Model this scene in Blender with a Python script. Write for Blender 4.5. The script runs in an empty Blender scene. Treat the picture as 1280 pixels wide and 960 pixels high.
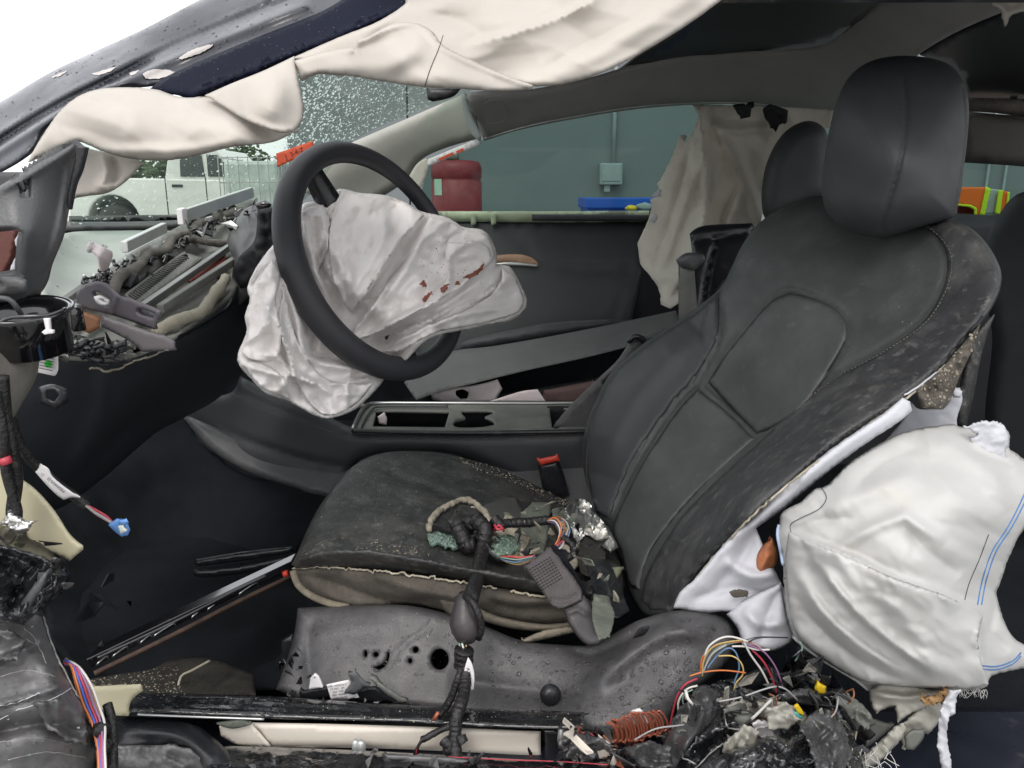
import bpy, math, random
import numpy as np
from mathutils import Vector, Matrix
from mathutils.geometry import delaunay_2d_cdt

random.seed(7); RNG = np.random.default_rng(7)
SC = bpy.context.scene; COL = SC.collection

# ------------------------------------------------------------------ camera
F = 960.0; PITCH = math.atan(235/960.0); CZ = 1.0
cam = bpy.data.cameras.new('camera'); camo = bpy.data.objects.new('camera', cam); COL.objects.link(camo)
cam.sensor_width = 36; cam.lens = 36*F/1280; cam.clip_start = .02; cam.clip_end = 500
camo.location = (0, 0, CZ); camo.rotation_euler = (math.pi/2-PITCH, 0, 0)
SC.camera = camo
# ------------------------------------------------------------------ light
SUN_EL, SUN_ROT = math.radians(52), math.radians(200)
w = bpy.data.worlds.new('World'); SC.world = w; w.use_nodes = True
nt = w.node_tree; bg = nt.nodes['Background']
sky = nt.nodes.new('ShaderNodeTexSky'); sky.sky_type = 'NISHITA'; sky.sun_disc = False
sky.sun_elevation = SUN_EL; sky.sun_rotation = SUN_ROT; sky.dust_density = 6; sky.air_density = 1.0
mx = nt.nodes.new('ShaderNodeMix'); mx.data_type = 'RGBA'; mx.inputs[0].default_value = .8
mx.inputs[7].default_value = (9.0, 9.05, 9.2, 1)           # even cloud cover over the clear sky
nt.links.new(sky.outputs[0], mx.inputs[6]); nt.links.new(mx.outputs[2], bg.inputs[0])
bg.inputs[1].default_value = .11
sd = bpy.data.lights.new('sun', 'SUN'); sd.energy = .6; sd.angle = math.radians(25); sd.color = (1, .97, .93)
so = bpy.data.objects.new('sun', sd); COL.objects.link(so)
so.rotation_euler = (math.radians(38), 0, math.radians(-20))
SC.view_settings.view_transform = 'Standard'; SC.view_settings.look = 'None'
SC.view_settings.exposure = .80; SC.view_settings.gamma = 1
SC.render.engine = 'CYCLES'
SC.cycles.max_bounces = 8; SC.cycles.transparent_max_bounces = 24

# ------------------------------------------------------------------ maths
def W(px, py, Y):
    """point at depth Y whose direction from the standpoint is the one traced at (px, py)"""
    px, py, Y = np.broadcast_arrays(np.asarray(px, float), np.asarray(py, float), np.asarray(Y, float))
    dx = (px-640)/F; dy = (480-py)/F; c, s = math.cos(PITCH), math.sin(PITCH)
    fy = c+dy*s; fz = -s+dy*c
    return np.stack([dx/fy*Y, Y, CZ+fz/fy*Y], -1)

class TPS:
    def __init__(self, ctrl, lam=1e-3):
        c = np.array(ctrl, float).reshape(-1, 3); self.p = c[:, :2]/100; n = len(c)
        if n < 3:
            self.k = c[:, 2].mean(); self.w = None; return
        A = np.zeros((n+3, n+3)); A[:n, :n] = self.U(self.p, self.p)+lam*np.eye(n)
        A[:n, n] = 1; A[:n, n+1:] = self.p; A[n:, :n] = A[:n, n:].T
        b = np.zeros(n+3); b[:n] = c[:, 2]; self.w = np.linalg.lstsq(A, b, rcond=None)[0]; self.n = n
    def U(self, a, b):
        r2 = ((a[:, None]-b[None])**2).sum(-1); return np.where(r2 > 0, .5*r2*np.log(r2+1e-12), 0)
    def __call__(self, x, y):
        x = np.atleast_1d(np.asarray(x, float)); y = np.atleast_1d(np.asarray(y, float))
        if self.w is None: return np.full(x.shape, self.k)
        q = np.stack([x, y], -1)/100
        return self.U(q, self.p)@self.w[:self.n]+self.w[self.n]+q@self.w[self.n+1:]

LAT = RNG.random((256, 256))
def vn(x, y, seed=0):
    x = np.asarray(x, float)+seed*17.3; y = np.asarray(y, float)+seed*31.7
    xi = np.floor(x).astype(int); yi = np.floor(y).astype(int); u = x-xi; v = y-yi
    u = u*u*u*(u*(u*6-15)+10); v = v*v*v*(v*(v*6-15)+10)
    a = LAT[xi % 256, yi % 256]; b = LAT[(xi+1) % 256, yi % 256]; c = LAT[xi % 256, (yi+1) % 256]; d = LAT[(xi+1) % 256, (yi+1) % 256]
    return (a*(1-u)+b*u)*(1-v)+(c*(1-u)+d*u)*v
def fbm(x, y, seed=0, o=4):
    r = 0; a = .5
    for i in range(o): r = r+a*(vn(x*2**i, y*2**i, seed+i)-.5); a *= .5
    return r
def ridged(x, y, seed=0, o=3):
    r = 0; a = .6
    for i in range(o): r = r+a*(1-np.abs(2*vn(x*2**i, y*2**i, seed+i)-1)**.8); a *= .45
    return r

def cr(P4, n):
    p0, p1, p2, p3 = P4; t = np.linspace(0, 1, n, endpoint=False)[:, None]
    return .5*((2*p1)+(-p0+p2)*t+(2*p0-5*p1+4*p2-p3)*t*t+(-p0+3*p1-3*p2+p3)*t**3)
def smooth(pts, closed=True, step=5, sharp=52):
    """curve through the points, keeping corners that turn more than `sharp` degrees"""
    p = np.array(pts, float); n = len(p); out = []
    def corner(i):
        a = p[i]-p[(i-1) % n]; b = p[(i+1) % n]-p[i]
        c = (a[:2]@b[:2])/(np.linalg.norm(a[:2])*np.linalg.norm(b[:2])+1e-9); return math.degrees(math.acos(max(-1, min(1, c)))) > sharp
    for i in range(n if closed else n-1):
        p1 = p[i]; p2 = p[(i+1) % n]
        p0 = p1 if ((not closed and i == 0) or corner(i)) else p[(i-1) % n]
        p3 = p2 if ((not closed and i == n-2) or corner((i+1) % n)) else p[(i+2) % n]
        k = max(1, int(round(np.linalg.norm(p2[:2]-p1[:2])/step)))
        out.append(cr((p0, p1, p2, p3), k))
    if not closed: out.append(p[-1:])
    return np.concatenate(out)
def inside(q, poly):
    x, y = q[:, 0], q[:, 1]; r = np.zeros(len(q), bool); n = len(poly); j = n-1
    for i in range(n):
        xi, yi = poly[i][:2]; xj, yj = poly[j][:2]
        c = ((yi > y) != (yj > y)) & (x < (xj-xi)*(y-yi)/((yj-yi) if yj != yi else 1e-9)+xi); r ^= c; j = i
    return r
def pdist(q, line, closed=False):
    """distance, signed side and fraction along a polyline"""
    line = np.asarray(line, float)[:, :2]
    a = line if closed else line[:-1]; b = np.roll(line, -1, 0) if closed else line[1:]
    ab = b-a; L = np.linalg.norm(ab, axis=1)+1e-9; cum = np.concatenate([[0], np.cumsum(L)])
    best = np.full(len(q), 1e9); side = np.zeros(len(q)); fr = np.zeros(len(q))
    for i in range(len(a)):
        v = q-a[i]; t = np.clip((v@ab[i])/L[i]**2, 0, 1); d = v-t[:, None]*ab[i]; dd = np.sqrt((d**2).sum(1))
        m = dd < best-1e-9; best[m] = dd[m]; cr_ = ab[i][0]*v[:, 1]-ab[i][1]*v[:, 0]
        side[m] = np.sign(cr_[m]); fr[m] = (cum[i]+t[m]*L[i])/cum[-1]
    return best, side, fr

# ------------------------------------------------------------------ objects
WL = {}; INFO = {}
def label(o, lab=None, cat=None, group=None, kind=None):
    if lab: o['label'] = lab
    if cat: o['category'] = cat
    if group: o['group'] = group
    if kind: o['kind'] = kind
    return o
def empty(name, loc, lab, cat, group=None):
    o = bpy.data.objects.new(name, None); COL.objects.link(o); o.location = loc; WL[o] = Vector(loc); o.empty_display_size = .1
    return label(o, lab, cat, group)
def mk(name, V, faces, mat, parent=None, smooth_=True, lab=None, cat=None, group=None, kind=None, sol=0, bev=0, sub=0, mats=None, fm=None):
    V = np.asarray(V, float); lo, hi = V.min(0), V.max(0); org = Vector(((lo[0]+hi[0])/2, (lo[1]+hi[1])/2, lo[2]))
    me = bpy.data.meshes.new(name); me.from_pydata((V-np.array(org)).tolist(), [], faces); me.update()
    for m_ in ([mat] if mats is None else mats): me.materials.append(m_)
    if fm is not None: me.polygons.foreach_set('material_index', fm)
    me.polygons.foreach_set('use_smooth', [smooth_]*len(me.polygons))
    o = bpy.data.objects.new(name, me); COL.objects.link(o); WL[o] = org
    if parent is not None: o.parent = parent; o.location = org-WL[parent]
    else: o.location = org
    if sol:
        m = o.modifiers.new('s', 'SOLIDIFY'); m.thickness = sol; m.offset = -1
    if bev:
        m = o.modifiers.new('b', 'BEVEL'); m.width = bev; m.segments = 2; m.limit_method = 'ANGLE'; m.angle_limit = math.radians(40)
    if sub:
        m = o.modifiers.new('u', 'SUBSURF'); m.levels = sub; m.render_levels = sub
    return label(o, lab, cat, group, kind)

def crumple(x, y, sc, ang, an):
    rg = np.random.default_rng(int(sc*10)); h = 0
    for i in range(7):
        a = math.radians(ang+rg.normal(0, 26)); lam = sc*rg.uniform(.6, 1.8)
        u = (-x*math.sin(a)+y*math.cos(a))/lam+fbm(x/sc/1.8+i*3, y/sc/1.8, 11+i, 2)*1.7+rg.random(); v = (x*math.cos(a)+y*math.sin(a))/(lam*an)
        tri = np.abs(np.mod(u, 1)-.5)*2; m = np.clip(vn(v+i*7, u*.5, 20+i)*2.2-.8, 0, 1); h = h+tri*lam/sc*m*.5
    return h
LIP = [2.2]
def hfield(x, y, tps, outl, r, folds, wr, q=None):
    q = np.stack([x, y], -1); Y = tps(x, y)
    if r:
        d = pdist(q, outl, True)[0]*np.mean(Y)/F; t = np.clip(1-d/r, 0, 1); Y = Y+r*(1-np.sqrt(np.maximum(1-t*t, 0)))
    for f in folds:
        line, amp, wd, kind = f[:4]; line = smooth(line, False, 8)
        pad = wd*(2.6 if kind == 'r' else 5)+12; lo_b, hi_b = line[:, :2].min(0)-pad, line[:, :2].max(0)+pad
        mk_ = ((q > lo_b) & (q < hi_b)).all(1)
        if not mk_.any(): continue
        d, s, fr = pdist(q[mk_], line)
        fade = 1.0 if len(f) > 4 else np.clip(np.minimum(fr, 1-fr)*5, 0, 1)**.7
        if kind == 'r': h = np.exp(-(d/wd)**2)
        elif kind == 'v': h = -np.exp(-np.abs(d/wd)**1.3)
        else:                                   # a fold: sharp lip on one side, soft fall on the other
            h = np.where(s > 0, np.exp(-d/wd), np.exp(-d/2.2)*1.0-0)
            h = np.where(s > 0, h, np.exp(-(d/LIP[0])**2))
            h = h-.45*np.where(s > 0, 0, np.exp(-(d/(wd*.35))))
        Y = Y.copy(); Y[mk_] -= amp*h*fade
    for (amp, sc, ang, an, kd) in wr:
        ca, sa = math.cos(math.radians(ang)), math.sin(math.radians(ang)); u = (x*ca+y*sa)/sc/an; v = (-x*sa+y*ca)/sc
        if kd == 'c': Y = Y-amp*crumple(x, y, sc, ang, an); continue
        wu = fbm(x/sc/2, y/sc/2, 5, 2)*1.5
        Y = Y-amp*(ridged(u+wu, v+wu, 3) if kd == 'r' else fbm(u, v, 9))
    return Y

def patch(name, outline, ctrl, mat, parent=None, s=6, r=0, folds=(), wr=(), thick=.006, holes=(), sm=True, sharp=52, jag=0, smooth_=True, lab=None, cat=None, group=None, kind=None, rough_edge=0):
    o = smooth(outline, True, s, sharp) if sm else np.concatenate([np.linspace(outline[i], outline[(i+1) % len(outline)], max(1, int(np.hypot(outline[i][0]-outline[(i+1) % len(outline)][0], outline[i][1]-outline[(i+1) % len(outline)][1])/s)), endpoint=False) for i in range(len(outline))]).astype(float)
    if jag: o = o+RNG.normal(0, jag, o.shape)
    hs = [smooth(h, True, max(2, s*.6)) for h in holes]
    x0, y0 = o.min(0); x1, y1 = o.max(0); gx, gy = np.meshgrid(np.arange(x0, x1, s), np.arange(y0, y1, s*.87))
    gx = gx+(np.arange(gx.shape[0]) % 2)[:, None]*s/2
    g = np.stack([gx.ravel(), gy.ravel()], -1)+RNG.normal(0, s*.06, (gx.size, 2))
    g = g[inside(g, o)]; g = g[pdist(g, o, True)[0] > s*.55]
    for h in hs: g = g[~inside(g, h)]; g = g[pdist(g, h, True)[0] > s*.4]
    allp = [o]+hs+[g]; q = np.concatenate(allp); ed = []; k = 0
    for h in [o]+hs: n = len(h); ed += [(k+i, k+(i+1) % n) for i in range(n)]; k += n
    vv, ee, ff, _, _, _ = delaunay_2d_cdt([Vector(p) for p in q], ed, [], 0, 1e-5)
    q = np.array([(v.x, v.y) for v in vv]); T = np.array([f for f in ff if len(f) == 3]); ce = q[T].mean(1)
    keep = inside(ce, o)
    for h in hs: keep &= ~inside(ce, h)
    T = T[keep]
    tps = TPS(ctrl) if not callable(ctrl) else ctrl
    Yf = lambda x, y: hfield(np.atleast_1d(np.asarray(x, float)), np.atleast_1d(np.asarray(y, float)), tps, o, r, folds, wr)
    LIP[0] = max(2.2, s*1.5); V = W(q[:, 0], q[:, 1], Yf(q[:, 0], q[:, 1]))
    a, b, c = V[T[:, 0]], V[T[:, 1]], V[T[:, 2]]; nn = np.cross(b-a, c-a); flip = (nn*(a-np.array([0, 0, CZ]))).sum(1) > 0
    T[flip] = T[flip][:, ::-1]
    if thick > .012:                              # real body: same outline again further back, joined by a rim
        mid = V.mean(0)-np.array([0, 0, CZ]); off = mid/np.linalg.norm(mid)*thick; n = len(V); Tl = T.tolist(); es = set()
        for t in Tl:
            for i in range(3): es.add((t[i], t[(i+1) % 3]))
        back = [[i+n for i in t[::-1]] for t in Tl]; rim_ = [[b_, a_, a_+n, b_+n] for (a_, b_) in es if (b_, a_) not in es]
        V2 = V+off; V2 = V2+(V2.mean(0)-V2)*.02
        ob = mk(name, np.concatenate([V, V2]), Tl+back+rim_, mat, parent, smooth_, lab, cat, group, kind)
    else:
        ob = mk(name, V, T.tolist(), mat, parent, smooth_, lab, cat, group, kind, sol=thick)
    INFO[ob] = (o, Yf); return ob

def prism(name, pts, d, mat, parent=None, bev=.0015, smooth_=False, holes=(), **kw):
    """flat plate: traced outline with its depths, thickness vector d (a number means straight back)"""
    p = np.array(pts, float)
    if not hasattr(d, '__len__'): d = (0, d, 0)
    hs = [np.array(h, float) for h in holes]; q = np.concatenate([p]+hs); n = len(q); ed = []; k = 0
    for h in [p]+hs: m_ = len(h); ed += [(k+i, k+(i+1) % m_) for i in range(m_)]; k += m_
    vv, ee, ff, _, _, _ = delaunay_2d_cdt([Vector(v[:2]) for v in q], ed, [], 0, 1e-5)
    T = []
    for f in ff:
        ce = np.array([[sum(vv[i].x for i in f)/3, sum(vv[i].y for i in f)/3]])
        if inside(ce, p)[0] and not any(inside(ce, h)[0] for h in hs): T.append(list(f))
    if len(vv) != n: raise Exception('bad outline '+name)
    V = W(q[:, 0], q[:, 1], q[:, 2]); V2 = V+np.array(d); fs = []
    for t in T:
        a, b, c = V[t]; nn = np.cross(b-a, c-a)
        if nn@(a-np.array([0, 0, CZ])) > 0: t = t[::-1]
        fs.append(t); fs.append([i+n for i in t[::-1]])
    # side walls, wound from the front triangles so that they face out
    eds = {}
    for t in fs[::2]:
        for i in range(3): eds[(t[i], t[(i+1) % 3])] = 1
    for (a, b) in list(eds):
        if (b, a) not in eds: fs.append([b, a, a+n, b+n])
    return mk(name, np.concatenate([V, V2]), fs, mat, parent, smooth_, bev=bev, **kw)

def tube3(name, P, r, mat, parent=None, n=8, closed=False, caps=True, **kw):
    P = np.asarray(P, float); m = len(P); r = np.broadcast_to(np.asarray(r, float), (m,))
    tg = (np.roll(P, -1, 0)-np.roll(P, 1, 0)) if closed else np.gradient(P, axis=0)
    tg = tg/(np.linalg.norm(tg, axis=1)[:, None]+1e-9); V = []; u = np.array([0, 0, 1.]) if abs(tg[0][2]) < .9 else np.array([1., 0, 0])
    for i in range(m):
        u = u-tg[i]*(u@tg[i]); u = u/(np.linalg.norm(u)+1e-9); v = np.cross(tg[i], u)
        for k in range(n):
            a = 2*math.pi*k/n; V.append(P[i]+r[i]*(math.cos(a)*u+math.sin(a)*v))
    fs = []
    for i in range(m if closed else m-1):
        j = (i+1) % m
        for k in range(n): fs.append([i*n+k, i*n+(k+1) % n, j*n+(k+1) % n, j*n+k])
    if not closed and caps: fs.append(list(range(n))[::-1]); fs.append([(m-1)*n+k for k in range(n)])
    return mk(name, V, fs, mat, parent, True, **kw)
def tube(name, pts, r, mat, parent=None, step=6, **kw):
    """tube through traced points (px, py, Y)"""
    p = smooth(pts, kw.get('closed', False), step, 100); return tube3(name, W(p[:, 0], p[:, 1], p[:, 2]), r, mat, parent, **kw)
def multi(name, tubes, mat, parent=None, n=6, **kw):
    """several strands joined in one part"""
    V = []; fs = []
    for P, r in tubes:
        P = np.asarray(P, float); m = len(P); tg = np.gradient(P, axis=0); tg /= (np.linalg.norm(tg, axis=1)[:, None]+1e-9)
        u = np.array([.3, .2, 1.]); b = len(V)
        for i in range(m):
            u = u-tg[i]*(u@tg[i]); u = u/np.linalg.norm(u); v = np.cross(tg[i], u)
            for k in range(n): a = 2*math.pi*k/n; V.append(P[i]+r*(math.cos(a)*u+math.sin(a)*v))
        for i in range(m-1):
            for k in range(n): fs.append([b+i*n+k, b+i*n+(k+1) % n, b+(i+1)*n+(k+1) % n, b+(i+1)*n+k])
        fs.append([b+k for k in range(n)][::-1]); fs.append([b+(m-1)*n+k for k in range(n)])
    return mk(name, V, fs, mat, parent, True, **kw)
def box(name, c, size, mat, parent=None, rot=(0, 0, 0), bev=.003, **kw):
    M = (Matrix.Rotation(rot[2], 3, 'Z')@Matrix.Rotation(rot[1], 3, 'Y')@Matrix.Rotation(rot[0], 3, 'X'))
    V = [Vector(c)+M@Vector((sx*size[0]/2, sy*size[1]/2, sz*size[2]/2)) for sz in (-1, 1) for sy in (-1, 1) for sx in (-1, 1)]
    fs = [[0, 2, 3, 1], [4, 5, 7, 6], [0, 1, 5, 4], [2, 6, 7, 3], [0, 4, 6, 2], [1, 3, 7, 5]]
    return mk(name, [tuple(v) for v in V], fs, mat, parent, False, bev=bev, **kw)
def lathe(name, c, prof, mat, parent=None, n=32, axis='Z', M=None, **kw):
    V = []; fs = []; M = M or Matrix.Identity(3)
    for (r, z) in prof:
        for k in range(n):
            a = 2*math.pi*k/n; v = Vector((r*math.cos(a), r*math.sin(a), z)); V.append(tuple(Vector(c)+M@v))
    for i in range(len(prof)-1):
        for k in range(n): fs.append([i*n+k, i*n+(k+1) % n, (i+1)*n+(k+1) % n, (i+1)*n+k])
    fs.append(list(range(n))[::-1]); fs.append([(len(prof)-1)*n+k for k in range(n)])
    return mk(name, V, fs, mat, parent, True, **kw)

def scatter(name, host, n, rmin, rmax, mat, parent=None, region=None, flat=.45, chunky=False, aniso=1.0, mask=None, **kw):
    """small solids lying on a traced surface (drops, crumbs), joined: nobody could count them"""
    outl, Yf = INFO[host]; poly = np.array(region if region is not None else outl, float)[:, :2]
    lo, hi = poly.min(0), poly.max(0); pts = np.zeros((0, 2)); t = 0
    while len(pts) < n and t < 60:
        q = lo+RNG.random((n*2, 2))*(hi-lo); q = q[inside(q, poly)&inside(q, outl)]
        if mask: q = q[RNG.random(len(q)) < vn(q[:, 0]/mask, q[:, 1]/mask, 4)**2.5*2]
        pts = np.concatenate([pts, q]); t += 1
    pts = pts[:n]; x, y = pts[:, 0], pts[:, 1]; e = 1.5
    A = W(x, y, Yf(x, y)); B = W(x+e, y, Yf(x+e, y)); C = W(x, y+e, Yf(x, y+e)); N = np.cross(C-A, B-A); N /= np.linalg.norm(N, axis=1)[:, None]+1e-9
    sgn = np.sign((N*(np.array([0, 0, CZ])-A)).sum(1)); N *= sgn[:, None]
    V = []; fs = []
    for i in range(len(pts)):
        r = rmin+(rmax-rmin)*RNG.random()**3; nrm = N[i]; u = np.cross(nrm, [0, 0, 1.]); u /= np.linalg.norm(u)+1e-9; v = np.cross(nrm, u); b = len(V)
        st = 1+(aniso-1)*RNG.random(); ph = RNG.random()*6
        if chunky:
            k = 6
            for (rr, h) in ((1, 0), (.75, .7)):
                for j in range(k):
                    a = 2*math.pi*j/k+ph; q = r*rr*(.6+.7*RNG.random()); V.append(A[i]+q*(math.cos(a)*u+math.sin(a)*v)*1+nrm*r*h*flat*2*(.5+RNG.random()))
            for j in range(k): fs.append([b+j, b+(j+1) % k, b+k+(j+1) % k, b+k+j])
            fs.append([b+k+j for j in range(k)])
        else:
            k = 8
            for (rr, h) in ((1, 0), (.86, .5), (.5, .87)):
                for j in range(k):
                    a = 2*math.pi*j/k; V.append(A[i]+r*rr*(math.cos(a)*u+st*math.sin(a)*v)+nrm*r*h*flat)
            V.append(A[i]+nrm*r*flat)
            for l in range(2):
                for j in range(k): fs.append([b+l*k+j, b+l*k+(j+1) % k, b+(l+1)*k+(j+1) % k, b+(l+1)*k+j])
            for j in range(k): fs.append([b+2*k+j, b+2*k+(j+1) % k, b+3*k])
    return mk(name, V, fs, mat, parent, not chunky, kind='stuff', **kw)

def stitches(name, host, line, mat, parent, gap=7, ln=3.4, r=.0007, off=.0012):
    outl, Yf = INFO[host]; p = smooth(line, False, 1.0, 100); seg = []; acc = 0; i = 0; L = np.concatenate([[0], np.cumsum(np.linalg.norm(np.diff(p[:, :2], axis=0), axis=1))])
    t = 0
    while t+ln < L[-1]:
        ts = np.array([t, t+ln/2, t+ln]); x = np.interp(ts, L, p[:, 0]); y = np.interp(ts, L, p[:, 1]); seg.append((W(x, y, Yf(x, y)-off), r)); t += gap
    return multi(name, seg, mat, parent, n=4, kind='stuff')
def seam(name, host, line, r, mat, parent, off=0.0, jit=0, step=4, **kw):
    outl, Yf = INFO[host]; p = smooth(line, False, step, 100); x, y = p[:, 0], p[:, 1]
    if jit: x = x+RNG.normal(0, jit, len(x)); y = y+RNG.normal(0, jit, len(y))
    return tube3(name, W(x, y, Yf(x, y)-off), r, mat, parent, n=6, **kw)
def text(name, s, px, py, size, ang, Yf, mat, parent, sq=1.0, off=.0008):
    cu = bpy.data.curves.new(name, 'FONT'); cu.body = s; cu.size = 1; cu.align_x = 'CENTER'; cu.align_y = 'CENTER'; cu.space_line = .85
    t = bpy.data.objects.new('t', cu); me = bpy.data.meshes.new_from_object(t); bpy.data.objects.remove(t)
    v = np.array([p.co[:] for p in me.vertices]); fs = [list(p.vertices) for p in me.polygons]; a = math.radians(ang)
    x = v[:, 0]*size*sq; y = -v[:, 1]*size; X = px+x*math.cos(a)-y*math.sin(a); Yy = py+x*math.sin(a)+y*math.cos(a)
    return mk(name, W(X, Yy, Yf(X, Yy)-off), fs, mat, parent, False)
def planeY(a, b, c):
    """depth function of the plane through three traced points"""
    t = TPS([a, b, c]); A, B, C = (np.array(W(*k)) for k in (a, b, c)); n = np.cross(B-A, C-A); d = n@(A-np.array([0, 0, CZ]))
    def f(x, y):
        D = W(x, y, 1.0)-np.array([0, 0, CZ]); return d/(D@n)
    return f

# ------------------------------------------------------------------ materials
def mat(name, col, rough=.5, metal=0, var=.15, vs=8, bump=.1, bs=200, dirt=None, coat=0, spec=.5, bump2=None, rv=0, fuzz=0, trl=0, weave=False):
    m = bpy.data.materials.new(name); m.use_nodes = True; N = m.node_tree.nodes; L = m.node_tree.links; B = N['Principled BSDF']
    tc = N.new('ShaderNodeTexCoord'); co = tc.outputs['Object']
    def noise(sc, det=4, rg=.6):
        n = N.new('ShaderNodeTexNoise'); n.inputs['Scale'].default_value = sc; n.inputs['Detail'].default_value = det; n.inputs['Roughness'].default_value = rg; L.new(co, n.inputs['Vector']); return n
    def ramp(src, a, b):
        r = N.new('ShaderNodeMapRange'); r.inputs[1].default_value = a; r.inputs[2].default_value = b; r.clamp = True; L.new(src, r.inputs[0]); return r.outputs[0]
    def mixc(f, a, b):
        x = N.new('ShaderNodeMix'); x.data_type = 'RGBA'
        if hasattr(f, 'is_linked'): L.new(f, x.inputs[0])
        else: x.inputs[0].default_value = f
        for i, c in ((6, a), (7, b)):
            if hasattr(c, 'is_linked'): L.new(c, x.inputs[i])
            else: x.inputs[i].default_value = (*c, 1)
        return x.outputs[2]
    n1 = noise(vs); lo = tuple(c*(1-var) for c in col); hi = tuple(min(1, c*(1+var)) for c in col)
    c = mixc(ramp(n1.outputs[0], .3, .7), lo, hi); ro = None
    if dirt:
        for (dc, a, b, sc, amt) in dirt:
            dn = noise(sc, 7, .7); f = ramp(dn.outputs[0], a, b); mu = N.new('ShaderNodeMath'); mu.operation = 'MULTIPLY'; mu.inputs[1].default_value = amt; L.new(f, mu.inputs[0])
            c = mixc(mu.outputs[0], c, dc); ro = mu.outputs[0]
    L.new(c, B.inputs['Base Color'])
    B.inputs['Roughness'].default_value = rough; B.inputs['Metallic'].default_value = metal; B.inputs['Specular IOR Level'].default_value = spec
    if rv:
        rn = noise(vs*2.3, 5); r = N.new('ShaderNodeMapRange'); r.inputs[1].default_value = .35; r.inputs[2].default_value = .65; r.inputs[3].default_value = max(.03, rough-rv); r.inputs[4].default_value = min(1, rough+rv); L.new(rn.outputs[0], r.inputs[0]); L.new(r.outputs[0], B.inputs['Roughness'])
    if coat: B.inputs['Coat Weight'].default_value = coat; B.inputs['Coat Roughness'].default_value = .05
    if fuzz: B.inputs['Sheen Weight'].default_value = fuzz
    hgt = None
    if bump:
        if weave:
            wa = N.new('ShaderNodeTexVoronoi'); wa.inputs['Scale'].default_value = bs; L.new(co, wa.inputs['Vector']); src = wa.outputs['Distance']
        else: src = noise(bs, 3).outputs[0]
        b = N.new('ShaderNodeBump'); b.inputs['Strength'].default_value = bump; b.inputs['Distance'].default_value = .002; L.new(src, b.inputs['Height']); hgt = b
    if bump2:
        b2 = N.new('ShaderNodeBump'); b2.inputs['Strength'].default_value = bump2[1]; b2.inputs['Distance'].default_value = .01; L.new(noise(bump2[0], 4).outputs[0], b2.inputs['Height'])
        if hgt: L.new(hgt.outputs[0], b2.inputs['Normal'])
        hgt = b2
    if hgt: L.new(hgt.outputs[0], B.inputs['Normal'])
    if trl:
        T = N.new('ShaderNodeBsdfTranslucent'); L.new(c, T.inputs[0]); mxs = N.new('ShaderNodeMixShader'); mxs.inputs[0].default_value = trl
        L.new(B.outputs[0], mxs.inputs[1]); L.new(T.outputs[0], mxs.inputs[2]); L.new(mxs.outputs[0], N['Material Output'].inputs[0])
    return m
def glass(name, tint, refl=.06, rough=.0, haze=0):
    m = bpy.data.materials.new(name); m.use_nodes = True; N = m.node_tree.nodes; L = m.node_tree.links; N.remove(N['Principled BSDF'])
    t = N.new('ShaderNodeBsdfTransparent'); t.inputs[0].default_value = (*tint, 1); g = N.new('ShaderNodeBsdfGlossy'); g.inputs['Roughness'].default_value = .02
    fr = N.new('ShaderNodeFresnel'); fr.inputs[0].default_value = 1.45; x = N.new('ShaderNodeMixShader'); L.new(fr.outputs[0], x.inputs[0]); L.new(t.outputs[0], x.inputs[1]); L.new(g.outputs[0], x.inputs[2])
    out = x
    if haze:
        d = N.new('ShaderNodeBsdfDiffuse'); d.inputs[0].default_value = (.75, .85, .8, 1); ns = N.new('ShaderNodeTexNoise'); ns.inputs['Scale'].default_value = 6
        mm = N.new('ShaderNodeMath'); mm.operation = 'MULTIPLY'; mm.inputs[1].default_value = haze*2; L.new(ns.outputs[0], mm.inputs[0])
        y = N.new('ShaderNodeMixShader'); L.new(mm.outputs[0], y.inputs[0]); L.new(x.outputs[0], y.inputs[1]); L.new(d.outputs[0], y.inputs[2]); out = y
    L.new(out.outputs[0], N['Material Output'].inputs[0]); return m
def water(name, dif=0.0, tint=(1, 1, 1)):
    m = bpy.data.materials.new(name); m.use_nodes = True; N = m.node_tree.nodes; L = m.node_tree.links; B = N['Principled BSDF']
    B.inputs['Roughness'].default_value = .02; B.inputs['IOR'].default_value = 1.33; B.inputs['Base Color'].default_value = (*tint, 1); B.inputs['Transmission Weight'].default_value = 1-dif
    return m

DUST = (.30, .28, .24)
M = {}
M['leather'] = mat('black_leather', (.052, .056, .056), .43, bump=.3, bs=900, vs=14, var=.2, dirt=[((.12, .12, .115), .50, .72, 7, .22), ((.17, .165, .155), .58, .70, 48, .2), (DUST, .66, .71, 260, .5)], spec=.45, rv=.07)
M['leather_scuffed'] = mat('scuffed_leather', (.036, .037, .040), .45, bump=.35, bs=600, vs=14, var=.3, dirt=[((.14, .138, .13), .48, .68, 11, .45), ((.22, .215, .20), .56, .66, 60, .4), (DUST, .66, .70, 260, .5)], rv=.1)
M['leather_clean'] = mat('black_leather_clean', (.046, .049, .053), .48, bump=.25, bs=900, var=.15, spec=.42, rv=.05)
M['leather_dirty'] = mat('worn_leather', (.034, .035, .036), .42, bump=.4, bs=500, vs=20, var=.4, dirt=[((.12, .118, .105), .46, .68, 13, .5), ((.20, .195, .175), .56, .64, 55, .4), ((.36, .34, .30), .63, .68, 190, .7)], rv=.12, bump2=(40, .25))
M['rim'] = mat('rim_leather', (.030, .031, .036), .45, bump=.3, bs=1100, var=.15, spec=.4)
M['dash'] = mat('dash_vinyl', (.034, .039, .046), .55, bump=.25, bs=700, dirt=[((.2, .2, .2), .68, .74, 120, .6)], spec=.35)
M['dashtop'] = mat('dash_top_vinyl', (.30, .33, .30), .6, bump=.1, bs=300, dirt=[((.6, .6, .55), .62, .7, 90, .5)])
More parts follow.
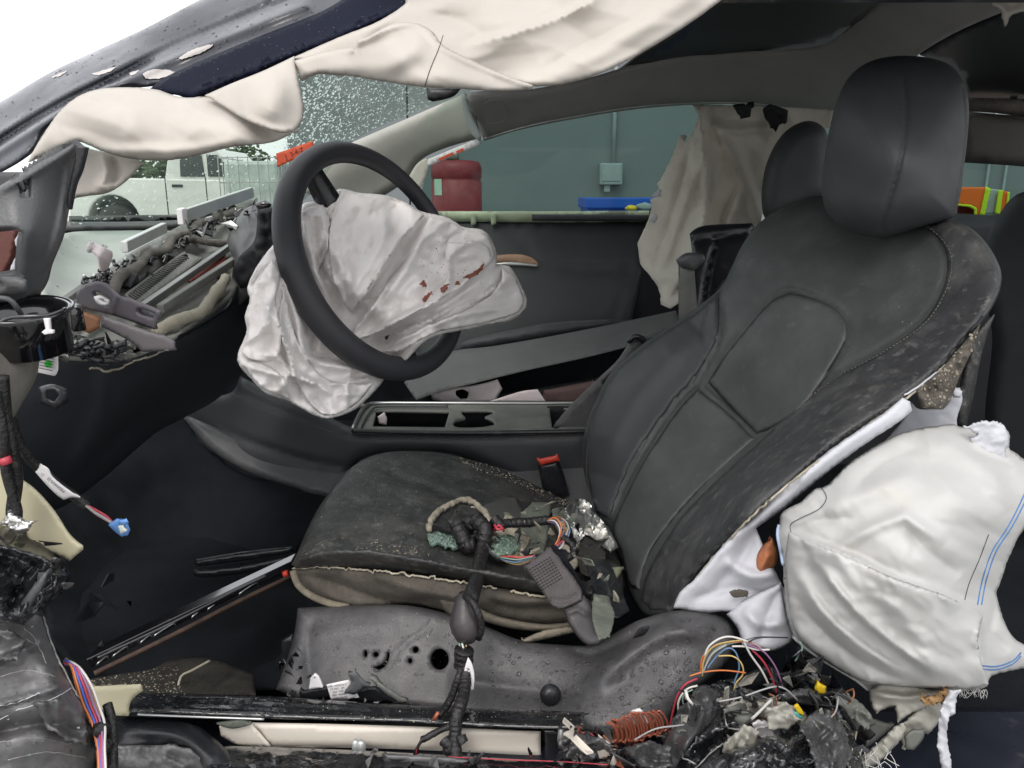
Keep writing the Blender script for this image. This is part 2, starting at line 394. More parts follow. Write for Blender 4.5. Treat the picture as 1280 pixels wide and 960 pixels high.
M['headliner'] = mat('headliner_cloth', (.34, .33, .32), .9, bump=.3, bs=900, var=.1, fuzz=.1)
M['pillar'] = mat('pillar_cloth', (.36, .36, .325), .9, bump=.3, bs=900, var=.08)
M['roofglass'] = mat('roof_glass', (.008, .009, .013), .45, bump=0, spec=.15, var=.2)
M['dark'] = mat('dark_plastic', (.012, .013, .016), .6, bump=.15, bs=300, spec=.3, var=.4, vs=6)
M['carpet'] = mat('dark_carpet', (.013, .015, .018), .95, bump=.8, bs=300, spec=.1, var=.5, vs=5)
M['plastic'] = mat('grey_plastic', (.085, .088, .092), .42, bump=.2, bs=400, dirt=[((.16, .15, .14), .5, .7, 20, .5)], rv=.1)
M['black_plastic'] = mat('black_plastic', (.016, .017, .020), .35, bump=.2, bs=250, dirt=[((.12, .12, .12), .55, .75, 30, .5)], rv=.12)
M['gloss'] = mat('gloss_black', (.008, .008, .010), .12, bump=0, coat=1, dirt=[((.1, .1, .1), .6, .75, 40, .4)])
M['cover'] = mat('seat_side_plastic', (.085, .083, .086), .42, bump=.3, bs=420, var=.2, vs=12, dirt=[((.025, .026, .03), .45, .62, 9, .6), ((.19, .18, .165), .58, .78, 14, .4), ((.4, .38, .34), .68, .72, 200, .5)], rv=.1)
M['paint'] = mat('black_car_paint', (.012, .014, .024), .34, bump=0, coat=.35, var=.2, dirt=[((.10, .10, .12), .60, .72, 26, .4)], rv=.1)
M['flange'] = mat('flange_paint', (.006, .008, .020), .55, spec=.08, bump=.05, dirt=[((.35, .36, .4), .72, .76, 200, .6)])
M['scrape'] = mat('scraped_primer', (.50, .47, .45), .6, bump=.4, bs=200)
M['wetmetal'] = mat('wet_black_metal', (.012, .013, .015), .16, bump=.5, bs=60, coat=.6, var=.5, vs=25, dirt=[((.16, .16, .16), .56, .7, 45, .5)], rv=.14)
M['crumple'] = mat('crumpled_panel', (.13, .128, .13), .42, metal=.2, bump=.3, bs=60, var=.5, vs=9, coat=.1, dirt=[((.32, .32, .31), .5, .62, 14, .6), ((.02, .02, .022), .5, .64, 5, .7), ((.22, .05, .03), .66, .74, 9, .6)], rv=.15)
M['cream'] = mat('curtain_fabric', (.58, .545, .495), .85, bump=.18, bs=1500, weave=True, var=.06, vs=9, dirt=[((.55, .47, .40), .56, .75, 14, .4)], spec=.2, trl=.12)
M['cream_far'] = mat('curtain_fabric_shade', (.84, .80, .73), .88, bump=.15, bs=1500, weave=True, var=.08, dirt=[((.40, .33, .27), .55, .75, 10, .4)], spec=.2, trl=.4)
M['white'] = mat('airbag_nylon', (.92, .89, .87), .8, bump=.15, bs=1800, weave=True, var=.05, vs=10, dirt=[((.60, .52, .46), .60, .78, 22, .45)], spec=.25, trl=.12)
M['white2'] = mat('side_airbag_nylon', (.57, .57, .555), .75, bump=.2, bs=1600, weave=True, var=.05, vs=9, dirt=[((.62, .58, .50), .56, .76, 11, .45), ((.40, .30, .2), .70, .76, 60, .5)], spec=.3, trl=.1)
M['felt'] = mat('white_felt', (.55, .56, .60), .9, bump=.3, bs=600, var=.05, dirt=[((.55, .53, .5), .6, .75, 30, .4)])
M['foam'] = mat('seat_foam', (.105, .092, .076), .9, bump=.7, bs=500, var=.3, vs=15, dirt=[((.04, .036, .03), .45, .65, 25, .6)])
M['foam_edge'] = mat('torn_foam_edge', (.42, .38, .30), .95, bump=.8, bs=400, var=.3, vs=60)
M['blood'] = mat('rust_stain', (.27, .085, .05), .7, bump=.1, var=.4, vs=80)
M['foil'] = mat('foil', (.88, .87, .85), .34, metal=1, bump=.08, bs=150, var=.08, vs=40)
M['wetsheet'] = mat('wet_sheet_metal', (.06, .06, .063), .22, bump=.25, bs=50, var=.5, vs=18, coat=.3, dirt=[((.2, .2, .2), .55, .66, 30, .4), ((.02, .02, .022), .5, .62, 16, .7)], rv=.14)
M['dull_edge'] = mat('dull_torn_edge', (.30, .30, .29), .5, metal=.3, bump=.3, var=.5, vs=90)
M['metal'] = mat('bare_metal', (.4, .4, .39), .35, metal=.9, bump=.15, bs=120, var=.2)
M['chrome'] = mat('satin_trim', (.45, .46, .46), .3, metal=.9, bump=.05)
M['alu'] = mat('alu_bracket', (.62, .64, .62), .35, metal=.6, bump=.1)
M['greyfoam'] = mat('grey_seal_foam', (.15, .145, .125), .95, bump=.6, bs=300, var=.3, vs=60)
M['duct'] = mat('grey_duct_plastic', (.15, .155, .14), .55, bump=.2, bs=100, var=.25, dirt=[((.28, .27, .24), .55, .7, 30, .5)])
M['bracket'] = mat('purple_grey_plastic', (.085, .078, .090), .5, bump=.15, bs=500, var=.1)
M['brown'] = mat('brown_clip', (.26, .12, .06), .5, bump=.2)
M['creamplastic'] = mat('cream_plastic', (.52, .48, .33), .5, bump=.1, bs=80, var=.1, dirt=[((.2, .17, .1), .62, .75, 20, .5)])
M['strip'] = mat('cream_strip', (.80, .74, .65), .6, bump=.05, var=.04, dirt=[((.5, .45, .38), .62, .75, 18, .4)])
M['red'] = mat('red_release', (.60, .055, .03), .4, bump=.1, bs=100)
M['copper'] = mat('copper_fins', (.36, .11, .065), .4, metal=.5, bump=.2, var=.3, vs=50)
M['webbing'] = mat('belt_webbing', (.075, .066, .068), .8, bump=.5, bs=500, weave=True, var=.2, vs=40)
M['beltcover'] = mat('belt_cover', (.065, .062, .064), .55, bump=.3, bs=300, var=.25, dirt=[((.2, .19, .17), .55, .7, 50, .5)])
M['tape'] = mat('harness_tape', (.013, .012, .013), .42, bump=1.0, bs=260, var=.5, vs=60, dirt=[((.16, .14, .12), .62, .72, 90, .6)])
M['orange'] = mat('orange_sticker', (.68, .09, .035), .6, bump=.1)
M['paper'] = mat('white_paper', (.78, .76, .77), .8, bump=.1, bs=200, var=.04)
M['pinkpaper'] = mat('pinkish_paper', (.74, .66, .66), .8, bump=.1, bs=200, var=.04)
M['ink'] = mat('ink', (.03, .03, .035), .8, bump=0, var=.1)
M['greydust'] = mat('green_grey_board', (.145, .16, .13), .8, bump=.4, bs=150, var=.3, vs=30, dirt=[((.28, .27, .2), .5, .7, 60, .5)])
M['crumb'] = mat('foam_crumbs', (.30, .27, .215), .95, bump=.5, bs=300, var=.4, vs=200)
M['glasscrumb'] = mat('green_glass_crumbs', (.22, .29, .25), .25, bump=.2, var=.4, vs=200)
M['drop'] = water('water_drops')
M['raindrop'] = water('raindrops_on_glass', .30, (.93, 1, .97))
M['windscreen'] = glass('windscreen_glass', (.80, .90, .84), haze=.20)
M['sideglass'] = glass('side_glass_tinted', (.33, .46, .42)); M['sideglass'].node_tree.nodes['Fresnel'].inputs[0].default_value = 1.2
M['sill'] = mat('painted_sill', (.42, .50, .34), .5, bump=.3, bs=60, var=.3, vs=12, dirt=[((.06, .07, .06), .52, .6, 8, .7)])
M['door'] = mat('far_door_vinyl', (.036, .042, .046), .5, bump=.2, bs=600, var=.15)
M['wood'] = mat('wood_trim', (.42, .26, .17), .4, bump=.1, var=.3, vs=20)
M['wall'] = mat('painted_block_wall', (.17, .19, .197), .85, bump=.3, bs=40, var=.08, vs=1.3, dirt=[((.22, .24, .24), .48, .70, .8, .35)])
M['ground'] = mat('wet_concrete', (.22, .22, .21), .5, bump=.3, bs=20, var=.3, vs=.8, rv=.25)
M['conduit'] = mat('painted_conduit', (.30, .34, .34), .6, bump=.1)
M['drum'] = mat('red_drum_plastic', (.28, .035, .045), .45, bump=.2, bs=20, var=.2, vs=6, dirt=[((.38, .16, .15), .55, .7, 9, .5)])
M['blue'] = mat('blue_plastic', (.01, .09, .48), .5, bump=.1, var=.1)
M['truck'] = mat('white_truck_paint', (.78, .78, .74), .3, bump=0, coat=.5, var=.04)
M['tyre'] = mat('tyre_rubber', (.03, .03, .03), .8, bump=.2, bs=30)
M['truckglass'] = mat('truck_glass', (.04, .05, .05), .1, bump=0)
M['leaf'] = mat('foliage', (.07, .11, .045), .7, bump=0, var=.5, vs=3, trl=.2)
M['bark'] = mat('bark', (.12, .09, .07), .9, bump=.5, bs=20)
M['hiviz'] = mat('orange_mesh', (.95, .17, .02), .8, bump=.2, bs=300, var=.08)
M['lime'] = mat('lime_trim', (.62, .85, .03), .7, bump=.1)
M['reflective'] = mat('reflective_band', (.42, .45, .47), .4, bump=.1)
M['maroon'] = mat('maroon_cloth', (.16, .02, .02), .9, bump=.2)
M['yellow'] = mat('yellow_plastic', (.75, .52, .02), .4, bump=.1)
M['teal'] = mat('teal_plastic', (.10, .42, .38), .4, bump=.1)
WIRE = {k: mat(k+'_wire', c, .35, bump=.05, var=.1) for k, c in dict(red=(.45, .045, .07), orange=(.60, .18, .05), yellow=(.58, .43, .16), white=(.62, .60, .57), blue=(.14, .25, .42), green=(.22, .34, .27), purple=(.28, .14, .28), pink=(.55, .30, .32), brown=(.22, .09, .04), grey=(.35, .35, .35), black=(.015, .015, .016), blue2=(.05, .12, .5)).items()}
# ================================================================== SETTING
g = box('ground', (0, 40, -.1), (260, 260, .2), M['ground'], bev=0, kind='structure')
bld = empty('garage_building', (4, 10, 0), 'long flat grey-green garage wall behind the car with a conduit running down it', 'building')
BX0, BX1 = -1.96, 14.0
for i in range(9):                       # painted wall sheets, joints recessed
    x0 = BX0+i*1.80+(0 if i == 0 else .008); x1 = min(BX1, BX0+(i+1)*1.80-.008)
    if i == 0: x1 = BX0+1.05
    if i == 1: x0 = BX0+1.062
    box('wall_panel', ((x0+x1)/2, 7.06, 2.9), (x1-x0, .12, 5.8), M['wall'], bld, bev=.008)
box('core_wall', ((BX0+BX1)/2, 10.1, 2.9), (BX1-BX0-.02, 5.9, 5.7), M['wall'], bld, bev=0)
box('roof', ((BX0+BX1)/2, 10, 5.9), (BX1-BX0+.4, 6.6, .2), M['wall'], bld, bev=.02)
cx = W(768, 170, 6.96)[0]
tube3('conduit_pipe', [(cx, 6.97, z) for z in np.linspace(1.28, 5.8, 12)], .018, M['conduit'], bld)
for z in (2.2, 3.4): box('pipe_strap', (cx, 6.975, z), (.09, .012, .03), M['conduit'], bld, bev=.002)
a = W(750, 204, 6.93); b = W(777, 231, 6.93)
jb = box('junction_box', ((a[0]+b[0])/2, 6.94, (a[2]+b[2])/2), (b[0]-a[0], .11, a[2]-b[2]), M['conduit'], bld, bev=.01)
box('box_cover', ((a[0]+b[0])/2, 6.882, (a[2]+b[2])/2+.01), ((b[0]-a[0])*.84, .01, (a[2]-b[2])*.78), M['conduit'], jb, bev=.004)
box('conduit_stub', ((a[0]+b[0])/2-.03, 6.94, b[2]-.03), (.05, .05, .06), M['conduit'], bld, bev=.005)
for px in (1236, 1258):
    x = W(px, 215, 6.96)[0]; tube3('wall_pipe', [(x, 6.97, z) for z in np.linspace(0, 5.8, 12)], .012, M['conduit'], bld)

# pickup truck beyond the yard
TY = 15.2
tr = empty('pickup_truck', (-6.6, TY+.9, 0), 'white pickup truck parked side-on in the yard, seen through the wet windscreen', 'truck')
def TX(px): return (px-640)*TY/960*1.02
def ext(name, prof, y0, y1, m, par, bev=.03, **kw):
    n = len(prof); V = [(x, y0, z) for x, z in prof]+[(x, y1, z) for x, z in prof]
    A = sum(prof[i][0]*prof[(i+1) % n][1]-prof[(i+1) % n][0]*prof[i][1] for i in range(n))
    f1 = list(range(n)) if A > 0 else list(range(n))[::-1]; fs = [f1, [i+n for i in f1[::-1]]]
    for i in range(n): j = (i+1) % n; q = [j, i, i+n, j+n]; fs.append(q if A > 0 else q[::-1])
    return mk(name, V, fs, m, par, False, bev=bev, **kw)
wcx, wr_ = TX(163), .50
arch = [(wcx+wr_*math.cos(t), .52+wr_*math.sin(t)) for t in np.linspace(math.pi, 0, 14)]
fx = wcx+3.5
arch2 = [(fx+wr_*math.cos(t), .52+wr_*math.sin(t)) for t in np.linspace(math.pi, 0, 14)]
ext('truck_body', [(wcx-1.3, .5)]+arch+arch2+[(fx+.9, .5), (fx+.95, 1.15), (fx-.9, 1.30), (wcx-1.35, 1.36), (wcx-1.38, .7)], TY, TY+1.9, M['truck'], tr)
ext('cab', [(TX(226), 1.30), (TX(232), 1.70), (TX(240), 1.84), (TX(262), 1.90), (TX(290), 1.88), (fx-.95, 1.30)], TY+.08, TY+1.82, M['truck'], tr)
ext('window', [(TX(246), 1.36), (TX(247), 1.66), (TX(253), 1.76), (TX(273), 1.77), (TX(275), 1.36)], TY+.06, TY+.10, M['truckglass'], tr, bev=0)
ext('window', [(TX(279), 1.36), (TX(279), 1.77), (TX(292), 1.76), (fx-1.1, 1.36)], TY+.06, TY+.10, M['truckglass'], tr, bev=0)
box('door_handle', (TX(243), TY-.01, 1.19), (.2, .03, .05), M['black_plastic'], tr)
for px in (229, 277): box('door_seam', (TX(px), TY-.002, .95), (.018, .006, .8), M['black_plastic'], tr, bev=0)
RY = Matrix.Rotation(math.pi/2, 3, 'X')
for x in (wcx, fx):
    for y in (TY+.05, TY+1.60):
        wl = lathe('wheel', (x, y+.25, .41), [(.22, 0), (.38, 0), (.42, .04), (.42, .21), (.38, .25), (.22, .25)], M['tyre'], tr, M=RY)
        lathe('hubcap', (x, y+.02, .41), [(.05, .0), (.2, .02), (.22, .04)], M['alu'], wl, M=RY)
ext('wheel_well', [(wcx-.48, .3), (wcx-.48, .9), (wcx+.48, .9), (wcx+.48, .3)], TY+.3, TY+1.6, M['dark'], tr, bev=0)

# caged liquid tank
ib = empty('ibc_tank', (W(308, 230, 11)[0], 11.5, 0), 'caged pale plastic liquid tank standing in front of the truck', 'tank')
a0 = W(272, 195, 11); a1 = W(347, 195, 11); zt = a0[2]
box('inner_tank', ((a0[0]+a1[0])/2, 11.5, zt/2+.04), (a1[0]-a0[0]-.06, .86, zt-.2), mat('milky_plastic', (.55, .62, .58), .4, bump=0), ib, bev=.05)
for i in range(7):
    x = a0[0]+(a1[0]-a0[0])*i/6; box('cage_bar', (x, 10.99, zt/2+.07), (.011, .011, zt-.14), M['metal'], ib, bev=0)
for i in range(5):
    z = .18+(zt-.2)*i/4; box('cage_bar', ((a0[0]+a1[0])/2, 10.97, z), (a1[0]-a0[0], .011, .011), M['metal'], ib, bev=0)
for x in (a0[0], a1[0]):
    for y in np.linspace(11.15, 12, 5): box('cage_bar', (x, y, zt/2+.07), (.011, .011, zt-.14), M['metal'], ib, bev=0)
    for i in range(5): box('cage_bar', (x, 11.5, .18+(zt-.2)*i/4), (.018, 1.0, .018), M['metal'], ib, bev=0)
box('pallet_base', ((a0[0]+a1[0])/2, 11.5, .06), (a1[0]-a0[0]+.02, 1.02, .12), M['dark'], ib)

# trees beyond
def tree(x, y, h, lab):
    t = empty('tree', (x, y, 0), lab, 'tree', 'trees beyond the yard')
    tube3('trunk', [(x, y, 0), (x+.1, y, h*.3), (x-.1, y+.1, h*.6)], [.16, .12, .06], M['bark'], t)
    V = []; fs = []
    for k in range(1500):
        c = RNG.integers(0, 7); cr2 = np.random.default_rng(int(c)+int(x*10) % 97+100).normal(0, .5, 3)*(h*.28, h*.28, h*.2)+(x, y, h*.62)
        p = cr2+RNG.normal(0, h*.11, 3); s = .16; d = RNG.normal(0, 1, 3); d /= np.linalg.norm(d); u = np.cross(d, RNG.normal(0, 1, 3)); u /= np.linalg.norm(u); v = np.cross(d, u); b = len(V)
        V += [p-u*s, p+v*s*.5, p+u*s, p-v*s*.5]; fs.append([b, b+1, b+2, b+3])
    mk('crown', V, fs, M['leaf'], t, False)
tree(-13.2, 31, 2.9, 'small round tree on the left beyond the truck bed')
tree(-15.4, 33, 3.1, 'leftmost low tree beyond the truck bed')
tree(-11.6, 34, 3.3, 'tall tree right behind the truck cab')
tree(-9.6, 38, 3.3, 'tree behind the caged liquid tank')

# red tank
dx0 = W(536, 230, 5.5)[0]; dx1 = W(601, 230, 5.5)[0]; dz = W(560, 199, 5.5)[2]; R_ = (dx1-dx0)/2; cxd = (dx0+dx1)/2
dr = empty('red_drum', (cxd, 5.5+R_, 0), 'dull red plastic drum with a pale label, standing against the wall outside', 'drum')
prof = [(R_*.9, 0), (R_, .03), (R_, dz*.3), (R_*.97, dz*.31), (R_*.97, dz*.33), (R_, dz*.34), (R_, dz*.62), (R_*.97, dz*.63), (R_*.97, dz*.65), (R_, dz*.66), (R_, dz*.88), (R_*.96, dz*.885), (R_*.96, dz*.90), (R_, dz*.905), (R_, dz-.05), (R_*.9, dz-.01), (R_*.5, dz)]
lathe('drum_body', (cxd, 5.5+R_, 0), prof, M['drum'], dr, n=40)
lathe('drum_cap', (cxd-.02, 5.5+R_*.7, dz), [(.045, 0), (.045, .035), (.035, .04)], M['greydust'], dr, n=16)
lx = (W(541, 235, 5.5)[0]+W(552, 235, 5.5)[0])/2; la = math.asin(max(-1, min(1, (lx-cxd)/R_)))
V = []; n = 6
za, zb = W(545, 224, 5.6)[2], W(545, 244, 5.6)[2]
for z in (zb, za):
    for k in range(n): a_ = la+(k/(n-1)-.5)*.42; V.append((cxd+(R_+.002)*math.sin(a_), 5.5+R_-(R_+.002)*math.cos(a_), z))
mk('drum_label', V, [[k, k+1, n+k+1, n+k] for k in range(n-1)], mat('pale_green_label', (.5, .65, .52), .7, bump=0), dr, False)
# blue bin
a = W(732, 247, 4.4); b = W(832, 247, 4.4)
bb = empty('blue_bin', ((a[0]+b[0])/2, 4.65, 0), 'bright blue plastic bin outside the far window, with rags on its rim', 'bin')
box('bin_body', ((a[0]+b[0])/2, 4.65, a[2]/2-.02), (b[0]-a[0]-.03, .46, a[2]-.04), M['blue'], bb, bev=.004)
box('bin_rim', ((a[0]+b[0])/2, 4.65, a[2]-.03), (b[0]-a[0], .5, .06), M['blue'], bb, bev=.008)
def rag(px, py, Y, r, m, lab):
    c = W(px, py, Y); V = []; fs = []; n = 14
    for i in range(8):
        for k in range(n):
            th = math.pi*i/7; ph = 2*math.pi*k/n; rr = r*(1+.5*(vn(i*1.3+px, k*1.1, 3)-.5)); V.append((c[0]+rr*1.6*math.sin(th)*math.cos(ph), c[1]+rr*math.sin(th)*math.sin(ph), c[2]+rr*.7*math.cos(th)))
    for i in range(7):
        for k in range(n): fs.append([i*n+k, (i+1)*n+k, (i+1)*n+(k+1) % n, i*n+(k+1) % n])
    mk('rag', V, fs, m, None, True, lab=lab, cat='rag', sub=1)
rag(806, 258, 4.35, .03, M['conduit'], 'pale crumpled rag lying at the blue bin, right of the yellow one')
rag(789, 260, 4.35, .022, M['yellow'], 'small yellow rag lying by the blue bin')

# safety vest behind the rear side window
VY = 2.75
vs_ = empty('safety_vest', tuple(W(1215, 268, VY)), 'orange safety vest with lime trim hanging behind the rear side window', 'vest')
patch('front_panel', [(1190, 234), (1233, 234), (1237, 236), (1232, 268), (1220, 270), (1219, 261), (1212, 257), (1195, 256), (1185, 254)], [(1200, 240, VY)], M['hiviz'], vs_, s=3, thick=.004)
patch('lime_trim', [(1233, 233), (1239, 236), (1231, 269), (1225, 269)], [(1200, 240, VY-.006)], M['lime'], vs_, s=3, thick=.004, sm=False)
patch('lime_trim', [(1194, 254.5), (1214, 256), (1221, 260), (1221, 270), (1218, 270), (1218, 262), (1212, 259), (1194, 257)], [(1200, 240, VY-.005)], M['lime'], vs_, s=3, thick=.003, sm=False)
patch('front_panel', [(1251, 238), (1262, 240), (1259, 267), (1245, 268)], [(1200, 240, VY)], M['hiviz'], vs_, s=3, thick=.004, sm=False)
patch('lime_trim', [(1249, 237), (1254, 238), (1250, 268), (1244, 267)], [(1200, 240, VY-.006)], M['lime'], vs_, s=3, thick=.004, sm=False)
patch('lime_trim', [(1260, 240), (1262.5, 240), (1260, 267), (1257, 267)], [(1200, 240, VY-.006)], M['lime'], vs_, s=3, thick=.004, sm=False)
patch('reflective_band', [(1239, 236), (1249, 237), (1244, 268), (1231, 268)], [(1200, 240, VY+.01)], M['reflective'], vs_, s=3, thick=.004, sm=False)
patch('shirt', [(1199, 257), (1212, 258), (1218, 261), (1218, 274), (1197, 272)], [(1200, 240, VY+.02)], M['maroon'], vs_, s=3, thick=.01)
# ================================================================== THE CAR
car = empty('wrecked_car', (.3, 1.4, 0), 'wrecked black car with its driver door torn away and front cabin exposed', 'car')
# enclosing shell
box('floor_pan', (.3, 1.45, .30), (2.9, 1.7, .04), M['carpet'], car, bev=0)
box('firewall', (-1.15, 1.5, .62), (.04, 1.6, .62), M['carpet'], car, bev=0)
box('rear_bulkhead', (1.95, 1.5, .65), (.05, 1.7, .75), M['carpet'], car, bev=0)
ext('roof_panel', [(-.15, 1.33), (.4, 1.395), (1.6, 1.40), (1.6, 1.42), (.4, 1.42), (-.15, 1.355)], .86, 2.2, M['roofglass'], car, bev=.004)
box('far_rocker', (.3, 2.40, .55), (2.9, .08, .62), M['carpet'], car, bev=0)

# --- far side: header, pillar, door
WSG = [(88, 282), (88, 150), (250, 120), (378, 60), (480, 60), (600, 95), (585, 118), (520, 140), (440, 178), (380, 250), (300, 278)]
wsf = [(88, 282, 1.75), (88, 150, 1.35), (378, 60, 1.55), (600, 95, 2.10), (440, 178, 2.12), (300, 278, 2.1), (230, 200, 1.7)]
ws = patch('windscreen', WSG, wsf, M['windscreen'], car, s=12, thick=0)
scatter('raindrops', ws, 2600, .0009, .0042, M['raindrop'], ws, region=[(365, 85), (580, 108), (430, 192), (352, 200)], flat=.4)
scatter('raindrops', ws, 420, .001, .0035, M['raindrop'], ws, region=[(90, 200), (365, 160), (350, 215), (310, 262), (90, 282)], flat=.4)
patch('wiper_cowl', [(86, 270), (160, 269), (236, 268), (240, 276), (86, 278)], [(86, 272, 1.82), (240, 270, 1.95)], M['gloss'], car, s=4, thick=.03)
INFOc = None
patch('windscreen_seal', [(80, 277), (160, 277), (250, 274), (250, 283), (160, 289), (78, 291)], [(86, 280, 1.70), (240, 280, 1.85)], M['plastic'], car, s=4, r=.012, thick=.02)
# far A pillar trim and roof header
patch('a_pillar_trim', [(400, 196), (440, 178), (500, 152), (560, 126), (582, 116), (590, 130), (602, 172), (560, 184), (532, 196), (520, 208), (500, 232), (440, 260), (380, 240)],
      [(430, 190, 2.2), (585, 120, 2.12), (600, 170, 2.12), (520, 205, 2.2), (500, 160, 2.17)], M['pillar'], car, s=6, r=.02, thick=.02, folds=[([(420, 215), (520, 170), (600, 140)], .012, 26, 'r', 1)])
hd = patch('roof_header_trim', [(584, 117), (600, 114), (660, 112), (740, 96), (800, 78), (862, 67), (960, 63), (1022, 58), (1050, 45), (1085, 15), (1110, -12), (1300, -12), (1300, 0), (1262, 12), (1200, 38), (1150, 67), (1100, 105), (1062, 140), (960, 134), (900, 130), (800, 136), (700, 152), (640, 165), (605, 176), (596, 155), (583, 130)],
      [(590, 140, 2.10), (700, 130, 2.12), (800, 110, 2.13), (900, 100, 2.12), (1040, 100, 2.05), (1110, 0, 1.5), (1280, 0, 1.3), (1150, 60, 1.55), (960, 66, 2.0)], M['headliner'], car, s=7, r=.02, thick=.02)
seam('weatherstrip', hd, [(606, 173), (650, 160), (700, 149), (800, 133), (900, 128), (960, 131)], .0022, M['alu'], hd, off=.004)
# round speaker grille mark
t_ = np.linspace(0, 2*math.pi, 30); seam('tweeter_ring', hd, [(618+17*math.cos(a), 140+15*math.sin(a)) for a in t_], .0014, M['pillar'], hd, off=.001)
patch('pillar_joint', [(577, 122), (583, 117), (588, 140), (602, 170), (599, 176), (590, 168), (580, 142)], [(580, 120, 2.07), (600, 170, 2.07)], M['conduit'], car, s=4, thick=.006)
patch('rear_view_mirror', [(533, 110), (576, 111), (566, 121), (541, 127), (534, 123)], [(540, 115, 1.62), (570, 115, 1.64)], M['black_plastic'], car, s=4, r=.006, thick=.03)
patch('pillar_foot_trim', [(505, 232), (520, 206), (532, 198), (536, 205), (528, 230), (522, 245)], [(520, 210, 2.14)], M['cream_far'], car, s=4, thick=.01)
st_ = patch('pillar_sticker', [(535, 199), (590, 176), (600, 177), (602, 180), (540, 206), (534, 207)], [(535, 200, 2.09), (600, 178, 2.09)], M['paper'], car, s=4, thick=.002, sm=False)
for i, (x, y) in enumerate([(553, 196), (562, 192), (575, 187)]): patch('sticker_mark', [(x-5, y+2), (x+4, y-2), (x+5, y+1), (x-4, y+5)], [(x, y, 2.086)], M['orange'], st_, s=4, thick=.0, sm=False)
# roof glass and dark rear glass
patch('roof_glass', [(760, 100), (800, 70), (850, 40), (900, -12), (1115, -12), (1075, 25), (1045, 50), (1015, 61), (940, 68), (862, 70), (800, 82)], [(800, 80, 2.05), (900, 0, 1.35), (1100, 0, 1.42), (1030, 55, 1.98)], M['roofglass'], car, s=9, thick=.006)
patch('rear_roof_glass', [(1300, 0), (1262, 14), (1200, 40), (1150, 69), (1195, 88), (1210, 125), (1300, 130)], [(1150, 69, 1.7), (1300, 10, 1.4), (1300, 130, 2.3), (1210, 120, 2.25)], M['roofglass'], car, s=9, thick=.006)
patch('rear_liner_rag', [(1205, 122), (1300, 124), (1300, 150), (1250, 142), (1205, 139)], [(1205, 122, 2.2), (1300, 130, 2.2)], M['foam'], car, s=5, r=.02, thick=.02, wr=[(.01, 14, 0, 2, 'f')])
patch('rear_pillar_trim', [(1200, 138), (1250, 143), (1300, 146), (1300, 210), (1250, 206), (1200, 203)], [(1205, 160, 2.25), (1300, 160, 2.2)], mat('rear_trim', (.085, .08, .072), .85, bump=.2, bs=500), car, s=8, r=.03, thick=.02)
patch('rear_side_window', [(1190, 200), (1310, 205), (1310, 275), (1190, 272)], [(1200, 230, 2.38)], M['sideglass'], car, s=20, thick=0, sm=False)
patch('rear_door_panel', [(1180, 269), (1240, 269), (1262, 264), (1310, 262), (1310, 900), (1000, 900), (1000, 500), (1150, 300)], [(1200, 270, 2.35), (1300, 270, 2.3), (1200, 600, 1.9), (1300, 900, 1.5), (1000, 500, 2.0)], M['dark'], car, s=14, r=.02, thick=.02, wr=[(.06, 120, 60, 2, 'f')])
patch('rear_seat_back', [(1262, 250), (1310, 235), (1310, 700), (1235, 560), (1240, 420), (1225, 330)], [(1270, 260, 1.75), (1310, 300, 1.65), (1240, 500, 1.6), (1310, 700, 1.4)], M['leather_clean'], car, s=10, r=.03, thick=.05)
# far door
sg = patch('passenger_window', [(520, 268), (535, 205), (604, 174), (640, 163), (740, 141), (820, 132), (900, 130), (1062, 136), (1040, 268)], [(600, 200, 2.34)], M['sideglass'], car, s=20, thick=0)
fd = patch('passenger_door', [(540, 275), (640, 276), (760, 277), (812, 277), (806, 330), (790, 400), (780, 470), (640, 480), (520, 460), (500, 300)], [(560, 280, 2.28), (800, 280, 2.28), (560, 430, 2.18), (790, 430, 2.18)], M['door'], car, s=8, r=.015, thick=.04,
      folds=[([(640, 333), (760, 337), (802, 333)], .010, 3, 'v', 1), ([(640, 290), (655, 310), (672, 333)], .006, 3, 'v', 1), ([(785, 337), (778, 370), (762, 404)], .008, 3, 'v', 1)])
ds = patch('door_sill_top', [(546, 264), (600, 264), (700, 264), (822, 263), (822, 277), (700, 278), (546, 277)], [(560, 270, 2.27), (820, 270, 2.27)], M['sill'], fd, s=5, r=.008, thick=.03)
patch('door_sill_groove', [(665, 268), (760, 268), (822, 269), (822, 277), (665, 276)], [(560, 270, 2.258), (820, 270, 2.258)], M['door'], fd, s=5, r=.003, thick=.01)
for x in (592, 617): patch('sill_clip', [(x-4, 267), (x+3, 267), (x+3, 280), (x-3, 282)], [(x, 270, 2.255)], M['sill'], fd, s=3, thick=.008, sm=False)
patch('door_wood_trim', [(618, 319), (650, 318), (668, 324), (674, 332), (640, 330), (620, 329)], [(640, 320, 2.245)], M['wood'], fd, s=4, r=.004, thick=.01)
patch('door_wood_trim_edge', [(620, 329), (642, 327.5), (672, 331), (672, 333.5), (640, 332), (620, 331.5)], [(640, 320, 2.24)], M['alu'], fd, s=3, thick=.004)
patch('b_pillar_far', [(812, 262), (842, 262), (860, 420), (790, 420), (776, 404), (800, 330)], [(830, 270, 2.3), (800, 400, 2.2)], M['dark'], car, s=7, thick=.04)
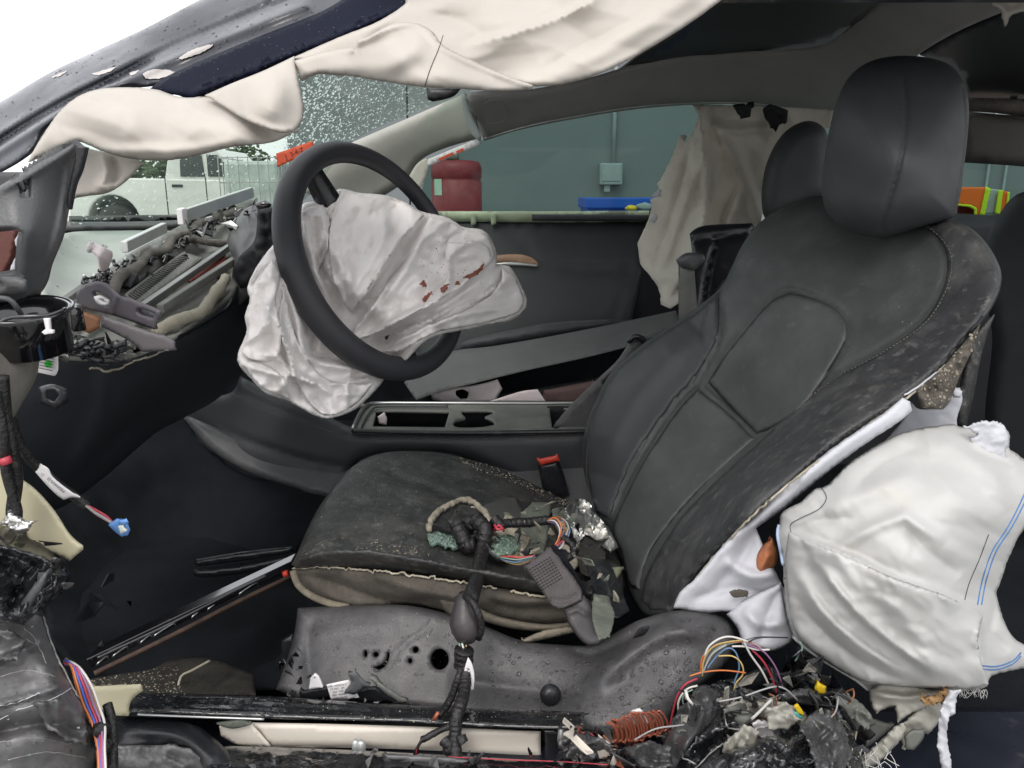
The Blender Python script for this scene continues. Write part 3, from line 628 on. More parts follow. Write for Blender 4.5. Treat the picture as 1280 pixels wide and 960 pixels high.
# far curtain airbag
fc = empty('airbag_curtain', tuple(W(870, 380, 2.05)), 'pale torn curtain airbag hanging over the far side window', 'airbag', 'deployed airbags')
fcl = patch('fabric_sheet', [(866, 131), (900, 131), (985, 134), (1042, 138), (1036, 160), (990, 180), (960, 240), (950, 285), (900, 300), (868, 325), (852, 375), (838, 386), (826, 380), (822, 358), (800, 330), (797, 303), (808, 280), (814, 262), (812, 250), (826, 245), (822, 230), (838, 200), (850, 168), (856, 178), (866, 165), (873, 145)],
      [(880, 140, 2.06), (1030, 145, 2.08), (820, 300, 2.14), (830, 380, 2.02), (880, 290, 1.98), (940, 270, 2.04), (885, 200, 1.99), (920, 200, 2.05)], M['cream_far'], fc, s=4, thick=.003, sharp=30, jag=.3,
      folds=[([(876, 138), (880, 180), (884, 250), (872, 310), (848, 355)], 0.0750, 8, 's', 1), ([(866, 150), (856, 210), (834, 285), (818, 330)], 0.0210, 4, 'v'), ([(880, 190), (858, 250), (834, 320), (822, 345)], 0.0270, 5, 'r'), ([(893, 152), (920, 215), (926, 240), (900, 300)], 0.0450, 8, 's'), ([(926, 222), (905, 262), (897, 292)], 0.0450, 6, 'v'), ([(880, 150), (915, 164), (975, 158)], 0.0375, 5, 'r'), ([(885, 143), (930, 149), (985, 146)], 0.0180, 4, 'v'), ([(852, 352), (838, 345), (820, 350)], 0.0180, 5, 'r'), ([(900, 160), (935, 230), (945, 275)], 0.0300, 6, 'r'), ([(912, 180), (890, 230), (888, 280)], 0.0300, 9, 'v')], wr=[(.018, 60, 75, 2.2, 'f'), (.02, 40, 80, 4, 'c')])
for q in ([(918, 133), (940, 131), (938, 146), (928, 148), (921, 141)], [(954, 137), (963, 130), (975, 134), (985, 138), (984, 152), (975, 154), (970, 165), (965, 158), (960, 146)]):
    patch('mounting_tab', q, [(950, 140, 1.97)], M['dark'], fc, s=3, thick=.012, sharp=40, wr=[(.02, 9, 0, 1, 'f')])
for (x, y) in [(816, 276), (820, 245), (852, 176)]: patch('fabric_tear_tuft', [(x-5, y), (x+3, y-9), (x+7, y-6), (x+2, y+3)], [(x, y, 2.05)], M['felt'], fc, s=3, thick=.002, sm=False, jag=.5)
# --- passenger seat
ps = patch('passenger_seat', [(930, 330), (945, 290), (965, 268), (1000, 248), (1060, 240), (1060, 420), (930, 480)], [(950, 290, 1.9), (1050, 300, 1.85)], M['leather_clean'], car, s=7, r=.04, thick=.1)
patch('headrest', [(952, 240), (958, 205), (972, 176), (990, 158), (1012, 151), (1030, 160), (1037, 182), (1036, 215), (1030, 245), (1010, 262), (985, 272), (962, 280), (954, 268)], [(980, 220, 1.82), (1030, 180, 1.86)], M['leather_clean'], ps, s=5, r=.045, thick=.08)
# raised armrest box between the seats
ar = patch('console_armrest', [(862, 292), (880, 282), (940, 279), (943, 284), (925, 340), (905, 365), (880, 395), (848, 407), (848, 330), (866, 322)], [(870, 290, 1.58), (940, 285, 1.60), (880, 390, 1.5)], M['black_plastic'], car, s=5, r=.01, thick=.07, sharp=40, folds=[([(897, 300), (885, 345), (878, 395)], .02, 3, 'v', 1), ([(866, 300), (900, 297), (938, 290)], .012, 3, 'v', 1)])
patch('armrest_hinge', [(845, 325), (858, 316), (880, 318), (882, 326), (868, 338), (848, 332)], [(860, 325, 1.48)], M['plastic'], ar, s=4, r=.004, thick=.03, sharp=40)
patch('armrest_side', [(850, 334), (868, 338), (872, 390), (848, 408)], [(860, 340, 1.485)], M['duct'], ar, s=5, r=.005, thick=.02, sm=False)
# beam crossing behind the console: passenger seat cushion edge
bm = patch('passenger_cushion', [(505, 478), (540, 450), (570, 438), (620, 432), (700, 418), (780, 402), (845, 388), (850, 404), (800, 428), (740, 445), (650, 465), (590, 480), (555, 488), (520, 500)], [(540, 450, 1.90), (570, 488, 1.70), (845, 388, 1.98), (848, 404, 1.84), (700, 418, 1.93), (720, 450, 1.74)], mat('passenger_leather', (.10, .107, .105), .6, bump=.3, bs=700), car, s=5, r=.010, thick=.2, folds=[([(600, 470), (700, 448), (800, 422), (842, 402)], .006, 3, 'v', 1)])
patch('cushion_piping', [(570, 438), (585, 425), (640, 412), (700, 402), (780, 399), (800, 401), (700, 420), (620, 434)], [(600, 425, 1.95), (790, 400, 2.0)], M['leather_clean'], car, s=6, r=.02, thick=.1)
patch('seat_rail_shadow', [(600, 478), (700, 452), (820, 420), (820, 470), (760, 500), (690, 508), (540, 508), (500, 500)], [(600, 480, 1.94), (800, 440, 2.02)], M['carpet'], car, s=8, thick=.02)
patch('black_crossbar', [(598, 508), (604, 496), (700, 480), (760, 468), (830, 440), (830, 455), (770, 483), (700, 500), (625, 506)], [(610, 490, 1.76), (820, 450, 1.8)], M['dark'], car, s=6, r=.01, thick=.04)

box('roof_side', (.78, .93, 1.315), (1.76, .16, .19), M['paint'], car, bev=.03)
box('outer_rocker', (0, .73, .33), (2.5, .16, .17), M['paint'], car, bev=.03)
# ================================================================== NEAR ROOF RAIL AND PILLAR
ap = patch('roof_rail', [(-40, 150), (0, 128), (60, 92), (110, 68), (180, 36), (262, -6), (330, -30), (560, -30), (545, -14), (440, 22), (330, 60), (235, 100), (190, 108), (120, 118), (60, 160), (35, 195), (-10, 222), (-40, 238)],
      [(0, 128, .93), (262, -5, .96), (0, 215, .82), (235, 100, .84), (500, 10, .86), (110, 68, .94), (60, 160, .83), (330, 20, .87), (130, 90, .865)], M['paint'], car, s=3.6, r=.012, thick=.02,
      folds=[([(-30, 196), (60, 138), (150, 92), (215, 56), (300, 20), (370, -10)], .014, 6, 'v', 1), ([(-30, 208), (60, 150), (160, 100), (250, 60), (380, 8)], .012, 7, 'r', 1), ([(-20, 180), (80, 120), (200, 62), (330, 5)], .008, 5, 'r', 1), ([(60, 120), (120, 88), (190, 60)], .006, 10, 'r')], wr=[(.004, 50, -28, 4, 'f')])
fl = patch('rail_flange', [(186, 112), (215, 92), (300, 55), (400, 15), (460, -15), (580, -30), (520, 5), (440, 42), (368, 70), (300, 98), (245, 120)], [(200, 110, .815), (500, 10, .84), (370, 70, .80), (400, 15, .845)], M['flange'], car, s=5, r=.004, thick=.01, folds=[([(240, 118), (300, 95), (370, 66), (440, 38), (520, 2)], .008, 3, 'r', 1)])
for q in ([(178, 92), (190, 87), (207, 87), (219, 90), (210, 95), (196, 98), (182, 98)], [(224, 72), (240, 62), (266, 55), (262, 60), (246, 68), (228, 74)], [(161, 91), (174, 87), (170, 92), (163, 94)], [(114, 92), (128, 88), (146, 83), (136, 90), (120, 94)], [(64, 96), (84, 88), (78, 93), (66, 98)]):
    o_, Yf_ = INFO[ap]
    patch('paint_scrape', q, lambda x, y: INFO[ap][1](x, y)-.0015, M['scrape'], ap, s=2.5, thick=.0, jag=.35)
scatter('water_drops', ap, 260, .0006, .0022, M['drop'], ap, region=[(0, 130), (110, 68), (262, -5), (420, 5), (230, 90), (100, 130), (0, 180)])
scatter('dust_specks', fl, 120, .0002, .0005, M['dull_edge'], fl, chunky=True)
# ================================================================== NEAR CURTAIN AIRBAG
cn = empty('curtain_airbag', tuple(W(380, 160, .8)), 'cream curtain airbag hanging twisted from the near roof rail', 'airbag', 'deployed airbags')
patch('twisted_end', [(34, 203), (48, 178), (70, 145), (92, 124), (120, 112), (160, 109), (196, 112), (220, 120), (240, 122), (256, 119), (285, 122), (315, 134), (345, 146), (374, 162), (340, 178), (290, 184), (240, 196), (200, 201), (160, 198), (130, 190), (112, 182), (94, 178), (60, 194)],
      [(60, 170, .78), (120, 115, .80), (150, 160, .762), (220, 175, .765), (200, 198, .765), (300, 165, .76), (256, 122, .80), (372, 163, .80), (110, 180, .77), (35, 200, .80)], M['cream'], cn, s=3.5, thick=.0025, r=.008, jag=.15,
      folds=[([(70, 150), (110, 140), (180, 150), (260, 165), (340, 164)], 0.0120, 26, 'r'), ([(120, 186), (175, 188), (240, 186), (300, 176)], 0.0060, 7, 'r'), ([(225, 124), (250, 140), (300, 158)], 0.0036, 5, 'r'), ([(130, 120), (160, 135), (150, 170)], 0.0036, 8, 'v')], wr=[(.003, 45, 10, 2.5, 'f'), (.012, 85, 10, 3, 'c')])
patch('hanging_flap', [(100, 183), (130, 190), (165, 198), (180, 203), (165, 220), (148, 234), (132, 242), (110, 245), (92, 248), (94, 215)],
      [(110, 190, .80), (170, 202, .79), (95, 245, .80), (140, 235, .79)], M['cream'], cn, s=3, thick=.0025, r=.006, folds=[([(126, 190), (132, 215), (126, 232), (140, 236)], 0.0096, 6, 'r'), ([(140, 196), (146, 216), (140, 230)], 0.0084, 5, 'v')])
patch('folded_flap', [(256, 119), (290, 104), (330, 88), (368, 70), (372, 95), (379, 128), (378, 150), (368, 163), (350, 166), (325, 158), (300, 146), (276, 131)],
      [(256, 119, .79), (368, 70, .80), (378, 140, .755), (330, 120, .74), (355, 165, .745), (300, 110, .765)], M['cream'], cn, s=3, thick=.0025, r=.005, folds=[([(258, 120), (290, 143), (330, 160), (368, 164)], 0.0036, 4, 'r', 1), ([(340, 90), (346, 120), (335, 150)], 0.0060, 14, 'r')], wr=[(.002, 30, 30, 2, 'f'), (.012, 85, 30, 3, 'c')])
patch('upper_sheet', [(366, 72), (420, 48), (470, 28), (505, 6), (540, -25), (935, -25), (905, -2), (870, 24), (830, 50), (790, 73), (750, 92), (710, 104), (676, 108), (655, 106), (600, 98), (556, 82), (540, 66), (515, 52), (490, 56), (450, 66), (440, 74), (420, 76), (390, 80)],
      [(366, 72, .80), (540, -20, .85), (905, 0, .84), (790, 73, .79), (676, 108, .79), (600, 80, .80), (700, 40, .80), (520, 28, .81), (640, 0, .83)], M['cream'], cn, s=3.5, thick=.0025, r=.006, jag=.12,
      folds=[([(480, 12), (520, 12), (570, 25), (600, 40), (575, 58)], 0.0120, 12, 'v'), ([(578, 58), (640, 42), (700, 22), (760, -10)], 0.0168, 12, 's'), ([(655, 103), (710, 86), (780, 46), (860, -5)], 0.0132, 16, 'r', 1), ([(660, 100), (720, 62), (800, 20), (830, -5)], 0.0060, 6, 'v'), ([(450, 44), (500, 18), (560, 12)], 0.0072, 8, 'r'), ([(600, 30), (640, 24), (700, 8)], 0.0048, 8, 'r')], wr=[(.004, 60, -25, 2.5, 'f'), (.012, 85, -25, 3, 'c')])
lo_ = patch('lower_sheet', [(368, 76), (400, 66), (432, 60), (444, 62), (447, 50), (460, 46), (490, 30), (520, 29), (541, 40), (556, 58), (600, 80), (650, 101), (668, 106), (660, 112), (620, 114), (575, 111), (530, 109), (480, 102), (430, 94), (398, 92), (376, 100), (372, 90)],
      [(368, 76, .79), (440, 70, .765), (500, 60, .735), (560, 90, .74), (660, 108, .775), (450, 96, .77), (520, 30, .775), (600, 82, .77)], M['cream'], cn, s=3, thick=.0025, r=.006, jag=.12,
      folds=[([(440, 62), (452, 50), (495, 33), (525, 33), (556, 62), (610, 88), (660, 105)], 0.0060, 4, 'r', 1), ([(400, 82), (470, 86), (510, 70), (530, 45)], 0.0096, 14, 'r'), ([(450, 60), (490, 48), (520, 50)], 0.0060, 8, 'v'), ([(500, 95), (560, 98), (620, 106)], 0.0048, 10, 'r')], wr=[(.002, 40, 5, 2.5, 'f'), (.012, 85, 5, 3, 'c')])
seam('seam_crease_line', lo_, [(554, 44), (548, 62), (538, 86), (531, 108)], .00035, M['ink'], lo_, off=.0004)
patch('inner_fold', [(372, 76), (400, 72), (440, 80), (430, 96), (398, 93), (378, 102), (374, 98)], [(380, 90, .81), (430, 80, .80)], M['cream'], cn, s=4, thick=.002, r=.004)
# rag of liner at the upper right corner
rr_ = patch('liner_scrap', [(1238, -10), (1300, -10), (1300, 8), (1280, 14), (1264, 20), (1258, 32), (1254, 28), (1250, 12), (1240, 6)], [(1250, 0, 1.1), (1290, 0, 1.1)], M['cream'], None, s=3, r=.006, thick=.005, jag=.4, wr=[(.01, 10, 0, 1, 'f')], lab='torn scrap of pale headliner dangling in the upper right corner', cat='scrap')
rr2 = patch('liner_scrap', [(1180, -8), (1196, -8), (1192, 2), (1184, 3)], [(1190, 0, 1.1)], M['felt'], None, s=3, r=.003, thick=.004, lab='tiny white scrap at the top edge left of the larger liner scrap', cat='scrap')
# ================================================================== LEFT EDGE: TORN TRIM
sp = patch('mirror_trim', [(-30, 250), (0, 232), (40, 208), (92, 180), (107, 184), (100, 212), (92, 232), (86, 265), (80, 295), (66, 330), (60, 352), (48, 368), (20, 376), (-30, 380)],
      [(-20, 250, .66), (92, 182, .70), (100, 200, .72), (40, 290, .66), (66, 330, .70), (0, 375, .66), (86, 265, .71)], M['plastic'], car, s=4, r=.005, thick=.012, sharp=40,
      holes=[[(22, 228), (40, 221), (40, 246), (26, 247)], [(-25, 284), (0, 283), (18, 284), (30, 292), (32, 310), (31, 345), (12, 348), (-25, 350)]],
      folds=[([(88, 188), (84, 230), (74, 285), (56, 340)], .006, 4, 'r'), ([(0, 240), (50, 212), (92, 186)], .004, 3, 'r')], wr=[(.001, 30, 70, 2.5, 'f')])
patch('trim_edge', [(92, 180), (107, 184), (100, 212), (92, 232), (86, 262), (83, 250), (90, 215), (95, 195)], [(95, 200, .695)], M['black_plastic'], sp, s=3, thick=.006)
patch('trim_inner', [(-30, 215), (50, 215), (50, 255), (-30, 255)], [(0, 230, .74)], M['gloss'], sp, s=8, thick=.004, sm=False)
patch('door_wood_piece', [(-30, 280), (12, 284), (20, 292), (14, 320), (4, 342), (-30, 346)], [(0, 300, .71)], mat('red_brown_trim', (.14, .045, .035), .45, bump=.2, var=.4), sp, s=4, thick=.01)
patch('broken_edge', [(18, 300), (24, 290), (31, 298), (27, 312), (30, 330), (28, 344), (10, 347), (14, 332), (22, 316)], [(20, 300, .70)], M['felt'], sp, s=3, thick=.004, jag=.3, sharp=40)
patch('trim_back', [(-30, 265), (50, 270), (45, 360), (-30, 365)], [(0, 300, .76)], M['gloss'], sp, s=8, thick=.004, sm=False)
patch('trim_ledge', [(-30, 346), (20, 346), (34, 350), (34, 366), (-30, 372)], [(0, 355, .655)], M['plastic'], sp, s=4, r=.004, thick=.02, sharp=40, folds=[([(0, 350), (6, 362), (30, 364)], .004, 2, 'v')])
# clamp ring
rc = W(30, 386, .66); rg = empty('clamp_ring', tuple(W(30, 430, .66)), 'glossy black plastic ring lying at the left edge below the torn trim', 'ring')
Mr = Matrix.Rotation(math.radians(9), 3, 'X')@Matrix.Rotation(math.radians(3), 3, 'Y')
lathe('ring_wall', tuple(rc-np.array([0, -.0, .035])), [(.034, .0), (.036, .032), (.038, .035), (.036, .037), (.032, .035), (.031, 0), (.0305, -.002)], M['gloss'], rg, n=44, M=Mr)
tube3('ring_lip', [tuple(Vector(rc)+Mr@Vector((.037*math.cos(a), .037*math.sin(a), .0))) for a in np.linspace(0, 2*math.pi, 44, endpoint=False)], .0018, M['gloss'], rg, closed=True)
patch('ring_tab', [(54, 398), (61, 398), (62, 412), (66, 413), (66, 417), (55, 418), (52, 415), (57, 411)], [(60, 405, .622)], M['paper'], rg, s=2, thick=.003, sm=False)
tube('inner_cable', [(-20, 372, .63), (10, 374, .635), (22, 386, .64), (28, 396, .65)], .0022, M['plastic'], rg)
tube('front_lip', [(-10, 410, .62), (10, 398, .62), (30, 396, .619), (60, 394, .625), (82, 386, .64)], .0016, M['gloss'], rg)
bl = empty('ball_joint', tuple(W(88, 400, .72)), 'small black post with a bright screw head between ring and brown clip', 'screw')
lathe('post', tuple(W(90, 397, .72)), [(.011, -.012), (.010, .006), (.009, .010)], M['gloss'], bl, n=20)
lathe('screw_head', tuple(W(90, 386, .72)), [(.007, 0), (.0085, .002), (.008, .004), (.003, .0045)], M['chrome'], bl, n=20)
patch('brown_clip', [(83, 404), (93, 398), (96, 388), (104, 389), (126, 396), (125, 410), (112, 417), (100, 412)], [(90, 400, .75), (120, 400, .75)], M['brown'], None, s=3, r=.004, thick=.02, sharp=40, lab='brown plastic clip wedged beside the black ring under the purple-grey bracket', cat='clip')
# grey brackets
bk = empty('trim_bracket', tuple(W(150, 420, .74)), 'purple-grey plastic bracket with two slots lying over the open dashboard', 'bracket')
patch('upper_plate', [(95, 368), (102, 358), (118, 352), (132, 354), (148, 368), (165, 374), (190, 383), (199, 388), (200, 394), (193, 412), (170, 404), (150, 397), (128, 391), (97, 384)],
      [(100, 370, .76), (195, 390, .70), (140, 380, .735)], M['bracket'], bk, s=3, r=.002, thick=.004, sharp=38, holes=[[(115, 366), (122, 365), (136, 373), (138, 378), (134, 383), (124, 379), (117, 373)], [(172, 386), (178, 386), (193, 392), (191, 400), (174, 394), (170, 390)]],
      folds=[([(148, 369), (144, 378), (140, 394)], .003, 2, 'r', 1), ([(170, 382), (196, 390)], .001, 2, 'r', 1)])
patch('slot_frame', [(117, 371), (126, 369), (137, 375), (136, 381), (130, 384), (121, 379)], [(125, 375, .742)], M['paper'], bk, s=2.5, r=.002, thick=.005, holes=[[(123, 374), (128, 373), (133, 377), (131, 380), (125, 377)]])
patch('slot_inner', [(170, 384), (195, 391), (193, 404), (169, 396)], [(180, 392, .722)], M['plastic'], bk, s=4, thick=.003, sm=False)
patch('slot_inner', [(112, 360), (140, 368), (142, 388), (112, 380)], [(125, 375, .772)], M['greydust'], bk, s=4, thick=.003, sm=False)
patch('lower_plate', [(127, 394), (190, 415), (206, 419), (219, 427), (219, 438), (178, 440), (164, 428), (150, 420), (126, 408)], [(130, 400, .73), (215, 430, .68)], mat('purple_grey_plate', (.105, .095, .102), .5, bump=.1, bs=400, var=.06), bk, s=4, r=.0015, thick=.004, sharp=38)
# pink paper tag
tg = empty('paper_tag', tuple(W(125, 335, 1.02)), 'curled pinkish-white paper tag stuck on the dashboard edge', 'tag')
patch('tag_sheet', [(108, 306), (113, 302), (126, 307), (140, 314), (141, 320), (136, 334), (130, 341), (124, 338), (122, 326), (118, 318), (109, 313)], [(110, 306, 1.02), (140, 318, 1.0), (128, 336, 1.02), (125, 318, .985)], M['pinkpaper'], tg, s=2.5, r=.003, thick=.001, folds=[([(112, 312), (124, 320), (136, 328)], .006, 3, 'r')])
tube('tag_roll', [(111, 314, 1.005), (112, 308, 1.0), (115, 303, 1.0)], .003, M['paper'], tg)
text('tag_print', 'AW', 131, 308, 5, 22, lambda x, y: 1.0+0*x, M['ink'], tg)
# ================================================================== DASHBOARD
def lineY(pa, pb, t): return [(pa[i]+(pb[i]-pa[i])*t) for i in range(3)]
db = patch('dashboard', [(-30, 438), (60, 440), (130, 446), (170, 440), (215, 425), (252, 405), (288, 380), (300, 350), (335, 330), (345, 420), (300, 470), (270, 500), (225, 525), (190, 545), (120, 605), (60, 640), (-30, 640)],
      [(0, 440, .80), (130, 446, .86), (215, 425, .98), (290, 380, 1.18), (335, 330, 1.32), (290, 470, 1.32), (225, 525, 1.28), (120, 600, 1.15), (0, 640, 1.0), (130, 520, .98), (60, 540, .90)], M['dash'], car, s=7, r=.02, thick=.03,
      folds=[([(128, 460), (134, 500), (110, 560), (85, 600)], .03, 16, 'r'), ([(300, 455), (250, 480), (200, 505), (150, 545), (100, 600)], .02, 9, 'v', 1), ([(135, 455), (180, 440), (215, 428)], .006, 5, 'r')], wr=[(.02, 90, -35, 2, 'f')])
seam('torn_edge', db, [(112, 460), (140, 463), (165, 452), (195, 443), (215, 430)], .0016, M['foam_edge'], db, off=.001, jit=.8, step=3)
dt = patch('dash_top', [(60, 300), (90, 290), (160, 288), (240, 286), (300, 262), (320, 258), (200, 330), (150, 345), (70, 385), (50, 380)], [(70, 380, 1.0), (90, 290, 1.68), (320, 258, 1.9), (200, 330, 1.3), (60, 300, 1.4)], M['dashtop'], db, s=6, r=.01, thick=.01, wr=[(.01, 60, 0, 2, 'f')])
scatter('debris', dt, 70, .0006, .002, M['glasscrumb'], dt, chunky=True)
# open top of the dash, running away from the camera
T = [(66, 392), (118, 350), (160, 318), (200, 296), (250, 268), (290, 252), (318, 250), (338, 262), (338, 300), (300, 352), (290, 372), (252, 402), (215, 424), (170, 440), (130, 446), (84, 440), (60, 420)]
tY = [(66, 392, .95), (160, 318, 1.15), (250, 268, 1.50), (318, 250, 1.75), (338, 290, 1.50), (290, 372, 1.16), (215, 424, .97), (130, 446, .86), (200, 350, 1.15)]
tray = patch('open_cavity', T, tY, M['duct'], db, s=4, r=.01, thick=.02, folds=[([(120, 400), (180, 370), (250, 320), (330, 262)], .02, 8, 'v', 1), ([(100, 380), (180, 330), (260, 290), (320, 258)], .02, 9, 'r', 1), ([(180, 410), (250, 372), (300, 330)], .025, 9, 'v', 1), ([(190, 428), (250, 398), (290, 365)], .02, 6, 'r', 1)], wr=[(.035, 16, -35, 3, 'r')])
tf = lambda x, y: INFO[tray][1](x, y)-.012
tf2 = lambda x, y: TPS(tY)(x, y)-.03
# vent grille: frame and louvres
grl = patch('vent_grille', [(155, 368), (224, 318), (232, 316), (252, 322), (246, 328), (176, 380), (168, 380)], lambda x, y: TPS(tY)(x, y)-.045, M['duct'], db, s=4, thick=.004, sharp=40, holes=[[(160, 369), (226, 320), (236, 321), (170, 375)]])
patch('grille_back', [(155, 366), (226, 316), (240, 320), (170, 380)], lambda x, y: TPS(tY)(x, y)-.036, M['dark'], grl, s=6, thick=.002, sm=False)
for i in range(26):
    t = (i+.5)/26; x0, y0 = 160+(226-160)*t, 369+(320-369)*t; x1, y1 = 170+(237-170)*t, 375+(321.5-375)*t
    tube3('louvre', W([x0, x1], [y0, y1], TPS(tY)([x0, x1], [y0, y1])-.047), .0013, M['duct'], grl, n=5)
# foam seals
def bead(name, line, r, m, f=tf2, jit=.9, par=db, off=.02):
    p = smooth(line, False, 3, 100); x, y = p[:, 0]+fbm(p[:, 0]/9, p[:, 1]/9, 2)*4*jit, p[:, 1]+fbm(p[:, 0]/9, p[:, 1]/9, 8)*4*jit
    rr = r*(1+.6*fbm(p[:, 0]/7, p[:, 1]/7, 4)); return tube3(name, W(x, y, f(x, y)-off), rr, m, par, n=9)
bead('foam_seal', [(141, 368), (150, 345), (163, 340), (176, 330), (186, 318), (208, 312), (214, 300), (226, 292), (238, 290), (252, 278), (276, 270), (300, 262)], .0075, M['greyfoam'])
bead('foam_seal', [(196, 414), (222, 400), (248, 392), (262, 378), (276, 358), (282, 348)], .0085, mat('pale_seal', (.30, .28, .22), .95, bump=.7, bs=300), off=.03)
bead('foam_seal', [(233, 298), (248, 300), (262, 304), (284, 304)], .006, M['greyfoam'], off=.03)
# rails
def rail(name, a, b, hgt, m, off=.06):
    x = np.array([a[0], b[0]], float); y = np.array([a[1], b[1]], float); Yd = TPS(tY)(x, y)-off; P0 = W(x, y, Yd); up = np.array([0, 0, hgt]); th = np.array([.010, 0, 0])
    V = np.concatenate([P0, P0+up, P0+th, P0+th+up]); fs = [[0, 1, 3, 2], [4, 6, 7, 5], [2, 3, 7, 6], [0, 4, 5, 1], [0, 2, 6, 4], [1, 5, 7, 3]]
    return mk(name, V, fs, m, db, False, bev=.0015)
rail('metal_rail', (152, 316), (202, 291), .016, M['alu'])
rail('metal_rail', (222, 280), (312, 247), .022, M['alu'])
rail('rail_end', (222, 281), (228, 279), .026, M['paper'], .065)
rail('dash_edge_rail', (62, 390), (122, 348), .008, M['duct'], .03)
rail('lower_rail', (196, 392), (290, 330), .012, M['duct'], .04)
rail('inner_beam', (172, 390), (284, 312), .010, M['metal'], .035)
for (x, y, r) in [(235, 298, .007), (258, 293, .010), (262, 276, .014), (245, 282, .012), (280, 268, .013), (128, 357, .010), (225, 330, .006), (188, 345, .008), (275, 345, .010), (160, 352, .013), (207, 320, .012), (292, 262, .012)]:
    c = W(x, y, float(TPS(tY)(x, y)[0])-.035); m = M['yellow'] if (x, y) == (235, 298) and False else (mat('ochre_clip', (.5, .38, .16), .5) if x == 235 else M['black_plastic'])
    box('dash_clip', tuple(c), (r*1.5, r*1.8, r*1.2), m, db, rot=(RNG.random(), RNG.random(), RNG.random()*3), bev=.0015)
# crushed black cable clutter between the rails
seg = []
for i in range(90):
    t = RNG.random(); cx_, cy_ = 112+(320-112)*t, 356+(256-356)*t+RNG.normal(0, 3.5); cx_ += RNG.normal(0, 4)
    n = 5; xs = cx_+np.cumsum(RNG.normal(0, 2.5, n)); ys = cy_+np.cumsum(RNG.normal(0, 2.0, n)); seg.append((W(xs, ys, TPS(tY)(xs, ys)-.045-.01*RNG.random(n)), .0016+.0016*RNG.random()))
multi('cable_clutter', seg, M['gloss'], db, kind='stuff')
seg = []
for i in range(45):
    cx_, cy_ = 70+75*RNG.random(), 425+20*RNG.random(); n = 5; xs = cx_+np.cumsum(RNG.normal(3, 3, n)); ys = cy_+np.cumsum(RNG.normal(0, 1.6, n)); seg.append((W(xs, ys, .80+.03*RNG.random()+0*xs), .0015+.0022*RNG.random()))
multi('cable_clutter', seg, M['black_plastic'], db, kind='stuff')
scatter('debris', tray, 260, .0005, .002, M['crumb'], tray, chunky=True)
patch('red_board', [(228, 345), (262, 322), (282, 318), (276, 335), (240, 352)], lambda x, y: TPS(tY)(x, y)-.03, mat('red_board', (.24, .06, .045), .6), db, s=4, thick=.003)
patch('dash_plate', [(148, 432), (190, 424), (225, 416), (215, 428), (175, 438)], [(150, 432, .80), (220, 420, .88)], M['duct'], db, s=4, r=.003, thick=.01)
patch('lower_lip', [(58, 440), (120, 444), (165, 441), (200, 434), (160, 450), (120, 452), (60, 450)], [(60, 445, .78), (190, 436, .86)], M['duct'], db, s=4, r=.005, thick=.012, folds=[([(60, 447), (130, 448), (180, 441)], .004, 2, 'v')])
# side cover with label, below the ring
sc_ = patch('dash_end_cover', [(-30, 430), (26, 436), (50, 440), (46, 470), (30, 500), (10, 530), (-30, 560)], [(0, 430, .62), (50, 440, .66), (0, 520, .60)], mat('beige_grey_trim', (.17, .16, .14), .6, bump=.2, bs=200, var=.4, vs=14), car, s=5, r=.02, thick=.02)
lb = empty('part_label', tuple(W(50, 468, .70)), 'white printed label with a round green sticker under the black ring', 'label')
lf = lambda x, y: .70+0*np.atleast_1d(x)
patch('label_sheet', [(34, 436), (62, 441), (72, 446), (72, 463), (68, 470), (40, 464), (27, 461)], lf, M['paper'], lb, s=4, thick=.001, sharp=40)
patch('green_dot', [(60+4.6*math.cos(a), 455+4.6*math.sin(a)) for a in np.linspace(0, 2*math.pi, 18, endpoint=False)], lambda x, y: lf(x, y)-.0012, mat('green_sticker', (.02, .55, .03), .6, bump=0), lb, s=2, thick=.0006)
for i in range(5): text('label_print', ['005 7', 'C00 1', 'A 8 3', '0 4 5', '7 1'][i], 35, 443+i*4.4, 4.2, 10, lf, M['ink'], lb)
seg = [(W(np.array([44, 68])-i*.6, np.array([444+i*3.6, 449+i*3.6]), .6985), .0003) for i in range(5)]
multi('label_lines', seg, M['ink'], lb)
patch('dark_bracket', [(48, 484), (66, 480), (84, 486), (86, 502), (70, 512), (50, 504)], [(60, 495, .74)], M['black_plastic'], car, s=4, r=.006, thick=.03, holes=[[(58, 488), (68, 487), (74, 494), (68, 502), (58, 498)]])
# steering column shroud
sh = patch('column_shroud', [(284, 300), (296, 272), (312, 258), (335, 256), (346, 262), (342, 310), (338, 340), (310, 372), (296, 384), (290, 350), (292, 325)], [(290, 300, 1.26), (335, 258, 1.30), (300, 370, 1.20), (320, 310, 1.2)], M['plastic'], car, s=5, r=.02, thick=.04, folds=[([(316, 262), (318, 290), (306, 320)], .02, 4, 'v'), ([(300, 290), (296, 330), (300, 370)], .01, 6, 'r')])
patch('shroud_cavity', [(300, 320), (318, 300), (322, 262), (345, 258), (350, 330), (320, 365), (300, 360), (292, 342)], [(320, 310, 1.17), (330, 260, 1.22)], M['dark'], sh, s=5, r=.01, thick=.02, wr=[(.02, 12, 40, 1.5, 'r')])
patch('instrument_knob', [(318, 266), (338, 264), (340, 274), (322, 275)], [(330, 270, 1.2)], M['plastic'], sh, s=3, r=.004, thick=.02)
patch('stalk', [(318, 254), (330, 250), (340, 256), (334, 264), (322, 262)], [(330, 256, 1.22)], M['gloss'], sh, s=3, r=.006, thick=.02)
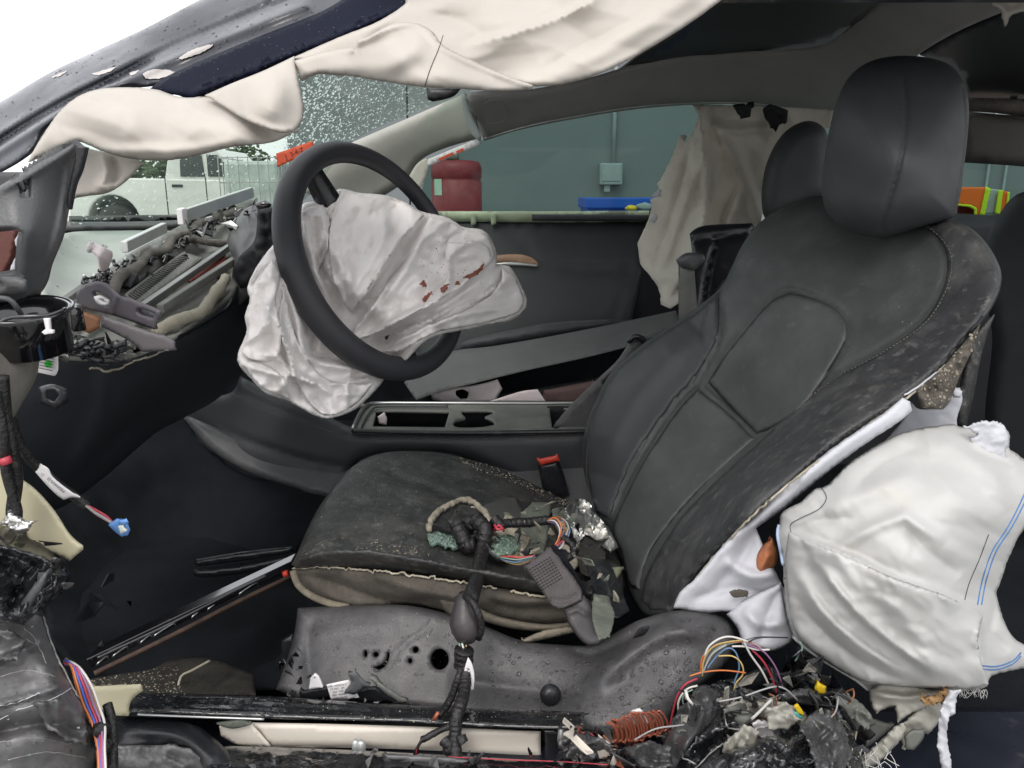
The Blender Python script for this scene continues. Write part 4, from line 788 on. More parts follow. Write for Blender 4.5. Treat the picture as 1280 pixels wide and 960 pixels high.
# windscreen permit sticker
stk = patch('windscreen_sticker', [(345, 192), (368, 184), (391, 176), (391, 185), (370, 198), (347, 209)], [(345, 200, 1.70), (391, 180, 1.70)], M['orange'], None, s=3, thick=.001, sm=False, lab='small orange sticker with dark handwriting on the windscreen above the steering wheel', cat='sticker')
text('handwriting', 'J  3-4-Z', 368, 191.5, 8, -23, INFO[stk][1], M['ink'], stk)
# ================================================================== STEERING WHEEL
SWC = np.array([-.198, 1.171, .906]); til, yaw, SR = .382, -.564, .170
sn = np.array([math.cos(til)*math.cos(yaw), math.cos(til)*math.sin(yaw), math.sin(til)]); sa = np.cross(sn, [0, 0, 1]); sa /= np.linalg.norm(sa); sb = np.cross(sn, sa)
tt = np.linspace(0, 2*math.pi, 72, endpoint=False)
rim = tube3('steering_wheel', [SWC+SR*(math.cos(a)*sa+math.sin(a)*sb) for a in tt], [.0130+.0066*min(1, max(0, (1.31-(SWC+SR*(math.cos(a)*sa+math.sin(a)*sb))[1])/.27)) for a in tt], M['rim'], car, n=20, closed=True)
def sw(u, v, n=0): return SWC+u*sa+v*sb+n*sn
for (a0_, a1_) in [(math.radians(180), .9), (math.radians(-65), .9), (math.radians(90), .9)]:
    P_ = [sw(r*math.cos(a0_), r*math.sin(a0_), -.012-.02*(1-r/SR)) for r in np.linspace(.05, SR*.97, 8)]
    tube3('spoke', P_, np.linspace(.024, .015, 8), M['black_plastic'], rim, n=10)
lathe('hub', tuple(sw(0, 0, -.06)), [(.05, 0), (.06, .01), (.062, .03), (.05, .04)], M['black_plastic'], rim, n=28, M=Matrix([sa, sb, sn]).transposed())
tube3('column', [sw(0, 0, -.05), sw(.0, 0, -.28)], [.035, .04], M['dark'], rim, n=14)
# rim seen at the top left continues: spoke cover
def swY(x, y):
    D = W(x, y, 1.0)-np.array([0, 0, CZ]); return ((SWC-np.array([0, 0, CZ]))@sn)/(D@sn)
# ================================================================== DRIVER AIRBAG
offT = TPS([(300, 430, .045), (340, 320, .045), (330, 470, .05), (412, 520, .05), (470, 485, .05), (372, 262, .04), (425, 240, .03), (440, 330, -.04), (400, 400, .045), (480, 430, .02), (520, 265, -.06), (600, 290, -.12), (658, 375, -.10), (600, 405, -.10), (545, 430, -.09), (500, 452, -.02), (520, 350, -.12), (380, 330, .03), (450, 250, -.01), (370, 420, .05)])
def bagY(x, y):
    x = np.atleast_1d(x); y = np.atleast_1d(y); d = pdist(np.stack([x, y], -1), RIMPX, True)[0]
    s_ = swY(x, y); o = offT(x, y); left = np.clip((520-x)/40, 0, 1)          # the cloth goes round behind the near side of the rim
    k = np.clip(1-(d-26)/30, 0, 1)*left; k = k*k*(3-2*k); return s_+o+np.maximum(.047-o, 0)*k
def proj(P):
    P = np.asarray(P); Z = P[:, 2]-CZ; c, s = math.cos(PITCH), math.sin(PITCH); f = P[:, 1]*c-Z*s; u = P[:, 1]*s+Z*c
    return np.stack([640+F*P[:, 0]/f, 480-F*u/f], -1)
RIMPX = proj([SWC+SR*(math.cos(a)*sa+math.sin(a)*sb) for a in tt])
AB = [(372, 268), (380, 254), (398, 252), (408, 250), (418, 240), (427, 236), (450, 241), (482, 244), (505, 252), (522, 262), (533, 266), (545, 268), (562, 273), (580, 284), (602, 287), (614, 298), (621, 318), (620, 330), (638, 334), (648, 350), (659, 374), (655, 388), (640, 400), (610, 406), (585, 412), (556, 417), (535, 426), (518, 440), (504, 453), (494, 452), (486, 462), (478, 478), (458, 500), (440, 514), (413, 523), (395, 520), (372, 508), (358, 500), (344, 496), (330, 490), (312, 472), (298, 455), (298, 440), (308, 415), (306, 395), (312, 375), (309, 360), (318, 338), (330, 320), (342, 305), (352, 290)]
ab = empty('driver_airbag', tuple(SWC-np.array([0, 0, .1])), 'crumpled white driver airbag spilling out of the steering wheel with reddish-brown stains', 'airbag', 'deployed airbags')
fld = [  # (line, amp, width, kind)
 ([(427, 238), (412, 280), (410, 330), (425, 372)], .018, 9, 's'), ([(480, 246), (478, 300), (450, 350), (428, 378)], .014, 10, 'r'), ([(452, 242), (440, 300), (430, 350)], .010, 12, 'v'),
 ([(535, 268), (500, 300), (478, 335), (440, 392)], .026, 12, 's'), ([(560, 275), (520, 310), (500, 350), (440, 415)], .018, 10, 'r'), ([(526, 305), (496, 340), (470, 385), (446, 420)], .012, 5, 'v'),
 ([(612, 300), (585, 305), (562, 325), (560, 360), (520, 390), (450, 425)], .024, 11, 's'), ([(618, 322), (590, 345), (555, 375), (500, 400), (455, 428)], .024, 8, 'r'), ([(600, 352), (550, 385), (500, 410), (470, 432)], .018, 5, 'v'),
 ([(640, 336), (630, 352), (590, 375), (540, 398), (480, 425)], .022, 9, 's'), ([(655, 380), (610, 388), (560, 398), (510, 420), (470, 440)], .014, 8, 'r'), ([(614, 345), (605, 365), (560, 392), (530, 412)], .014, 4, 'v'),
 ([(545, 412), (520, 428), (480, 445)], .014, 5, 's'), ([(560, 300), (545, 290), (528, 300), (516, 325)], .014, 6, 'r'), ([(597, 290), (570, 292), (550, 310)], .012, 5, 'v'),
 ([(374, 262), (388, 270), (404, 268), (402, 300), (392, 330)], .012, 5, 's'), ([(408, 252), (410, 285), (400, 330), (412, 360)], .014, 6, 'v'), ([(380, 275), (388, 310), (398, 345), (415, 380)], .012, 7, 'r'),
 ([(395, 335), (412, 350), (420, 380), (430, 400)], .012, 5, 'v'), ([(405, 345), (425, 360), (428, 390)], .010, 4, 'r'),
 ([(330, 322), (342, 350), (338, 385), (350, 420), (342, 450)], .020, 12, 'r'), ([(352, 360), (348, 400), (362, 440), (370, 480)], .022, 10, 's'), ([(310, 362), (330, 372), (336, 398), (322, 420), (304, 430)], .016, 9, 's'),
 ([(345, 320), (360, 360), (372, 400), (380, 440), (400, 470)], .016, 9, 'r'), ([(300, 452), (325, 462), (355, 470), (362, 500)], .014, 8, 'r'), ([(318, 440), (350, 448), (362, 466), (400, 480), (440, 478), (470, 470)], .018, 8, 's'),
 ([(388, 395), (395, 420), (390, 440), (402, 446), (425, 445)], .016, 5, 'v'), ([(370, 410), (380, 440), (395, 452), (430, 460), (465, 462)], .016, 7, 'r'), ([(362, 455), (385, 475), (420, 492), (460, 490)], .012, 9, 's'), ([(440, 462), (434, 485), (436, 508)], .010, 6, 'r'), ([(400, 475), (396, 500), (412, 520)], .014, 8, 'v'), ([(340, 330), (322, 345), (314, 362)], .010, 5, 'v'),
 ([(338, 340), (336, 352), (318, 356)], .008, 4, 's'), ([(366, 340), (380, 365), (384, 395)], .012, 6, 'v')]
AW = TPS
fld = [(a_, b_*1.35, c_*.85, d_) for a_, b_, c_, d_ in fld]
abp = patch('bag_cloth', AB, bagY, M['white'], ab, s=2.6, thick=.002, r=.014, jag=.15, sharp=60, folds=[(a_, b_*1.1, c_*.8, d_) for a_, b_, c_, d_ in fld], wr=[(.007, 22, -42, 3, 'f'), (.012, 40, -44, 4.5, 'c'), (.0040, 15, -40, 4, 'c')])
abY = INFO[abp][1]
def stain(pts, m=M['blood'], host=abp, jag=.6, s=1.6, name='stain'):
    return patch(name, pts, lambda x, y: INFO[host][1](x, y)-.0012, m, host, s=s, thick=0, jag=jag)
0 and stain([(550, 361), (556, 356), (566, 353), (574, 351), (576, 355), (566, 358), (560, 363), (554, 366), (551, 366)])
0 and stain([(576, 349), (584, 346), (592, 342), (600, 335), (604, 330), (603, 336), (596, 343), (588, 348), (579, 351)])
0 and stain([(526, 372), (532, 367), (539, 364), (538, 370), (532, 376), (527, 377)]); 0 and stain([(524, 354), (529, 351), (534, 357), (528, 358)])
scatter('stain_specks', abp, 70, .0005, .0017, M['blood'], abp, region=[(520, 345), (600, 320), (612, 340), (560, 372), (525, 385)], chunky=True, flat=.1)
scatter('stain_specks', abp, 45, .0004, .0012, M['blood'], abp, region=[(530, 290), (560, 300), (555, 330), (525, 325)], chunky=True, flat=.1)
scatter('stain_specks', abp, 35, .0004, .0014, M['blood'], abp, region=[(600, 298), (616, 300), (620, 322), (606, 325)], chunky=True, flat=.1)
scatter('stain_specks', abp, 60, .0003, .0008, mat('brown_specks', (.3, .2, .14), .8), abp, chunky=True, flat=.1)

ths = mat('bag_seam_crease', (.42, .38, .36), .9)  # thin grey lines: stitch seams, and crease shade drawn as colour
for q in [[(428, 374), (470, 372), (500, 352), (530, 318)], [(558, 312), (572, 318), (590, 320), (600, 334)], [(566, 294), (552, 300), (541, 303), (524, 302)], [(600, 352), (606, 368), (592, 380)], [(352, 356), (380, 366)], [(330, 398), (352, 404), (378, 440)], [(365, 478), (400, 488), (436, 492)], [(480, 246), (484, 270), (478, 290)]]:
    seam('seam_crease_line', abp, q, .00028, ths, abp, jit=.15, off=.0002)

def layer(name, q, host, off, m, par, ang, r=.004, amp=1.0, **kw):
    """a fold of the same cloth lying over the rest, with an edge of its own"""
    return patch(name, q, lambda x, y: INFO[host][1](x, y)-off, m, par, s=2.4, r=r, thick=.0015, jag=.15, sharp=50, wr=[(.010*amp, 26, ang, 4, 'c'), (.004*amp, 11, ang, 3.5, 'c')], **kw)
layer('cloth_fold', [(428, 238), (455, 243), (482, 246), (508, 256), (530, 267), (515, 285), (492, 315), (468, 350), (440, 392), (428, 376), (418, 352), (412, 320), (413, 285), (420, 255)], abp, .005, M['white'], abp, -65)
f1 = layer('cloth_fold', [(538, 270), (562, 276), (582, 287), (603, 291), (613, 301), (618, 320), (612, 330), (590, 345), (560, 365), (530, 385), (490, 408), (452, 424), (440, 428), (446, 408), (468, 378), (490, 345), (512, 318), (524, 298)], abp, .009, M['white'], abp, -42)
f2 = layer('cloth_fold', [(560, 302), (580, 303), (600, 302), (612, 312), (614, 328), (596, 344), (570, 362), (545, 378), (528, 385), (540, 366), (556, 350), (562, 335), (556, 318)], abp, .015, M['white'], abp, -35)
layer('cloth_fold', [(628, 336), (642, 344), (650, 360), (655, 376), (648, 390), (620, 400), (585, 408), (548, 415), (520, 428), (496, 440), (478, 440), (500, 424), (540, 404), (580, 388), (612, 370), (626, 352)], abp, .008, M['white'], abp, -25)
layer('cloth_fold', [(376, 266), (388, 258), (404, 256), (411, 272), (410, 300), (402, 330), (396, 348), (388, 335), (382, 305)], abp, .006, M['white'], abp, 75)
layer('cloth_fold', [(355, 362), (362, 395), (372, 430), (390, 458), (410, 474), (440, 480), (466, 480), (452, 498), (436, 511), (414, 519), (392, 508), (372, 480), (358, 445), (350, 405)], abp, .007, M['white'], abp, 60)
layer('cloth_fold', [(314, 372), (326, 345), (340, 325), (350, 345), (345, 375), (352, 410), (350, 440), (335, 452), (312, 448), (302, 440), (310, 415), (309, 395)], abp, .008, M['white'], abp, 80)
layer('cloth_fold', [(302, 456), (318, 452), (340, 460), (354, 474), (362, 500), (345, 493), (328, 485), (312, 468)], abp, .006, M['white'], abp, 40)
for q, h in [([(550, 361), (556, 356), (566, 353), (574, 351), (576, 355), (566, 358), (560, 363), (554, 366), (551, 366)], f2), ([(579, 347), (586, 343), (594, 339), (602, 332), (605, 328), (604, 335), (597, 343), (588, 348)], f2), ([(528, 374), (533, 368), (540, 364), (539, 371), (533, 377), (529, 378)], f1), ([(524, 355), (529, 350), (535, 357), (529, 359)], f1)]:
    stain(q, host=h)
for h, rg in [(f2, [(545, 345), (600, 310), (612, 330), (560, 372), (535, 382)]), (f1, [(520, 330), (560, 290), (600, 296), (560, 345), (515, 380)])]:
    scatter('stain_specks', h, 60, .0004, .0014, M['blood'], h, region=rg, chunky=True, flat=.1)
# ================================================================== CENTRE CONSOLE
cs = patch('centre_console', [(225, 515), (262, 498), (290, 490), (300, 470), (340, 490), (400, 515), (440, 534), (480, 538), (600, 540), (735, 537), (742, 600), (760, 640), (700, 640), (640, 600), (580, 570), (500, 564), (450, 575), (420, 610), (380, 612), (330, 596), (290, 578), (250, 555)],
      [(230, 520, 1.62), (300, 480, 1.56), (440, 536, 1.44), (735, 540, 1.42), (500, 565, 1.43), (400, 605, 1.45), (290, 570, 1.5), (740, 600, 1.42)], M['leather_clean'], car, s=6, r=.02, thick=.03,
      folds=[([(228, 520), (262, 530), (320, 555), (390, 578), (440, 584), (480, 580), (520, 568)], .012, 3, 'v', 1), ([(290, 487), (340, 507), (400, 530), (440, 541), (500, 545), (735, 545)], .006, 3, 'v', 1)])
stitches('stitching', cs, [(286, 492), (340, 512), (400, 535), (450, 547), (560, 549), (732, 547)], M['greyfoam'], cs, gap=4.5, ln=3, r=.0007)
patch('console_lower_trim', [(225, 517), (262, 531), (320, 556), (390, 580), (440, 586), (480, 582), (520, 570), (600, 572), (700, 570), (740, 568), (745, 640), (700, 660), (420, 622), (370, 610), (310, 590), (262, 560)], [(240, 525, 1.55), (440, 600, 1.43), (740, 600, 1.40)], M['plastic'], cs, s=6, r=.012, thick=.02)
# tray top: real horizontal frame with holes
ty = lambda x, y: np.interp(np.atleast_1d(y), [500, 508, 538, 545], [1.70, 1.655, 1.435, 1.40])
patch('tray_top', [(438, 536), (446, 520), (456, 508), (480, 504), (850, 503), (850, 520), (735, 538), (480, 539)], ty, M['duct'], cs, s=3, thick=.006, sharp=40,
      holes=[[(466, 533), (470, 516), (478, 513), (562, 514), (556, 534)], [(566, 530), (570, 525), (582, 522), (577, 517), (578, 513), (610, 513), (618, 516), (606, 521), (616, 526), (618, 531), (600, 534), (572, 534)], [(687, 510), (704, 510), (720, 512), (700, 534), (690, 534)]])
tube('tray_rim', [(441, 537, 1.43), (448, 520, 1.54), (458, 507, 1.64), (475, 504, 1.67), (560, 504, 1.67), (740, 503.5, 1.67), (850, 501, 1.67)], .004, M['chrome'], cs)
tube('tray_rim', [(450, 537, 1.43), (457, 522, 1.53), (466, 511, 1.61), (480, 508, 1.63), (560, 508, 1.63)], .0028, M['plastic'], cs)
tube('tray_edge', [(440, 538, 1.425), (500, 540, 1.425), (600, 541, 1.425), (735, 539, 1.425)], .0045, M['black_plastic'], cs)
box('tray_well', (-.03, 1.55, .47), (.62, .19, .004), M['dark'], cs, bev=0)
for (px, n_) in ((516, 0), (594, 1), (706, 2)): pass
patch('bin_wall', [(463, 512), (566, 512), (562, 536), (462, 536)], [(500, 520, 1.66)], M['dark'], cs, s=8, thick=.004, sm=False)
patch('cup_wall', [(562, 511), (622, 511), (622, 536), (562, 536)], [(590, 520, 1.64)], M['dark'], cs, s=8, thick=.004, sm=False)
patch('slot_wall', [(684, 508), (730, 508), (715, 536), (684, 536)], [(700, 520, 1.64)], M['dark'], cs, s=8, thick=.004, sm=False)
0 and tube3('cup_holder_lip', [tuple(c+np.array([.036*math.cos(a), .036*math.sin(a)*.9+.02, 0])) for a in np.linspace(0, 2*math.pi, 30, endpoint=False)], .002, M['duct'], cs, closed=True)
patch('bin_scrap', [(472, 521), (480, 515), (484, 523), (483, 531), (474, 530)], [(478, 524, 1.52)], M['pinkpaper'], None, s=2, r=.003, thick=.004, jag=.3, lab='small white and red scrap in the open console bin', cat='scrap')
for i in range(3): tube3('console_cable', W(np.array([694, 704, 716])+i*3, np.array([530, 522, 516])+i, 1.52+.0*np.arange(3)), .004, M['black_plastic'], cs)
patch('console_back_cover', [(690, 535), (708, 512), (740, 480), (770, 452), (790, 425), (806, 420), (812, 436), (800, 470), (770, 520), (740, 545)], [(700, 530, 1.44), (800, 430, 1.50)], M['cover'], car, s=5, r=.006, thick=.04, holes=[[(752, 479), (764, 466), (770, 469), (758, 483)]], folds=[([(765, 455), (780, 462)], .004, 2, 'v'), ([(775, 445), (790, 452)], .004, 2, 'v')])
patch('slot_shadow', [(748, 480), (764, 462), (774, 468), (758, 486)], [(760, 475, 1.475)], M['dark'], car, s=6, thick=.004, sm=False)
patch('cover_lever', [(783, 428), (790, 419), (800, 418), (812, 426), (808, 440), (803, 430), (794, 424), (788, 430)], [(795, 425, 1.45)], M['black_plastic'], car, s=3, r=.003, thick=.02)
fb = empty('fallen_cloth', tuple(W(600, 498, 1.75)), 'whitish torn cloth lying between console and passenger seat', 'cloth')
patch('cloth_piece', [(538, 492), (560, 486), (590, 482), (608, 478), (622, 474), (628, 486), (618, 503), (560, 503), (540, 500)], [(540, 495, 1.76), (610, 480, 1.78)], M['pinkpaper'], fb, s=3, r=.004, thick=.004, holes=[[(570, 488), (578, 486), (586, 491), (584, 498), (577, 500), (570, 494)]], wr=[(.012, 25, 20, 1.5, 'f')])
patch('cloth_piece', [(612, 502), (650, 490), (672, 487), (682, 502)], [(640, 495, 1.74)], M['pinkpaper'], fb, s=3, thick=.004)
patch('brown_cloth', [(676, 504), (680, 488), (720, 480), (742, 476), (744, 500), (720, 505)], [(700, 490, 1.76)], mat('brown_felt', (.13, .085, .08), .9, bump=.4), fb, s=4, r=.006, thick=.01, wr=[(.01, 14, 10, 1.5, 'f')])
# ================================================================== BUCKLE
bc = empty('belt_buckle', tuple(W(690, 620, 1.38)), 'black seat belt buckle with a red release button between seat and console', 'buckle')
patch('buckle_body', [(672, 580), (697, 574), (704, 590), (712, 618), (700, 626), (680, 620)], [(690, 600, 1.36)], M['black_plastic'], bc, s=4, r=.008, thick=.03, sharp=40)
patch('red_release', [(671, 574), (697, 569), (700, 576), (676, 582)], [(685, 575, 1.352)], M['red'], bc, s=3, r=.002, thick=.012, sharp=40)
# ================================================================== DRIVER SEAT
bkc = [(735, 560, 1.28), (780, 480, 1.30), (860, 400, 1.31), (910, 330, 1.31), (1000, 250, 1.28), (1110, 262, 1.15), (1200, 285, 1.02), (1250, 345, .92), (1225, 410, .86), (1100, 520, .80), (1000, 590, .775), (930, 650, .775), (850, 755, .83), (795, 765, .95), (770, 680, 1.12), (950, 440, 1.15), (880, 480, 1.21), (940, 540, 1.08), (1010, 430, 1.09), (830, 600, 1.12), (1070, 410, 1.02), (1000, 330, 1.19), (1120, 350, 1.06), (800, 560, 1.19), (900, 640, .93)]
SB = [(742, 630), (732, 600), (728, 565), (733, 530), (745, 500), (762, 468), (790, 440), (830, 412), (870, 385), (900, 360), (914, 335), (928, 306), (950, 278), (985, 256), (1030, 245), (1100, 265), (1180, 274), (1212, 284), (1236, 308), (1251, 338), (1250, 362), (1240, 385), (1226, 404), (1200, 435), (1170, 468), (1140, 492), (1100, 520), (1050, 553), (1000, 592), (950, 634), (905, 680), (868, 722), (845, 758), (840, 768), (815, 772), (800, 765), (786, 740), (775, 700), (762, 668), (750, 650)]
sf = [([(912, 340), (902, 370), (900, 420), (888, 450), (870, 478), (845, 505), (810, 555), (785, 600), (762, 660)], 0.0110, 4.0, 'v', 1), ([(895, 375), (882, 400), (880, 440), (884, 462)], 0.0066, 2.4, 'v'),
      ([(880, 480), (900, 450), (930, 410), (960, 375), (985, 362), (1010, 368), (1045, 382), (1062, 402), (1060, 425), (1040, 460), (1005, 510), (970, 535), (945, 546)], 0.0066, 2.6, 'v', 1), ([(872, 481), (910, 512), (945, 545)], 0.0077, 2.4, 'v', 1),
      ([(1150, 282), (1172, 300), (1182, 325), (1176, 360), (1150, 400), (1100, 435), (1050, 462), (1010, 490), (975, 520), (950, 545), (900, 590), (850, 640), (815, 690), (800, 740)], 0.0066, 3.6, 'v', 1),
      ([(1140, 478), (1120, 474), (1080, 478), (1020, 500), (960, 545)], 0.0055, 3.2, 'v'), ([(1090, 500), (1030, 530), (960, 580), (900, 635), (850, 700), (825, 750)], .03, 26, 'r'), ([(745, 590), (770, 520), (820, 455), (870, 410)], .022, 22, 'r')]
seat = patch('driver_seat', SB, bkc, M['leather'], car, s=4.2, r=.025, thick=.10, folds=sf, sharp=45, wr=[(.0015, 60, -40, 2, 'f')])
ins = patch('centre_panel', [(885, 478), (902, 450), (932, 412), (962, 378), (986, 366), (1010, 371), (1042, 385), (1058, 403), (1057, 424), (1038, 458), (1003, 507), (968, 532), (945, 541), (912, 508)], lambda x, y: TPS(bkc)(x, y)-.009, M['leather'], seat, s=3.5, r=.006, thick=.01, sharp=38)
lowp = patch('lower_panel', [(872, 486), (910, 516), (942, 548), (896, 590), (848, 640), (812, 690), (797, 735), (786, 728), (776, 690), (766, 660), (790, 604), (815, 560), (848, 512)], lambda x, y: TPS(bkc)(x, y)-.008, M['leather'], seat, s=3.5, r=.006, thick=.01, sharp=45)
sF = lambda x, y: INFO[seat][1](x, y)-.004
nb = patch('side_bolster', [(1152, 283), (1184, 276), (1211, 287), (1234, 311), (1247, 340), (1246, 362), (1236, 384), (1222, 404), (1196, 434), (1166, 466), (1138, 488), (1098, 517), (1048, 550), (998, 589), (948, 631), (902, 677), (864, 720), (842, 754), (834, 764), (812, 764), (800, 750), (806, 724), (820, 696), (852, 646), (902, 595), (952, 550), (978, 524), (1012, 495), (1052, 467), (1102, 440), (1152, 404), (1178, 362), (1184, 326), (1174, 300)], sF, M['leather_scuffed'], seat, s=4, r=.004, thick=.006, sharp=40)
patch('far_bolster', [(745, 640), (735, 602), (731, 566), (736, 532), (748, 502), (765, 470), (793, 443), (832, 415), (872, 389), (898, 366), (900, 400), (896, 424), (884, 450), (864, 478), (840, 505), (806, 553), (780, 600), (762, 650)], lambda x, y: INFO[seat][1](x, y)-.003, M['leather_clean'], seat, s=4, r=.004, thick=.006, sharp=40)
stitches('stitching', nb, [(1158, 282), (1180, 302), (1190, 326), (1183, 362), (1156, 404), (1104, 440), (1052, 468), (1012, 496)], M['greyfoam'], nb, gap=5, ln=3, r=.0006)
stitches('stitching', seat, [(738, 620), (733, 585), (736, 545), (750, 505), (780, 460)], M['greyfoam'], seat, gap=4, ln=2.5, r=.0006)
stitches('stitching', seat, [(1000, 518), (940, 566), (890, 616), (850, 664), (822, 715)], M['greyfoam'], seat, gap=4, ln=2.5, r=.0005)
seam('torn_seam', seat, [(1182, 456), (1140, 493), (1095, 524), (1050, 556), (1000, 594), (950, 636), (905, 682), (870, 724), (847, 760)], .0013, M['foam_edge'], seat, jit=.5, off=.0005)
seam('torn_seam', seat, [(1130, 494), (1150, 482), (1170, 466)], .0012, M['felt'], seat, jit=.4, off=.002)
scatter('water_drops', seat, 260, .0006, .0018, M['drop'], seat, region=[(850, 560), (1000, 480), (1130, 430), (1200, 300), (1230, 340), (1100, 520), (850, 760), (790, 740)])
scatter('dust_specks', seat, 200, .0003, .0010, M['crumb'], seat, chunky=True, flat=.2, region=[(790, 600), (1000, 380), (1200, 290), (1250, 340), (1100, 520), (840, 760), (790, 740)])
# headrest
hr = patch('headrest', [(1027, 235), (1030, 200), (1036, 165), (1045, 130), (1060, 98), (1085, 78), (1120, 70), (1160, 72), (1188, 82), (1204, 102), (1211, 130), (1210, 165), (1206, 200), (1201, 240), (1194, 268), (1186, 274), (1150, 284), (1105, 296), (1080, 294), (1050, 283), (1032, 262)],
      [(1030, 220, 1.12), (1130, 200, 1.00), (1205, 180, 1.06), (1120, 75, 1.10), (1090, 290, 1.04), (1180, 270, 1.02), (1080, 150, 1.05)], M['leather_clean'], seat, s=3, r=.05, thick=.07,
      folds=[([(1130, 100), (1133, 140), (1128, 190), (1118, 230), (1102, 285)], .006, 2.6, 'v', 1), ([(1203, 110), (1206, 160), (1199, 220), (1190, 268)], .005, 2.6, 'v', 1)])
stitches('stitching', hr, [(1205, 110), (1208, 160), (1201, 220), (1192, 266)], M['greyfoam'], hr, gap=4, ln=2.5, r=.0004)
scatter('dust_specks', hr, 40, .0003, .0006, M['crumb'], hr, chunky=True, flat=.2)
for x in (1090, 1150): tube('headrest_post', [(x, 260, 1.12), (x+2, 300, 1.19)], .006, M['metal'], seat)
# torn side of the backrest: foam, felt, back shell
tb = patch('torn_foam', [(1145, 488), (1170, 468), (1200, 434), (1226, 404), (1214, 440), (1200, 470), (1188, 500), (1178, 512), (1150, 510)], [(1150, 500, .83), (1226, 404, .87), (1180, 505, .84)], M['foam'], seat, s=3, r=.01, thick=.03, wr=[(.03, 16, 60, 1.6, 'r')])
scatter('foam_crumbs', tb, 120, .0006, .0022, M['crumb'], tb, chunky=True)
patch('back_shell', [(1216, 420), (1228, 406), (1244, 392), (1228, 440), (1216, 500), (1208, 535), (1194, 532), (1196, 500), (1205, 460)], [(1220, 450, .90)], M['leather_dirty'], seat, s=4, r=.006, thick=.02, wr=[(.006, 14, 80, 2, 'f')])
patch('side_felt', [(1140, 503), (1150, 512), (1180, 512), (1190, 495), (1200, 485), (1203, 500), (1196, 525), (1200, 545), (1120, 560), (1100, 560), (1130, 525)], [(1150, 520, .87), (1200, 490, .89)], M['felt'], seat, s=4, thick=.004, wr=[(.01, 30, 20, 2, 'f')])
patch('felt_tab', [(1188, 488), (1195, 484), (1203, 489), (1201, 497), (1192, 497)], [(1195, 490, .86)], M['felt'], seat, s=2.5, r=.003, thick=.006)
fe = patch('felt_strip', [(1128, 497), (1138, 502), (1140, 514), (1120, 530), (1080, 556), (1030, 594), (985, 632), (945, 660), (962, 700), (990, 760), (984, 790), (960, 800), (925, 770), (905, 764), (880, 766), (842, 760), (850, 740), (870, 722), (905, 680), (950, 634), (1000, 592), (1050, 553), (1100, 520)],
      [(1130, 500, .80), (1000, 600, .785), (850, 750, .81), (985, 690, .80), (980, 790, .78), (900, 720, .80)], M['felt'], seat, s=4, r=.004, thick=.004, jag=.25,
      folds=[([(1125, 512), (1050, 562), (980, 620), (930, 665), (900, 700)], .008, 8, 'r'), ([(1000, 600), (960, 630), (920, 662)], .01, 4, 'v'), ([(945, 660), (925, 700), (890, 740)], .014, 10, 'v'), ([(905, 700), (940, 720), (975, 716)], .014, 8, 'r'), ([(865, 750), (920, 735), (960, 745), (985, 740)], .010, 6, 'v')], wr=[(.008, 40, -40, 2, 'f')])
patch('torn_hole', [(944, 715), (946, 695), (955, 680), (966, 674), (972, 690), (970, 706), (958, 718), (950, 727)], [(955, 700, .792)], mat('rusty_inner', (.34, .12, .05), .6, bump=.5, bs=150, var=.4, vs=60), seat, s=3, r=.008, thick=.01, folds=[([(950, 715), (962, 690)], .006, 4, 'r')])
patch('foam_lump', [(912, 742), (922, 738), (936, 740), (934, 745), (918, 747)], [(920, 742, .785)], M['foam'], seat, s=2, thick=.003, jag=.5)
# seat cushion
CU = [(364, 706), (372, 690), (384, 662), (400, 632), (425, 598), (450, 577), (480, 566), (515, 564), (555, 567), (600, 578), (640, 592), (680, 612), (715, 630), (745, 652), (775, 700), (780, 745), (760, 752), (700, 748), (640, 738), (580, 728), (520, 718), (460, 712), (410, 710), (380, 712)]
cuc = [(364, 706, .93), (384, 662, 1.02), (425, 598, 1.18), (480, 566, 1.30), (555, 567, 1.34), (640, 592, 1.34), (715, 630, 1.30), (745, 655, 1.22), (775, 720, 1.02), (700, 745, .885), (580, 727, .875), (460, 711, .875), (400, 705, .90), (520, 640, 1.08), (640, 660, 1.08), (450, 660, 1.02)]
cu = patch('seat_cushion', CU, cuc, M['leather_dirty'], seat, s=4.5, r=.02, thick=.06,
      folds=[([(452, 580), (490, 592), (535, 608), (568, 622), (600, 640)], .012, 4, 'v'), ([(372, 700), (400, 680), (440, 668), (500, 672), (560, 690)], .014, 5, 's'), ([(400, 640), (440, 640), (500, 652), (540, 664)], .010, 10, 'r'), ([(560, 580), (620, 600), (680, 628), (740, 668)], .012, 12, 'r'), ([(420, 615), (470, 610), (520, 626)], .006, 8, 'v')], wr=[(.012, 50, 15, 2, 'f'), (.003, 10, 10, 2, 'f')])
scatter('foam_crumbs', cu, 260, .0006, .0022, M['crumb'], cu, chunky=True, region=[(560, 568), (600, 574), (650, 592), (720, 630), (716, 640), (650, 606), (600, 590)])
scatter('foam_crumbs', cu, 130, .0005, .0018, M['crumb'], cu, chunky=True, region=[(378, 690), (430, 690), (470, 672), (540, 690), (540, 700), (400, 704)])
scatter('dust_specks', cu, 600, .0003, .0012, M['crumb'], cu, chunky=True)
